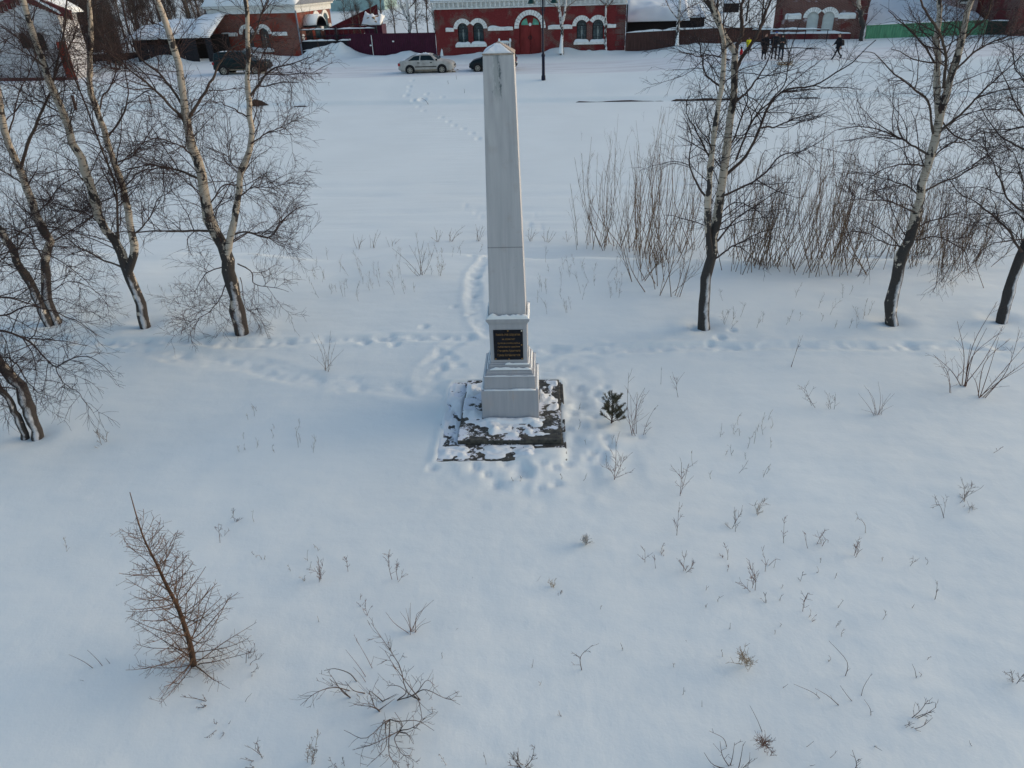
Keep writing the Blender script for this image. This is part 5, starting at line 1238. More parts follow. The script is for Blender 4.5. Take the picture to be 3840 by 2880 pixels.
for i, (px, py, n, hp) in enumerate(((3420, 950, 5, 330), (3470, 960, 5, 300), (3560, 1060, 5, 240), (3510, 975, 5, 320), (3620, 950, 5, 230), (3370, 960, 5, 330), (3720, 930, 4, 200), (3440, 985, 6, 330), (3530, 1000, 6, 310), (3590, 1010, 5, 280), (3650, 985, 5, 250), (3395, 1000, 5, 300))): thicket(px, py, n, hp, 34, L4, 160 + i)

SGp = 'small bare saplings poking out of the snow'
def sap(label, base, tip, side=6, sl=.5, mat='redtwig', r0=.008, name='sapling', more=(), **k):
    r0 *= .64
    global _seed; _seed += 1
    return shrub(name, label, base, [tip] + list(more), mat, _seed, r0, side, sl, k.pop('cat', name.replace('_', ' ')), k.pop('group', SGp), **k)
_seed = 300
# right of the terrace
sap('tall red-stemmed sapling with several upright shoots beside the little pine', (2382, 1625), (2358, 1397), 3, .5, more=[(2365, 1480), (2418, 1455), (2390, 1470), (2405, 1500), (2345, 1565)], sub=1)
sap('short bent sapling touching the tall red-stemmed sapling by the pine', (2412, 1622), (2457, 1528), 3, .5, more=[(2425, 1590), (2440, 1600)])
sap('bushy little sapling in front of the pine, right of the terrace', (2305, 1794), (2309, 1640), 9, .55, more=[(2345, 1715), (2270, 1720)])
sap('forked sapling alone in the snow, right and in front of the bushy sapling', (2553, 1857), (2556, 1735), 6, .6, more=[(2584, 1738)])
sap('straight thin sapling with short side twigs below the forked sapling', (2547, 2018), (2548, 1882), 7, .4)
sap('slender sapling near the trampled path behind the forked sapling', (2549, 1489), (2567, 1395), 6, .5)
sap('single thin stem left of the slender sapling near the path', (2475, 1441), (2480, 1375), 1, .3, 'twig')
sap('pair of leaning stems at the near edge of the path', (2961, 1374), (3011, 1256), 1, .3, more=[(2998, 1260)])
sap('sapling leaning left in the snow at centre right, below the path', (3056, 1523), (3005, 1455), 5, .5, 'twig', more=[(3018, 1450)])
sap('three-pronged short sapling right of the left-leaning one', (3123, 1537), (3102, 1478), 4, .6, 'twig', more=[(3134, 1480), (3095, 1512)])
sap('clump of many short cut stems fanning from the snow at right', (3290, 1555), (3293, 1430), 0, .2, 'redtwig', more=[(3240, 1445), (3219, 1475), (3255, 1460), (3310, 1480), (3340, 1475), (3355, 1475), (3325, 1495), (3270, 1500), (3230, 1535), (3350, 1520)], name='shrub', r0=.007)
sap('large open shrub of long brown shoots at the right edge, on the path', (3618, 1448), (3590, 1205), 3, .4, 'redtwig', more=[(3740, 1130), (3700, 1230), (3760, 1225), (3745, 1250), (3500, 1330), (3640, 1290)], name='shrub', r0=.013, sub=2)
sap('wide shrub of slanting shoots just in front of the large shrub at the right edge', (3681, 1489), (3825, 1235), 3, .35, 'redtwig', more=[(3840, 1300), (3850, 1370), (3790, 1270), (3745, 1265), (3860, 1345), (3640, 1400)], name='shrub', r0=.012, sub=2)
sap('crooked two-stem twig left of the large shrub at the right edge', (3568, 1472), (3505, 1335), 4, .35, 'redtwig', more=[(3525, 1360)], name='shrub', r0=.008)
sap('low twisted twig bush at right with dark spreading shoots', (3614, 1880), (3608, 1795), 7, .6, 'twig', more=[(3680, 1830), (3650, 1815), (3585, 1885), (3640, 1905, 0, .05)], name='shrub')
sap('small pale twig beside the low twisted bush at right', (3533, 1930), (3510, 1890), 4, .6, 'twig', more=[(3545, 1895)])
sap('bare broken branch lying on the snow near the right edge', (3697, 1700), (3762, 1674, 0, .12), 3, .3, 'redtwig', name='fallen_branch', r0=.01)
# scattered field on the right
sap('small pinkish twig bush right of the straight thin sapling', (2753, 1990), (2750, 1915), 5, .6, 'twig', more=[(2785, 1910), (2730, 1975)])
sap('faded round twig bush, the highest of the scattered field of saplings', (2843, 1932), (2870, 1870), 8, .6, 'weed', more=[(2828, 1890), (2855, 1880)])
sap('narrow upright sapling with close twigs in the middle of the scattered field', (2938, 2049), (2942, 1938), 8, .3)
sap('little crooked stem between the narrow sapling and the V-shaped one', (3026, 2046), (3022, 2000), 3, .5)
sap('V-shaped sapling in the scattered field', (3075, 2041), (3063, 1988), 3, .6, more=[(3108, 2028), (3085, 1990)])
sap('round-topped sapling with even forks in the scattered field', (3197, 2100), (3218, 2021), 9, .55, more=[(3166, 2066), (3223, 2050)])
sap('dry weed stalk with a drooping head above the round-topped sapling', (3229, 1998), (3216, 1942), 3, .4, 'weed', name='dry_stalk', cat='weed', group=None)
sap('tiny cross-armed sapling at the left of the scattered field', (2420, 2108), (2418, 2056), 4, .5)
sap('tiny bushy sapling right of the cross-armed one', (2482, 2090), (2484, 2042), 6, .5)
sap('tiny leaning sapling just below the two tiny saplings', (2464, 2128), (2453, 2090), 4, .5)
sap('broad little sapling with a curved right arm', (2562, 2143), (2572, 2072), 6, .6, more=[(2603, 2107), (2548, 2100)])
sap('whip-like sapling with low side twigs', (2728, 2098), (2714, 2032), 5, .45, more=[(2705, 2080)])
sap('low fork-topped sapling under the whip-like one', (2723, 2161), (2734, 2113), 4, .6)
sap('upright sapling with two level arms', (2861, 2144), (2855, 2050), 5, .4)
sap('pair of short slanted stems right of the level-armed sapling', (2897, 2127), (2910, 2090), 0, .3, 'twig', more=[(2928, 2100)])
sap('full-branched sapling shaped like a small vase', (2812, 2208), (2811, 2128), 9, .55, more=[(2776, 2180), (2826, 2165)])
sap('star-shaped stub of twigs below the vase-shaped sapling', (2871, 2262), (2870, 2228), 6, .7, 'twig')
sap('sapling with paired twigs right of the star-shaped stub', (3024, 2300), (3030, 2222), 8, .4)
sap('thin hooked stem above the sapling with paired twigs', (3011, 2183), (3010, 2145), 4, .5, 'twig')
sap('bent red stub below the sapling with paired twigs', (3045, 2331), (3058, 2308), 3, .7)
sap('small Y-shaped twig right of the bent red stub', (3131, 2354), (3146, 2329), 3, .6, 'twig')
sap('Y-shaped dark sapling standing apart on the right', (3417, 2119), (3424, 2083), 3, .6, 'twig', more=[(3444, 2102)])
sap('leaning dark sapling standing apart at far right', (3487, 2252), (3515, 2186), 4, .35, 'twig', r0=.012)
sap('small dark twig with three arms below the middle of the field', (2590, 2457), (2592, 2418), 5, .6, 'twig')
SGs = 'bare sticks leaning from the snow at lower right'
for lab, b, t, m in (('longest bare stick at lower right, leaning steeply left', (3163, 2534), (3108, 2403), 'twig'), ('slanting bare stick, left of the two parallel ones', (3080, 2618), (2976, 2565), 'twig'), ('slanting bare stick, right of the two parallel ones', (3158, 2635), (3057, 2582), 'twig'),
                  ('slanting stick with a small twig knot beside the parallel pair', (3217, 2634), (3150, 2570), 'twig'), ('stick leaning right above the short curved stub', (3247, 2615), (3269, 2526), 'twig'), ('short curved stub under the right-leaning stick', (3256, 2660), (3240, 2622), 'twig'),
                  ('bare stick leaning left above the reddish grass tuft', (2867, 2752), (2812, 2646), 'twig'), ('short stick left of the reddish grass tuft', (2720, 2792), (2660, 2741), 'twig'), ('short curved upright stick near the right edge', (3431, 2542), (3420, 2490), 'twig'), ('short upright nub below the middle', (2631, 2652), (2632, 2627), 'twig')):
    sap(lab, b, t, 1, .15, m, .009, 'stick', group=SGs, sub=0)
for lab, b, t in (('stick lying level right of the reddish grass tuft', (2982, 2786), (3052, 2779)), ('lying stick near the bottom edge, left of the upright twig', (2975, 2841), (3057, 2868)), ('curved short stick above the bottom edge', (3087, 2839), (3140, 2815)), ('pale thin stick lying right of the bottom-edge twig', (3264, 2763), (3308, 2815)), ('branched stick lying toward the lower right corner', (3680, 2800), (3634, 2776)), ('short slanted stick above the parallel pair', (2930, 2580), (2955, 2565))):
    sap(lab, b, (t[0], t[1], 0, .10), 1, .2, 'twig', .008, 'stick', group=SGs, sub=0)
sap('forked branch lying over the snow at lower right, upper of two', (3400, 2690), (3510, 2652, 0, .22), 5, .5, 'twig', .012, 'fallen_branch', more=[(3480, 2625, 0, .25), (3495, 2670, 0, .12)])
sap('forked branch lying over the snow at lower right, lower of two', (3343, 2712), (3498, 2691, 0, .16), 4, .4, 'twig', .010, 'fallen_branch', more=[(3430, 2712, 0, .08)])
sap('fan of dark shoots at the bottom edge, right of centre', (2749, 2876), (2640, 2822, 0, .3), 3, .4, 'twig', .012, 'shrub', more=[(2700, 2780, 0, .35), (2755, 2785, 0, .4), (2787, 2790, 0, .4), (2820, 2845, 0, .2)], sub=2)
sap('dark upright twig at the bottom edge, lower right', (3191, 2880), (3196, 2812), 5, .35, 'twig', .013)
sap('fan of twigs cut by the right edge of the picture', (3807, 2562), (3790, 2510), 4, .5, 'twig', .010, 'shrub', more=[(3825, 2500), (3845, 2520), (3775, 2545)])
sap('dry pale grass tuft in the snow at lower right', (2795, 2490), (2780, 2450), 10, .8, 'straw', .004, 'grass_tuft', more=[(2800, 2455), (2825, 2500, 0, .05), (2770, 2480), (2810, 2470)], group=None)
sap('reddish dry grass tuft near the bottom edge', (2870, 2800), (2850, 2775), 12, .8, 'redtwig', .004, 'grass_tuft', more=[(2895, 2830, 0, .05), (2840, 2795), (2880, 2780), (2860, 2790)], group=None)
sap('small round frosted tuft alone in front of the terrace', (2196, 2034), (2196, 2018), 22, .8, 'frost', .004, 'grass_tuft', more=[(2185, 2020), (2207, 2020), (2190, 2030), (2204, 2030)], group=None)
# front and left
sap('bushy V-shaped sapling, second left of the centre row in front', (1191, 2176), (1192, 2103), 9, .5, more=[(1210, 2118), (1168, 2135)])
sap('slim sapling with short even side twigs in the centre row in front', (1303, 2160), (1296, 2085), 9, .35)
sap('tallest sapling of the centre row in front, with a side shoot', (1482, 2177), (1458, 2072), 8, .35, more=[(1492, 2115), (1450, 2155), (1508, 2160)])
sap('tiny faded sapling at the left end of the centre row', (1141, 2187), (1122, 2160), 6, .6, 'weed')
sap('rust-red dock weed stub in front of the terrace', (1771, 2192), (1776, 2163), 10, .5, 'redtwig', .010, 'dry_stalk', cat='weed', group=None)
sap('dry stalk with a dark head, leaning right in front of the terrace', (1999, 2201), (2029, 2158), 0, .3, 'twig', .005, 'dry_stalk', cat='weed', group=None)
sap('clump of brown seed stalks right of the dark-headed stalk', (2063, 2204), (2058, 2165), 4, .4, 'straw', .006, 'dry_stalk', cat='weed', more=[(2075, 2168), (2083, 2166), (2054, 2180)], group=None)
sap('little forked twig below the brown seed stalks', (2102, 2242), (2105, 2214), 4, .7, 'twig')
sap('left-leaning sapling above the half-buried shrub', (1364, 2310), (1320, 2246), 6, .5, more=[(1350, 2245), (1370, 2275)])
sap('branched twig standing alone right of the half-buried shrub', (2175, 2510), (2222, 2419), 5, .45, 'twig', .010, more=[(2228, 2485)])
sap('short bare stick between the half-buried shrub and the lone branched twig', (1817, 2488), (1805, 2460), 0, .3, 'twig', .009, 'stick', group=SGs, sub=0)
sap('stick leaning far right of the row of thin sticks', (1654, 2384), (1718, 2356), 1, .2, 'redtwig', .009, 'stick', group=None, sub=0)
sap('row of thin slanting sticks above the half-buried shrub', (1545, 2372), (1500, 2293), 0, .2, 'redtwig', .008, 'shrub', more=[(1447, 2296), (1540, 2260), (1580, 2290), (1626, 2250), (1600, 2260), (1535, 2280), (1522, 2280), (1598, 2318), (1615, 2330)], group=None, sub=0, z0=.02)
sap('dark-headed dead stalk leaning left out of the half-buried shrub', (1407, 2526), (1335, 2396), 3, .3, 'redtwig', .008, 'dry_stalk', cat='weed', group=None)
sap('long bare stick leaning left beside the dark-headed stalk', (1379, 2546), (1296, 2436), 0, .2, 'redtwig', .008, 'stick', group=None, sub=0)
sap('shorter bare stick parallel to the long left-leaning stick', (1388, 2565), (1325, 2501), 0, .2, 'redtwig', .008, 'stick', group=None, sub=0)
# the half-buried shrub, lower centre
rgb = np.random.default_rng(77); stb = Strands(); PB = []
def bend(pts, r0=.0068):
    z = float(ground_h(*G(*pts[0][:2])[:2])); c = spline([PZ(x, y, z + h) for x, y, h in pts], 12); PB.append((c, np.linspace(r0, r0 * .3, 12)))
for pts in ([(1575, 2625, 0), (1525, 2560, .35), (1480, 2500, .5), (1443, 2440, .7)], [(1575, 2625, 0), (1530, 2600, .15), (1500, 2500, .4), (1470, 2450, .6), (1392, 2336, 1.0)], [(1490, 2626, 0), (1560, 2600, .15), (1598, 2552, .3), (1630, 2570, .1)], [(1490, 2626, 0), (1520, 2590, .2), (1500, 2575, .25), (1450, 2570, .2)],
            [(1550, 2605, 0), (1575, 2650, .2), (1580, 2700, .15), (1560, 2730, .1)], [(1550, 2605, 0), (1610, 2590, .3), (1660, 2615, .2), (1710, 2628, .02)], [(1435, 2630, 0), (1400, 2600, .2), (1385, 2590, .35)], [(1435, 2630, 0), (1450, 2622, .1), (1488, 2602, .2)], [(1423, 2668, 0), (1395, 2650, .2), (1340, 2645, .2)], [(1423, 2665, 0), (1400, 2640, .2), (1385, 2590, .3)], [(1425, 2660, 0), (1460, 2635, .2), (1480, 2620, .2)],
            [(1314, 2617, 0), (1275, 2580, .2), (1235, 2545, .3)], [(1310, 2590, 0), (1250, 2578, .2), (1190, 2595, .3), (1126, 2645, .15)], [(1313, 2615, 0), (1290, 2600, .1), (1240, 2530, .3)], [(1337, 2555, 0), (1310, 2525, .15), (1260, 2508, .2), (1215, 2515, .1)], [(1368, 2600, 0), (1320, 2585, .15), (1295, 2555, .2)],
            [(1462, 2698, .02), (1500, 2705, .2), (1560, 2702, .2), (1628, 2740, .05)], [(1462, 2698, .02), (1445, 2740, .25), (1450, 2790, .2), (1375, 2875, .1)], [(1462, 2698, .02), (1430, 2720, .3), (1380, 2765, .3), (1290, 2738, .2)], [(1500, 2740, .02), (1460, 2760, .3), (1400, 2790, .3), (1322, 2812, .2)], [(1500, 2740, .02), (1485, 2790, .25), (1510, 2830, .15), (1545, 2832, .05)], [(1500, 2740, .02), (1500, 2700, .35), (1480, 2670, .4)], [(1500, 2740, .02), (1560, 2720, .3), (1600, 2690, .3)], [(1447, 2730, .02), (1440, 2700, .2), (1420, 2770, .2)], [(1500, 2745, .02), (1540, 2770, .25), (1550, 2790, .2)], [(1462, 2700, .02), (1470, 2850, .3), (1500, 2860, .1)]):
    bend(pts)
PBp = np.array([c for c, r in PB]); PBr = np.array([r for c, r in PB])
bo = G(1480, 2640); stb.add(PBp, PBr, 5)
A, AR = spawn(PBp, PBr, 130, (.10, .38), (25, 65), 5, (.15, .97), 0, .2, .25, .009, .0024, .5, rgb); stb.add(A, AR, 3)
B, BR = spawn(A, AR, 130, (.05, .15), (25, 65), 4, (.2, .95), 0, .1, .25, .01, .0026, .6, rgb); stb.add(B, BR, 3)
tag(stb.build('shrub', M['twig'], None, bo), 'large bare shrub half buried in snow at lower centre, with drooping dark shoots', 'shrub')
sap('feathery dry plume with looping side stems by the bottom edge', (1167, 2866), (1194, 2745), 14, .22, 'weed', .008, 'dry_stalk', cat='weed', more=[(1150, 2790), (1188, 2800), (1180, 2760)], group=None)
sap('woolly-headed dead stalk at the bottom edge below centre', (1682, 2878), (1648, 2828), 6, .2, 'weed', .009, 'dry_stalk', cat='weed', group=None)
sap('sprawling twig bush cut by the bottom edge at centre', (1960, 2868), (2005, 2800, 0, .3), 7, .5, 'twig', .012, 'shrub', more=[(1905, 2870, 0, .2), (1940, 2825, 0, .3), (2000, 2870, 0, .15), (1917, 2825, 0, .3)], group=None)
sap('thin bent stem at the bottom edge left of the sprawling twig bush', (1815, 2876), (1812, 2820), 1, .3, 'twig', .008, 'stick', group=None)
sap('bundle of twigs at the bottom edge below the half-buried shrub', (1520, 2885), (1480, 2850, 0, .2), 4, .5, 'twig', .009, 'shrub', more=[(1530, 2845, 0, .2), (1550, 2870, 0, .1)], group=None)
sap('twig fan at the bottom edge left of the half-buried shrub', (1275, 2875), (1240, 2850, 0, .1), 4, .5, 'twig', .008, 'shrub', more=[(1285, 2845, 0, .15), (1250, 2868, 0, .1)], group=None)
sap('drooping twig pair right of the larch, upper of two', (921, 2491), (965, 2435), 4, .5, 'twig', .009, more=[(975, 2470), (940, 2445)])
sap('drooping twig pair right of the larch, lower of two', (921, 2509), (966, 2500, 0, .15), 4, .5, 'twig', .008, more=[(945, 2530, 0, .05)])
sap('long side branch lying on the snow below the larch', (802, 2631), (675, 2612, 0, .2), 7, .35, 'twig', .011, 'fallen_branch', more=[(735, 2652, 0, .1)])
sap('short slanted stick right of the branch lying below the larch', (908, 2640), (945, 2600), 0, .2, 'twig', .008, 'stick', group=None, sub=0)
sap('drooping three-legged twig left of the bottom plume', (828, 2703), (772, 2768, 0, .1), 4, .3, 'twig', .009, 'shrub', more=[(824, 2772, 0, .05), (865, 2702, 0, .1), (800, 2705, 0, .1)], group=None)
sap('spread twig at the lower left, above a lower one', (992, 2829), (925, 2795, 0, .2), 6, .4, 'twig', .009, 'shrub', more=[(962, 2784, 0, .3)], group=None)
sap('spread twig at the lower left, nearest the bottom edge', (977, 2850), (903, 2843, 0, .15), 5, .4, 'twig', .008, 'shrub', more=[(920, 2876, 0, .1)], group=None)
for lab, b, t in (('longest of three arched sticks left of the larch', (350, 2502), (258, 2454)), ('middle arched stick left of the larch', (384, 2493), (327, 2437)), ('shortest arched stick, nearest the larch on its left', (418, 2499), (395, 2467))):
    sap(lab, b, t, 0, .2, 'twig', .010, 'stick', group=None, sub=0)
sap('stick lying flat below the three arched sticks', (354, 2530), (300, 2550, 0, .06), 0, .2, 'twig', .008, 'stick', group=None, sub=0)
sap('forked sapling above right of the larch, left of two', (830, 2031), (818, 1965), 5, .5, more=[(845, 2000)])
sap('forked sapling above right of the larch, right of two', (891, 1958), (875, 1908), 4, .5, 'twig', more=[(898, 1940), (868, 1938)])
sap('single thin stem right of the two forked saplings', (950, 1957), (950, 1912), 1, .2, 'weed')
sap('brown broken weed with a thick stub near the left-edge birch', (395, 1660), (365, 1605), 10, .5, 'weed', .010, 'shrub', more=[(352, 1675, 0, .08), (350, 1615), (398, 1625)], group=None)
sap('faint pinkish weed at the far left in the snow', (243, 2070), (240, 2010), 9, .35, 'weed', .005, 'dry_stalk', cat='weed', group=None)
sap('clump of tall thin stems where the two left footpaths split', (1225, 1392), (1168, 1245), 3, .2, 'willow', .007, 'shrub', more=[(1192, 1260), (1212, 1290), (1240, 1240), (1243, 1280), (1260, 1280), (1290, 1310), (1320, 1355), (1160, 1330)], group=None, sub=1, dY=.6)
# bank edge behind the monument
sap('golden willow bush with arching stems on the bank left of the obelisk', (1576, 1030), (1560, 870), 3, .35, 'willow', .010, 'shrub', more=[(1600, 930), (1630, 925), (1535, 920), (1470, 930), (1590, 900), (1520, 985), (1615, 1000)], group=None, sub=1)
sap('dry grassy clump right of the golden willow bush', (1652, 1034), (1650, 940), 6, .3, 'straw', .006, 'shrub', more=[(1640, 960), (1665, 965), (1656, 930), (1644, 980)], group=None)
EG = 'rows of reed stems along the bank edge'
for lab, b, tips in (('reed clump at the left end of the bank edge', (1345, 932), [(1325, 875), (1340, 890), (1360, 880), (1352, 900), (1370, 895)]), ('reed clump right of the left-end reeds', (1400, 930), [(1418, 860), (1425, 875), (1412, 880), (1395, 895), (1385, 880)]), ('slanted reed row between two reed clumps on the bank edge', (1470, 922), [(1448, 895), (1466, 895), (1485, 893), (1500, 897)]),
                  ('reed clump left of the obelisk, nearest the golden willow bush', (1640, 905), [(1628, 850), (1640, 865), (1652, 862), (1660, 870), (1615, 890)]), ('pair of reed tufts between golden bush and obelisk', (1690, 905), [(1694, 855), (1686, 870), (1702, 868), (1745, 845), (1735, 870)]), ('dark reed clump touching the left side of the obelisk', (1795, 905), [(1783, 840), (1800, 850), (1810, 845), (1790, 860), (1820, 855)]),
                  ('reed clump touching the right side of the obelisk', (1990, 905), [(1985, 855), (1995, 850), (2010, 860), (2020, 870), (1975, 880)]), ('thick reed clump right of the obelisk on the bank edge', (2050, 908), [(2040, 860), (2055, 865), (2062, 850), (2075, 865), (2085, 870), (2030, 880)]), ('last reed tuft before the thicket, right of the obelisk', (2130, 905), [(2120, 870), (2135, 880), (2145, 885), (2110, 885)])):
    shrub('reed_clump', lab, b, tips, 'willow', _seed, .008, 2, .3, 'reeds', EG, sub=1, dY=.5, rmin=.003); _seed += 1
# pale weeds too many to count
st = Strands(); rgw = np.random.default_rng(91)
def weeds(x0, x1, y0, y1, n, h, k=5):
    for _ in range(n):
        b = G(rgw.uniform(x0, x1), rgw.uniform(y0, y1)); hh = h * rgw.uniform(.5, 1.1)
        d = np.array([rgw.normal() * .25, rgw.normal() * .25, 1.0])
        P = spline([b - (0, 0, .04), b + d * hh * .5 + rgw.normal(size=3) * .02, b + d * hh], 6)[None]; R = np.linspace(.0035, .002, 6)[None]
        st.add(P, R, 3); A, AR = spawn(P, R, k, (.25 * hh, .6 * hh), (20, 50), 4, (.2, .95), 0, .4, .2, .01, .0018, .6, rgw); st.add(A, AR, 3)
        B, BR = spawn(A, AR, k * 2, (.1 * hh, .25 * hh), (20, 60), 3, (.2, .95), 0, .2, .2, .01, .0016, .6, rgw); st.add(B, BR, 3)
weeds(1180, 1560, 960, 1130, 42, .42); weeds(1560, 1800, 940, 1050, 12, .35); weeds(2010, 2330, 980, 1200, 34, .42); weeds(2700, 3260, 1100, 1240, 26, .35); weeds(940, 1200, 930, 1100, 14, .35); weeds(550, 800, 1080, 1190, 8, .3)
weeds(900, 1180, 1540, 1700, 16, .22, 4); weeds(2600, 2900, 1560, 1800, 22, .28, 3); weeds(950, 1200, 2050, 2150, 8, .15, 3); weeds(2100, 2300, 1500, 1700, 5, .2, 3); weeds(1100, 2400, 2220, 2700, 10, .12, 3); weeds(2500, 3500, 2100, 2600, 24, .14, 2); weeds(1900, 2200, 1780, 1820, 4, .16, 5)
weeds(2000, 3700, 430, 600, 14, .5, 4)
o = st.build('dry_weeds', M['weed'], None, (0, 0, 0)); o['kind'] = 'stuff'; tag(o, 'pale dry weeds scattered thinly over the snowy bank', 'weeds')

# --- bare larch at lower left
def larch():
    rg = np.random.default_rng(5); b = G(724, 2494); Y = b[1]
    root = empty('larch_tree', b, 0, 'young bare orange-brown larch with a long leader at lower left', 'tree')
    c = spline([V(726, 2510, Y) - (0, 0, .05), V(714, 2420, Y), V(690, 2340, Y), V(664, 2270, Y), V(627, 2200, Y), V(590, 2120, Y), V(540, 2020, Y), V(515, 1945, Y), V(487, 1846, Y + .05)], 40)
    r = np.interp(np.linspace(0, 1, 40), [0, .1, .45, .75, 1], [.042, .033, .021, .010, .004]); r = r * 1.0
    tr = Strands(); tr.add(c[None], r[None], 9); cr = Strands(); P = []; R = []
    Hh = np.linalg.norm(c[-1] - c[0])
    for k in range(96):
        t = .035 + .80 * ((k + rg.uniform(-.8, .8)) % 96) / 96
        L = (.70 * (1 - t / .90) ** .62 + .10) * rg.uniform(.65, 1.08)
        i = int(t * 39); a = k * 2.399 + rg.normal() * .3
        d = np.array([math.cos(a), math.sin(a), .02 + .55 * t]); d /= np.linalg.norm(d); p = c[i].copy(); pts = [p.copy()]
        for j in range(9):
            d = norm(d + rg.normal(size=3) * .06 + np.array([0, 0, .075 if t > .1 else .05])); p = p + d * L / 9; p[2] = max(p[2], b[2] + .02); pts.append(p.copy())
        P.append(pts); R.append(np.linspace(min(.36 * r[i], .0082 * (L + .25)), .0026, 10))
    P = np.array(P); R = np.array(R); cr.add(P, R, 4)
    A, AR = spawn(P, R, 1150, (.07, .26), (45, 75), 4, (.12, .98), -.02, .12, .12, .007, .0021, .7, rg); cr.add(A, AR, 3)
    B, BR = spawn(A, AR, 420, (.04, .10), (40, 70), 3, (.2, .9), 0, .05, .12, .01, .0018, .7, rg); cr.add(B, BR, 3)
    tr.build('trunk', M['larch'], root, b); cr.build('crown', M['larch'], root, b)
larch()
# --- little pine
def pine():
    rg = np.random.default_rng(6); b = G(2292, 1588); root = empty('pine_tree', b, 0, 'tiny green pine seedling right of the terrace', 'tree')
    top = V(2299, 1502, b[1]); c = spline([b - (0, 0, .05), (b + top) / 2 + (.01, 0, 0), top], 10)
    tr = Strands(); tr.add(c[None], np.linspace(.016, .006, 10)[None], 6); nd = Strands()
    A, AR = spawn(c[None], np.linspace(.012, .006, 10)[None], 30, (.24, .42), (45, 80), 6, (.12, .95), .14, .25, .1, .03, .005, .7, rg); tr.add(A, AR, 4)
    B, BR = spawn(A, AR, 26, (.08, .16), (30, 55), 5, (.3, .9), .1, .2, .1, .03, .004, .7, rg); tr.add(B, BR, 4)
    N1, N1R = spawn(A, AR, 1900, (.05, .085), (25, 65), 3, (.35, 1), 0, .15, .05, .02, .0022, .6, rg); nd.add(N1, N1R, 3)
    N2, N2R = spawn(B, BR, 1100, (.05, .08), (25, 65), 3, (.2, 1), 0, .15, .05, .02, .0022, .6, rg); nd.add(N2, N2R, 3)
    N3, N3R = spawn(c[None], np.linspace(.012, .006, 10)[None], 260, (.05, .08), (25, 60), 3, (.5, 1), 0, .1, .05, .02, .0022, .6, rg); nd.add(N3, N3R, 3)
    tr.build('trunk', M['dark_wood'], root, b); nd.build('crown', M['needle'], root, b)
pine()

# ------------------------------------------------------------------ small things on the far bank
for lab, b, t, wd in (('short rust-brown post stub standing in the frozen canal at left', (283, 405), (270, 357), .16), ('thin dark post leaning in the frozen canal at left', (565, 391), (557, 356), .08)):
    p = G(*b); q = V(*t, p[1]); mb = MB(); mb.bar(p - (0, 0, .3), q, wd, wd); tag(mb.build('post', M['dark_wood'], None, bevel=.01), lab, 'post', 'old posts in the canal')
p = G(967, 398); mb = MB(); rs = random.Random(3)
vs = [(p[0] + x, p[1] + y, p[2] + z) for x, y, z in ((-.75, 0, -.1), (-.6, -.1, .25), (-.1, -.15, .5), (.35, -.1, .38), (.8, 0, .05), (.7, .3, -.1), (-.1, .4, .3), (-.6, .35, -.1))]
mb.add(vs, [(0, 1, 7), (1, 2, 6, 7), (2, 3, 6), (3, 4, 5, 6), (0, 7, 6, 5), (0, 5, 4), (0, 4, 3), (0, 3, 2), (0, 2, 1)]); tag(mb.build('boulder', M['dark_wood'], None), 'dark snow-capped stone jutting from the far canal bank at left', 'stone')
for lab, b in (('first dead stub on the far slope, left of the obelisk', (1683, 315)), ('second dead stub on the far slope, just right of the first', (1714, 298)), ('dead stub on the far slope, nearest the obelisk', (1744, 348))):
    sap(lab, b, (b[0] - 4, b[1] - 14), 5, .6, 'twig', .03, 'dead_stub', cat='plant', group='dead plant stubs on the far slope')
sap('old broken twig in the trodden snow of the far bank', (1606, 388), (1580, 368), 2, .3, 'twig', .03, 'stick', group=None)

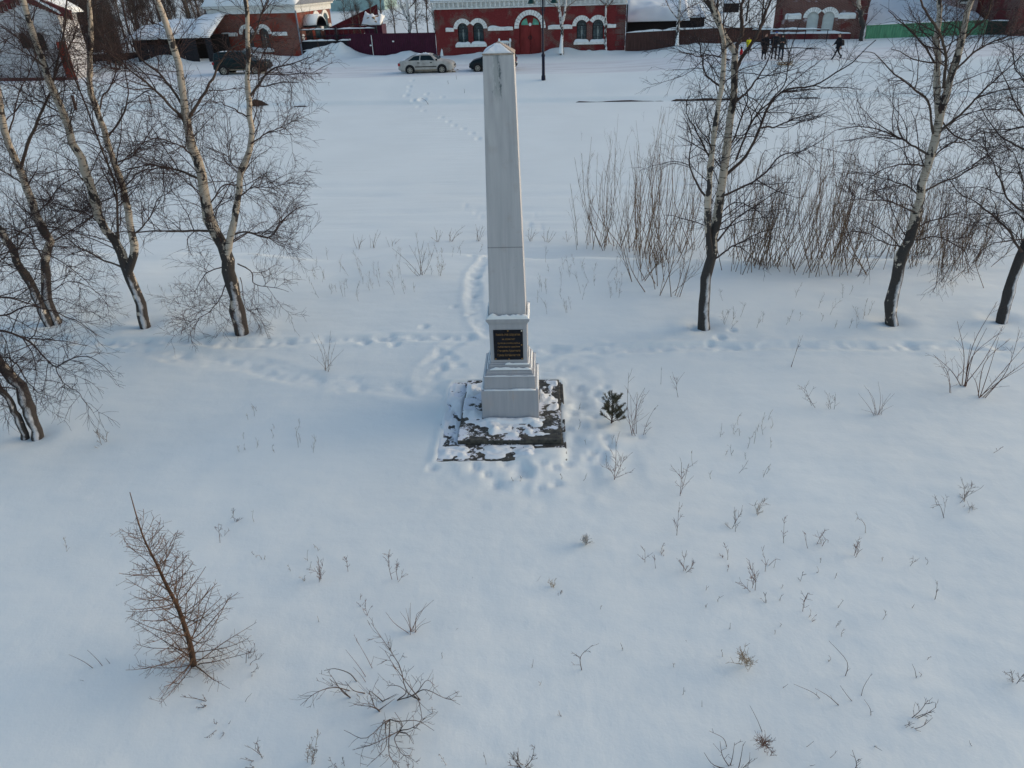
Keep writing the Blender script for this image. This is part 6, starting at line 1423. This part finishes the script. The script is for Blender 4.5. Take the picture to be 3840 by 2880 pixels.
# ------------------------------------------------------------------ cars
def interp_st(st, x):
    xs = [s_[0] for s_ in st]; return [float(np.interp(x, xs, [s_[k] for s_ in st])) for k in range(len(st[0]))]
def car(kind, label, loc, yaw, st, paint, z0, wm, wheels, r, side_win, front_glass, rear_glass, strip=True, snow=False, mud=True):
    """st: stations (x, belt height, roof height, belt half width, roof half width), rear to front"""
    root = empty('parked_car', loc, yaw, label, 'car', 'cars parked along the street')
    NX = 44
    xs = np.linspace(st[0][0], st[-1][0], NX)
    rows = []
    for i, x in enumerate(xs):
        _, zb, zt, wb, wt = interp_st(st, x)
        e = min(1.0, .80 + .20 * math.sqrt(max(0, min(1, min(x - xs[0], xs[-1] - x) / .45))))
        zz = z0 + (.10 if e < .9 else 0)
        prof = [(wm * .90 * e, zz), (wm * .985 * e, zz + .10), (wm * e, zz + (zb - zz) * .5), (wm * .985 * e, zb - .06), (wb * e, zb)]
        if zt - zb > .06: prof += [((wb * .35 + wt * .65) * e, zb + (zt - zb) * .62), (wt * e, zt - .035), (wt * .84 * e, zt), (0, zt + .02)]
        else: prof += [(wb * e * .97, zb + (zt - zb) * .5), (wb * e * .92, zt - .008), (wb * .7 * e, zt), (0, zt + .015)]
        rows.append([(x, y, z) for y, z in prof] + [(x, -y, z) for y, z in prof[-2::-1]])
    K = len(rows[0]); vs = np.array(rows).reshape(-1, 3); I = np.arange(NX * K).reshape(NX, K); J = np.roll(I, -1, 1)
    q = np.stack([I[:-1], J[:-1], J[1:], I[1:]], -1).reshape(-1, 4)
    mb = MB(); mb.add(vs, [tuple(f) for f in q]); mb.f.append(tuple(range(K))); mb.f.append(tuple(range((NX - 1) * K, NX * K))[::-1])
    body = mb.build('body', M[paint], root, True)
    import bmesh
    bm = bmesh.new(); bm.from_mesh(body.data); bmesh.ops.recalc_face_normals(bm, faces=bm.faces); bm.to_mesh(body.data); bm.free()
    def side(x, v, s_):     # v 0 belt .. 1 roof edge
        _, zb, zt, wb, wt = interp_st(st, x)
        ys = np.interp(v, [0, .62, 1], [wb, wb * .35 + wt * .65, wt]); zs = np.interp(v, [0, .62, 1], [zb, zb + (zt - zb) * .62, zt - .035])
        return (x, s_ * (ys + .010), zs + .002)
    for s_ in (-1, 1):
        for (xa, xb, ta, tb, va, vb) in side_win:       # bottom x range, top x range
            gm = MB(); n = 8; lo = [side(xa + (xb - xa) * k / n, va, s_) for k in range(n + 1)]; mid = [side((xa + ta) / 2 + ((xb + tb) / 2 - (xa + ta) / 2) * k / n, (va + vb) / 2, s_) for k in range(n + 1)]; hi = [side(ta + (tb - ta) * k / n, vb, s_) for k in range(n + 1)]
            m_ = n + 1; gm.add(lo + mid + hi, [(k, k + 1, k + 1 + m_, k + m_) for k in range(n)] + [(k + m_, k + 1 + m_, k + 1 + 2 * m_, k + 2 * m_) for k in range(n)])
            gm.build('side_window', M['carglass'], root, True)
    for nm, (xa, xb) in (('windscreen', front_glass), ('rear_window', rear_glass)):
        gm = MB(); n = 6; pts = []
        for k in range(n + 1):
            x = xa + (xb - xa) * k / n; _, zb, zt, wb, wt = interp_st(st, x); ww = (wt if zt - zb > .06 else wb) * .86
            pts += [(x, -ww, zt + .004), (x, -ww * .5, zt + .022), (x, 0, zt + .032), (x, ww * .5, zt + .022), (x, ww, zt + .004)]
        gm.add(pts, [(k * 5 + j, k * 5 + j + 1, k * 5 + j + 6, k * 5 + j + 5) for k in range(n) for j in range(4)]); gm.build(nm, M['carglass'], root, True)
    for s_ in (-1, 1):
        for xw in wheels:
            MB().cyl((xw, s_ * (wm - .02), r + .03), (0, 1, 0), r + .075, .06, 28).build('wheel_arch', M['trim'], root)
            wl = MB().cyl((xw, s_ * (wm - .055), r), (0, 1, 0), r, .19, 28).build('wheel', M['tyre'], root, bevel=.02)
            rm = MB().cyl((xw, s_ * (wm + .038), r), (0, 1, 0), r * .66, .02, 24)
            rm.build('rim', M['trim'], wl)
            sp = MB()
            for k in range(7):
                a = k * 2 * math.pi / 7; sp.bar((xw + .05 * math.cos(a), s_ * (wm + .052), r + .05 * math.sin(a)), (xw + r * .62 * math.cos(a), s_ * (wm + .052), r + r * .62 * math.sin(a)), .055, .012, up=(0, 1, 0))
            sp.cyl((xw, s_ * (wm + .052), r), (0, 1, 0), .07, .016, 14); ring(sp, xw, r, r * .58, r * .58, r * .09, s_ * (wm + .046), s_ * (wm + .054), 0, 2 * math.pi, 20, 0)
            sp.build('hub_cap', M['rim'], wl)
        xf = st[-1][0]; xr_ = st[0][0]
        zb = interp_st(st, xf - .18)[1]
        MB().add([(xf - .34, s_ * (wm * .93), zb - .19), (xf - .06, s_ * (wm * .80), zb - .20), (xf - .03, s_ * (wm * .52), zb - .2), (xf - .05, s_ * (wm * .52), zb - .06), (xf - .12, s_ * (wm * .80), zb - .045), (xf - .38, s_ * (wm * .95), zb - .05),
                  (xf - .40, s_ * (wm * .70), zb - .19), (xf - .40, s_ * (wm * .70), zb - .05)], [(0, 1, 4, 5), (1, 2, 3, 4), (5, 4, 3, 7), (0, 6, 2, 1), (0, 5, 7, 6)]).build('headlight', M['clear_lamp'], root)
        zb = interp_st(st, xr_ + .1)[1]
        MB().box(xr_ - .012, xr_ + .16, s_ * wm * .66 if s_ > 0 else -wm * .945, wm * .945 if s_ > 0 else -wm * .66, zb - .26, zb - .06).build('tail_light', M['red_lamp'], root)
        MB().box(*(st[0][0] + .72 * (st[-1][0] - st[0][0]) - .14, st[0][0] + .72 * (st[-1][0] - st[0][0])), *sorted((s_ * (wm + .02), s_ * (wm + .17))), interp_st(st, .3)[1] + .02, interp_st(st, .3)[1] + .16).build('mirror', M['trim'], root, bevel=.03)
        for xh in (-.55, .45):
            MB().box(xh - .09, xh + .07, *sorted((s_ * (wm * .985), s_ * (wm + .025))), interp_st(st, 0)[1] - .15, interp_st(st, 0)[1] - .10).build('door_handle', M['trim'], root)
        if strip: MB().box(wheels[0] + r + .12, wheels[1] - r - .12, *sorted((s_ * (wm * .99), s_ * (wm + .018))), z0 + .30, z0 + .36).build('side_moulding', M['trim'], root)
        if mud: MB().box(wheels[0] + r + .1, wheels[1] - r - .1, *sorted((s_ * (wm * .95), s_ * (wm + .006))), z0 + .03, z0 + .13).build('sill', M['mud'], root, bevel=.03)
    mb = MB()
    for x, s_ in ((st[-1][0], 1), (st[0][0], -1)): mb = MB().box(min(x - s_ * .10, x + s_ * .03), max(x - s_ * .10, x + s_ * .03), -wm * .8, wm * .8, z0 + .12, z0 + .28); mb.build('bumper', M['trim' if kind != 'sedan' else 'silver'], root, bevel=.04)
    MB().box(st[-1][0] - .02, st[-1][0] + .034, -.42, .42, z0 + .30, z0 + .40).build('grille', M['trim'], root)
    MB().box(st[0][0] - .035, st[0][0] - .025, -.26, .26, z0 + .33, z0 + .45).build('number_plate', M['white_trim'], root)
    if snow:
        for (xa, xb, w_) in snow:
            za = interp_st(st, xa)[2] + .012; zb_ = interp_st(st, xb)[2] + .012
            snow_pad('snow_patch', (xa, -w_, za), (xb, -w_, zb_), (xb, w_, zb_), (xa, w_, za), .07, 30, 24, M['snow_cap'], body, .9, 3.5, patchy=True, pw=3)
    return root
sed = [(-2.2, .60, .64, .80, .80), (-2.14, .86, .90, .80, .8), (-1.80, .95, .99, .80, .8), (-1.62, .96, 1.01, .80, .74), (-1.25, .96, 1.21, .80, .62), (-.85, .955, 1.35, .80, .56), (-.3, .95, 1.41, .80, .56), (.25, .94, 1.40, .80, .56), (.52, .935, 1.34, .80, .57), (1.05, .92, .985, .80, .70), (1.25, .90, .94, .80, .8), (1.75, .82, .86, .78, .78), (2.08, .73, .76, .76, .76), (2.2, .58, .61, .74, .74)]
wr = G(1543, 276); wf = G(1662, 273); c = (wr + wf) / 2; ya = math.atan2(wf[1] - wr[1], wf[0] - wr[0])
car('sedan', 'dirty silver saloon car parked on the snowy street left of the obelisk', (c[0] - .02, c[1] + .8, c[2] - .05), ya, sed, 'silver', .20, .845, (-1.27, 1.27), .30,
    [(-1.38, -.50, -.95, -.45, .10, .88), (-.40, .72, -.38, .42, .10, .88)], (.56, 1.04), (-1.6, -.92), True, [(-.8, .3, .5), (-2.0, -1.7, .6)])
suv = [(-2.25, .85, .9, .80, .78), (-2.2, 1.08, 1.2, .82, .70), (-2.05, 1.12, 1.66, .82, .66), (-1.7, 1.12, 1.76, .82, .65), (-.6, 1.11, 1.78, .82, .65), (.2, 1.10, 1.75, .82, .65), (.5, 1.09, 1.66, .82, .66), (1.0, 1.07, 1.13, .82, .76), (1.2, 1.06, 1.10, .82, .82), (1.8, 1.02, 1.06, .81, .81), (2.2, .95, .99, .79, .79), (2.33, .72, .76, .76, .76)]
wr = G(841, 281); wf = G(966, 278); c = (wr + wf) / 2; ya = math.atan2(wf[1] - wr[1], wf[0] - wr[0])
car('off-road', 'dark green four-wheel-drive car parked below the red corner house', (c[0] + .02, c[1] + .85, c[2] - .05), ya, suv, 'suv', .34, .875, (-1.34, 1.34), .37,
    [(-2.05, -1.35, -1.98, -1.3, .10, .88), (-1.22, -.32, -1.18, -.3, .10, .88), (-.22, .78, -.2, .45, .10, .88)], (.54, .98), (-2.2, -2.08), True, [(-1.6, -.9, .4), (1.25, 1.8, .4)])
hat = [(-1.85, .70, .75, .76, .74), (-1.8, .95, 1.05, .78, .66), (-1.55, .98, 1.36, .78, .6), (-1.1, .97, 1.47, .78, .58), (-.3, .96, 1.50, .78, .58), (.15, .95, 1.46, .78, .58), (.35, .94, 1.40, .78, .58), (.95, .92, .98, .78, .72), (1.2, .88, .92, .78, .78), (1.6, .78, .82, .76, .76), (1.85, .55, .6, .72, .72)]
wf = G(1796, 268); d_ = np.array([-math.cos(rad(6)), math.sin(rad(6)), 0]); c = wf - d_ * 1.17
car('hatchback', 'dark teal hatchback half hidden behind the obelisk', (c[0], c[1] + .78, c[2] - .05), math.atan2(d_[1], d_[0]), hat, 'blackcar', .2, .82, (-1.17, 1.17), .30,
    [(-1.35, -.45, -1.2, -.42, .1, .88), (-.36, .66, -.34, .32, .1, .88)], (.4, .92), (-1.78, -1.58), False, None)
_r = np.random.default_rng(4); mb = MB()
for lab, b, sz in (('largest brown slush lump by the silver car front wheel', (1690, 262), .2), ('flat brown slush lump below the silver car bumper', (1702, 270), .15), ('tiny brown slush lump right of the silver car', (1716, 262), .09)):
    p = G(*b); mb = MB(); n = 9; top = []; low = []
    for k in range(n):
        a = 2 * math.pi * k / n; rr_ = sz * _r.uniform(.7, 1.2); low.append((rr_ * math.cos(a) * 1.5, rr_ * math.sin(a), -.03)); top.append((rr_ * .55 * math.cos(a) * 1.5, rr_ * .55 * math.sin(a), sz * _r.uniform(.25, .5)))
    mb.add(low + top, [(k, (k + 1) % n, (k + 1) % n + n, k + n) for k in range(n)] + [tuple(range(n, 2 * n))])
    o = mb.build('slush_lump', M['mud']); o.location = tuple(p); tag(o, lab, 'slush')

# ------------------------------------------------------------------ people
def skin_mesh(name, pts, edges, radii, mat, parent, root=0, sub=2):
    me = bpy.data.meshes.new(name); me.from_pydata([tuple(p) for p in pts], edges, [])
    o = bpy.data.objects.new(name, me); COL.objects.link(o)
    sk = o.modifiers.new('skin', 'SKIN'); sk.use_smooth_shade = True
    for i, r_ in enumerate(radii):
        r_ = r_ if isinstance(r_, tuple) else (r_, r_); me.skin_vertices[0].data[i].radius = r_
    me.skin_vertices[0].data[root].use_root = True
    s2 = o.modifiers.new('sub', 'SUBSURF'); s2.levels = sub; s2.render_levels = sub
    bpy.context.view_layer.update(); dg = bpy.context.evaluated_depsgraph_get()
    m2 = bpy.data.meshes.new_from_object(o.evaluated_get(dg)); bpy.data.objects.remove(o)
    m2.name = name; m2.materials.clear()
    return link(name, m2, mat, parent, True)
def person(label, loc, yaw, h, pose, coat, legs, hat, coat_len=.0, hood=False, long_coat=False, bag=None, hand='glove', group='people on the street'):
    root = empty('person', loc, yaw, label, 'person', group)
    k = h / 1.75; P = {n: np.array(v) * k for n, v in pose.items()}
    order = ['hip', 'waist', 'chest', 'neck', 'head', 'crown', 'shoulder_l', 'elbow_l', 'wrist_l', 'palm_l', 'shoulder_r', 'elbow_r', 'wrist_r', 'palm_r', 'thigh_l', 'knee_l', 'ankle_l', 'toe_l', 'thigh_r', 'knee_r', 'ankle_r', 'toe_r']
    rad_ = dict(hip=.15, waist=.135, chest=.155, neck=.055, head=.092, crown=.085, shoulder_l=.075, elbow_l=.052, wrist_l=.033, palm_l=.04, shoulder_r=.075, elbow_r=.052, wrist_r=.033, palm_r=.04, thigh_l=.095, knee_l=.062, ankle_l=.045, toe_l=.045, thigh_r=.095, knee_r=.062, ankle_r=.045, toe_r=.045)
    ed = [('hip', 'waist'), ('waist', 'chest'), ('chest', 'neck'), ('neck', 'head'), ('head', 'crown'), ('chest', 'shoulder_l'), ('shoulder_l', 'elbow_l'), ('elbow_l', 'wrist_l'), ('wrist_l', 'palm_l'), ('chest', 'shoulder_r'), ('shoulder_r', 'elbow_r'), ('elbow_r', 'wrist_r'), ('wrist_r', 'palm_r'), ('hip', 'thigh_l'), ('thigh_l', 'knee_l'), ('knee_l', 'ankle_l'), ('ankle_l', 'toe_l'), ('hip', 'thigh_r'), ('thigh_r', 'knee_r'), ('knee_r', 'ankle_r'), ('ankle_r', 'toe_r')]
    ix = {n: i for i, n in enumerate(order)}; pts = [P[n] for n in order]; ee = [(ix[a], ix[b]) for a, b in ed]; rr_ = [rad_[n] * k for n in order]
    for sd in 'lr':                                    # five fingers
        w_ = P['wrist_' + sd]; pa = P['palm_' + sd]; d = pa - w_; d /= np.linalg.norm(d); sdv = np.cross(d, (0, 0, 1)); sdv = sdv / (np.linalg.norm(sdv) + 1e-6); dn = np.cross(sdv, d)
        for f in range(5):
            off = (f - 1.5) * .018 * k if f < 4 else 0; ln = (.05, .06, .055, .045, .045)[f] * k
            if f < 4: a = pa + d * .03 * k + sdv * off; b_ = a + d * ln * .6 - dn * .01 * k; c_ = b_ + d * ln * .45 - dn * .02 * k
            else: a = pa + sdv * .03 * k; b_ = a + (d + sdv) * ln * .5; c_ = b_ + d * ln * .4
            n0 = len(pts); pts += [a, b_, c_]; rr_ += [.010 * k, .009 * k, .007 * k]; ee += [(ix['palm_' + sd], n0), (n0, n0 + 1), (n0 + 1, n0 + 2)]
    hd = P['head']; fw = np.array(pose.get('face', (0, -1, 0)), float)
    n0 = len(pts); pts += [hd + fw * .095 * k + np.array([0, 0, .0])]; rr_ += [.02 * k]; ee.append((ix['head'], n0))
    body = skin_mesh('body', pts, ee, rr_, M[legs], root)
    body.data.materials.append(M['skin']); 
    co = np.zeros(len(body.data.vertices) * 3); body.data.vertices.foreach_get('co', co); co = co.reshape(-1, 3)
    zn = P['neck'][2] + .02 * k
    for p_ in body.data.polygons:
        c_ = co[list(p_.vertices)].mean(0)
        if c_[2] > zn or min(np.linalg.norm(c_ - P['palm_l']), np.linalg.norm(c_ - P['palm_r'])) < .10 * k: p_.material_index = 1
    for s_ in (-1, 1):
        sdv = np.cross(fw, (0, 0, 1)); MB().lathe([(.0, -.012), (.012, 0), (.0, .012)], tuple(hd + fw * .088 * k + sdv * s_ * .034 * k + np.array([0, 0, .03 * k])), 8).build('eye', M['trim'], body)
    MB().box(-.025, .025, -.005, .005, -.005, .005).build('mouth', M['seed'], body).location = tuple(hd + fw * .094 * k - np.array([0, 0, .045 * k]))
    names = ['hip', 'waist', 'chest', 'neck', 'shoulder_l', 'elbow_l', 'wrist_l', 'shoulder_r', 'elbow_r', 'wrist_r']
    cp = [P[n] for n in names]; cr_ = [.185, .175, .19, .085, .1, .078, .06, .1, .078, .06]; ce = [(0, 1), (1, 2), (2, 3), (2, 4), (4, 5), (5, 6), (2, 7), (7, 8), (8, 9)]
    hem = P['hip'] + np.array([0, 0, -.16]) * k
    cp.append(hem); cr_.append(.20 if not long_coat else .2); ce.append((0, 10))
    if long_coat: cp.append(P['hip'] * np.array([1, 1, 0]) + np.array([0, 0, .36 * k])); cr_.append(.21); ce.append((10, 11))
    skin_mesh('coat' if long_coat else 'jacket', cp, ce, [r_ * k for r_ in cr_], M[coat], root)
    for sd in 'lr':
        a = P['ankle_' + sd]; t_ = P['toe_' + sd]
        skin_mesh('boot', [a + np.array([0, 0, .12 * k]), a + (0, 0, .01 * k), (a + t_) / 2 - (0, 0, .005), t_], [(0, 1), (1, 2), (2, 3)], [.062 * k, .06 * k, .055 * k, .045 * k], M['trim'], root, 1)
    if hat:
        cr0 = P['crown']
        if hood: skin_mesh('hood', [P['neck'] + fw * -.03 * k, hd - fw * .05 * k, cr0 - fw * .025 * k + (0, 0, .01)], [(0, 1), (1, 2)], [.12 * k, .125 * k, .10 * k], M[hat], root, 1)
        else: skin_mesh('hat', [hd - fw * .012 * k + np.array([0, 0, .075]) * k, cr0 + np.array([0, 0, .03]) * k, cr0 + np.array([0, 0, .075]) * k], [(0, 1), (1, 2)], [.112 * k, .098 * k, .03 * k], M[hat], root, 0)
    if bag:
        skin_mesh('backpack', [P['chest'] - fw * .24 * k + (0, 0, .03), P['waist'] - fw * .27 * k - (0, 0, .0), P['hip'] - fw * .24 * k + (0, 0, .0)], [(0, 1), (1, 2)], [.10 * k, .13 * k, .10 * k], M[bag], root, 1)
    return root
def stand(arms='down', face=(0, -1, 0), spread=.1):
    p = dict(hip=(0, 0, .93), waist=(0, 0, 1.08), chest=(0, 0, 1.30), neck=(0, 0, 1.47), head=(0, -.01, 1.60), crown=(0, 0, 1.68), shoulder_l=(-.19, 0, 1.38), shoulder_r=(.19, 0, 1.38),
             thigh_l=(-.10, 0, .84), knee_l=(-.11, -.02, .48), ankle_l=(-.12, .02, .09), toe_l=(-.13, -.13, .045), thigh_r=(.10, 0, .84), knee_r=(.11, -.02, .48), ankle_r=(.12, .02, .09), toe_r=(.13, -.13, .045), face=face)
    if arms == 'down': p.update(elbow_l=(-.26, .03, 1.10), wrist_l=(-.25, -.06, .86), palm_l=(-.24, -.09, .77), elbow_r=(.26, .03, 1.10), wrist_r=(.25, -.06, .86), palm_r=(.24, -.09, .77))
    elif arms == 'phone': p.update(elbow_l=(-.25, -.05, 1.12), wrist_l=(-.11, -.27, 1.20), palm_l=(-.06, -.31, 1.24), elbow_r=(.25, -.05, 1.12), wrist_r=(.11, -.27, 1.20), palm_r=(.06, -.31, 1.24), head=(0, -.04, 1.59), crown=(0, -.02, 1.68))
    else: p.update(elbow_l=(-.26, .02, 1.11), wrist_l=(-.22, -.16, .95), palm_l=(-.20, -.22, .90), elbow_r=(.28, -.02, 1.12), wrist_r=(.22, -.22, 1.02), palm_r=(.2, -.29, 1.0))
    return p
for nm, c_ in (('coat_black', (.014, .014, .018)), ('jacket_dark', (.020, .021, .026)), ('jacket_grey', (.028, .032, .034)), ('jeans', (.022, .034, .055)), ('trousers', (.014, .016, .024)), ('beanie', (.02, .10, .36)), ('yellow', (.60, .56, .02)), ('red', (.45, .02, .03)), ('hoodcloth', (.015, .022, .024)), ('brownhat', (.06, .03, .02))): M[nm] = cloth(nm, c_)
person('adult in a long black coat standing at the left of the three talking adults', G(2862, 224), rad(10), 1.78, stand('down', (.2, -.98, 0)), 'coat_black', 'trousers', 'brownhat', long_coat=True)
person('adult in a bright blue beanie and dark jacket, middle of the talking adults', G(2899, 223), rad(-12), 1.84, stand('front', (.5, -.87, 0)), 'jacket_dark', 'trousers', 'beanie')
person('adult in a dark hood and jeans holding both hands up in front', G(2924, 228), rad(-20), 1.78, stand('phone', (-.2, -.98, 0)), 'jacket_grey', 'jeans', 'hoodcloth', hood=True)
person('child in a bright yellow jacket beyond the twin-trunk birch', G(2803, 202), rad(15), 1.22, stand('front'), 'yellow', 'trousers', 'hoodcloth')
person('small child in a red snowsuit beside the twin-trunk birch', G(2776, 229), rad(60), .98, stand('down'), 'red', 'trousers', 'hoodcloth', hood=True)
wk = dict(hip=(0, 0, .92), waist=(-.02, 0, 1.07), chest=(-.04, 0, 1.29), neck=(-.05, 0, 1.46), head=(-.07, 0, 1.585), crown=(-.06, 0, 1.67), shoulder_l=(-.04, -.19, 1.37), shoulder_r=(-.04, .19, 1.37), elbow_l=(.10, -.23, 1.13), wrist_l=(.05, -.22, .9), palm_l=(.02, -.22, .82), elbow_r=(-.16, .23, 1.13), wrist_r=(-.30, .2, .98), palm_r=(-.37, .19, .95),
          thigh_l=(-.02, -.09, .83), knee_l=(-.20, -.1, .50), ankle_l=(-.34, -.1, .10), toe_l=(-.49, -.11, .06), thigh_r=(.02, .09, .83), knee_r=(.10, .1, .47), ankle_r=(.34, .1, .20), toe_r=(.25, .1, .06), face=(-1, 0, 0))
person('walker in black striding left with a dark backpack, before the worn brick house', G(3137, 224), 0, 1.74, wk, 'coat_black', 'trousers', 'hoodcloth', bag='trims' if False else 'trim')
# low wooden sled in front of the three adults
p = G(2942, 243); sd_ = empty('sled', p, rad(-6), 'low pale wooden sled with upturned end on the snow by the three adults', 'sled')
mb = MB()
for y in (-.16, .16):
    mb.bar((-.5, y, .03), (.32, y, .03), .035, .05); mb.bar((.32, y, .03), (.52, y, .16), .035, .05)
mb.build('runner', M['wood'], sd_)
mb = MB()
for y in (-.15, -.05, .05, .15): mb.box(-.48, .36, y - .042, y + .042, .13, .155)
for x in (-.36, .22): mb.box(x - .02, x + .02, -.18, .18, .055, .129)
mb.build('seat', M['wood'], sd_); mb = MB(); mb.bar((.36, 0, .14), (.55, 0, .24), .34, .02); mb.build('front_board', M['wood'], sd_)
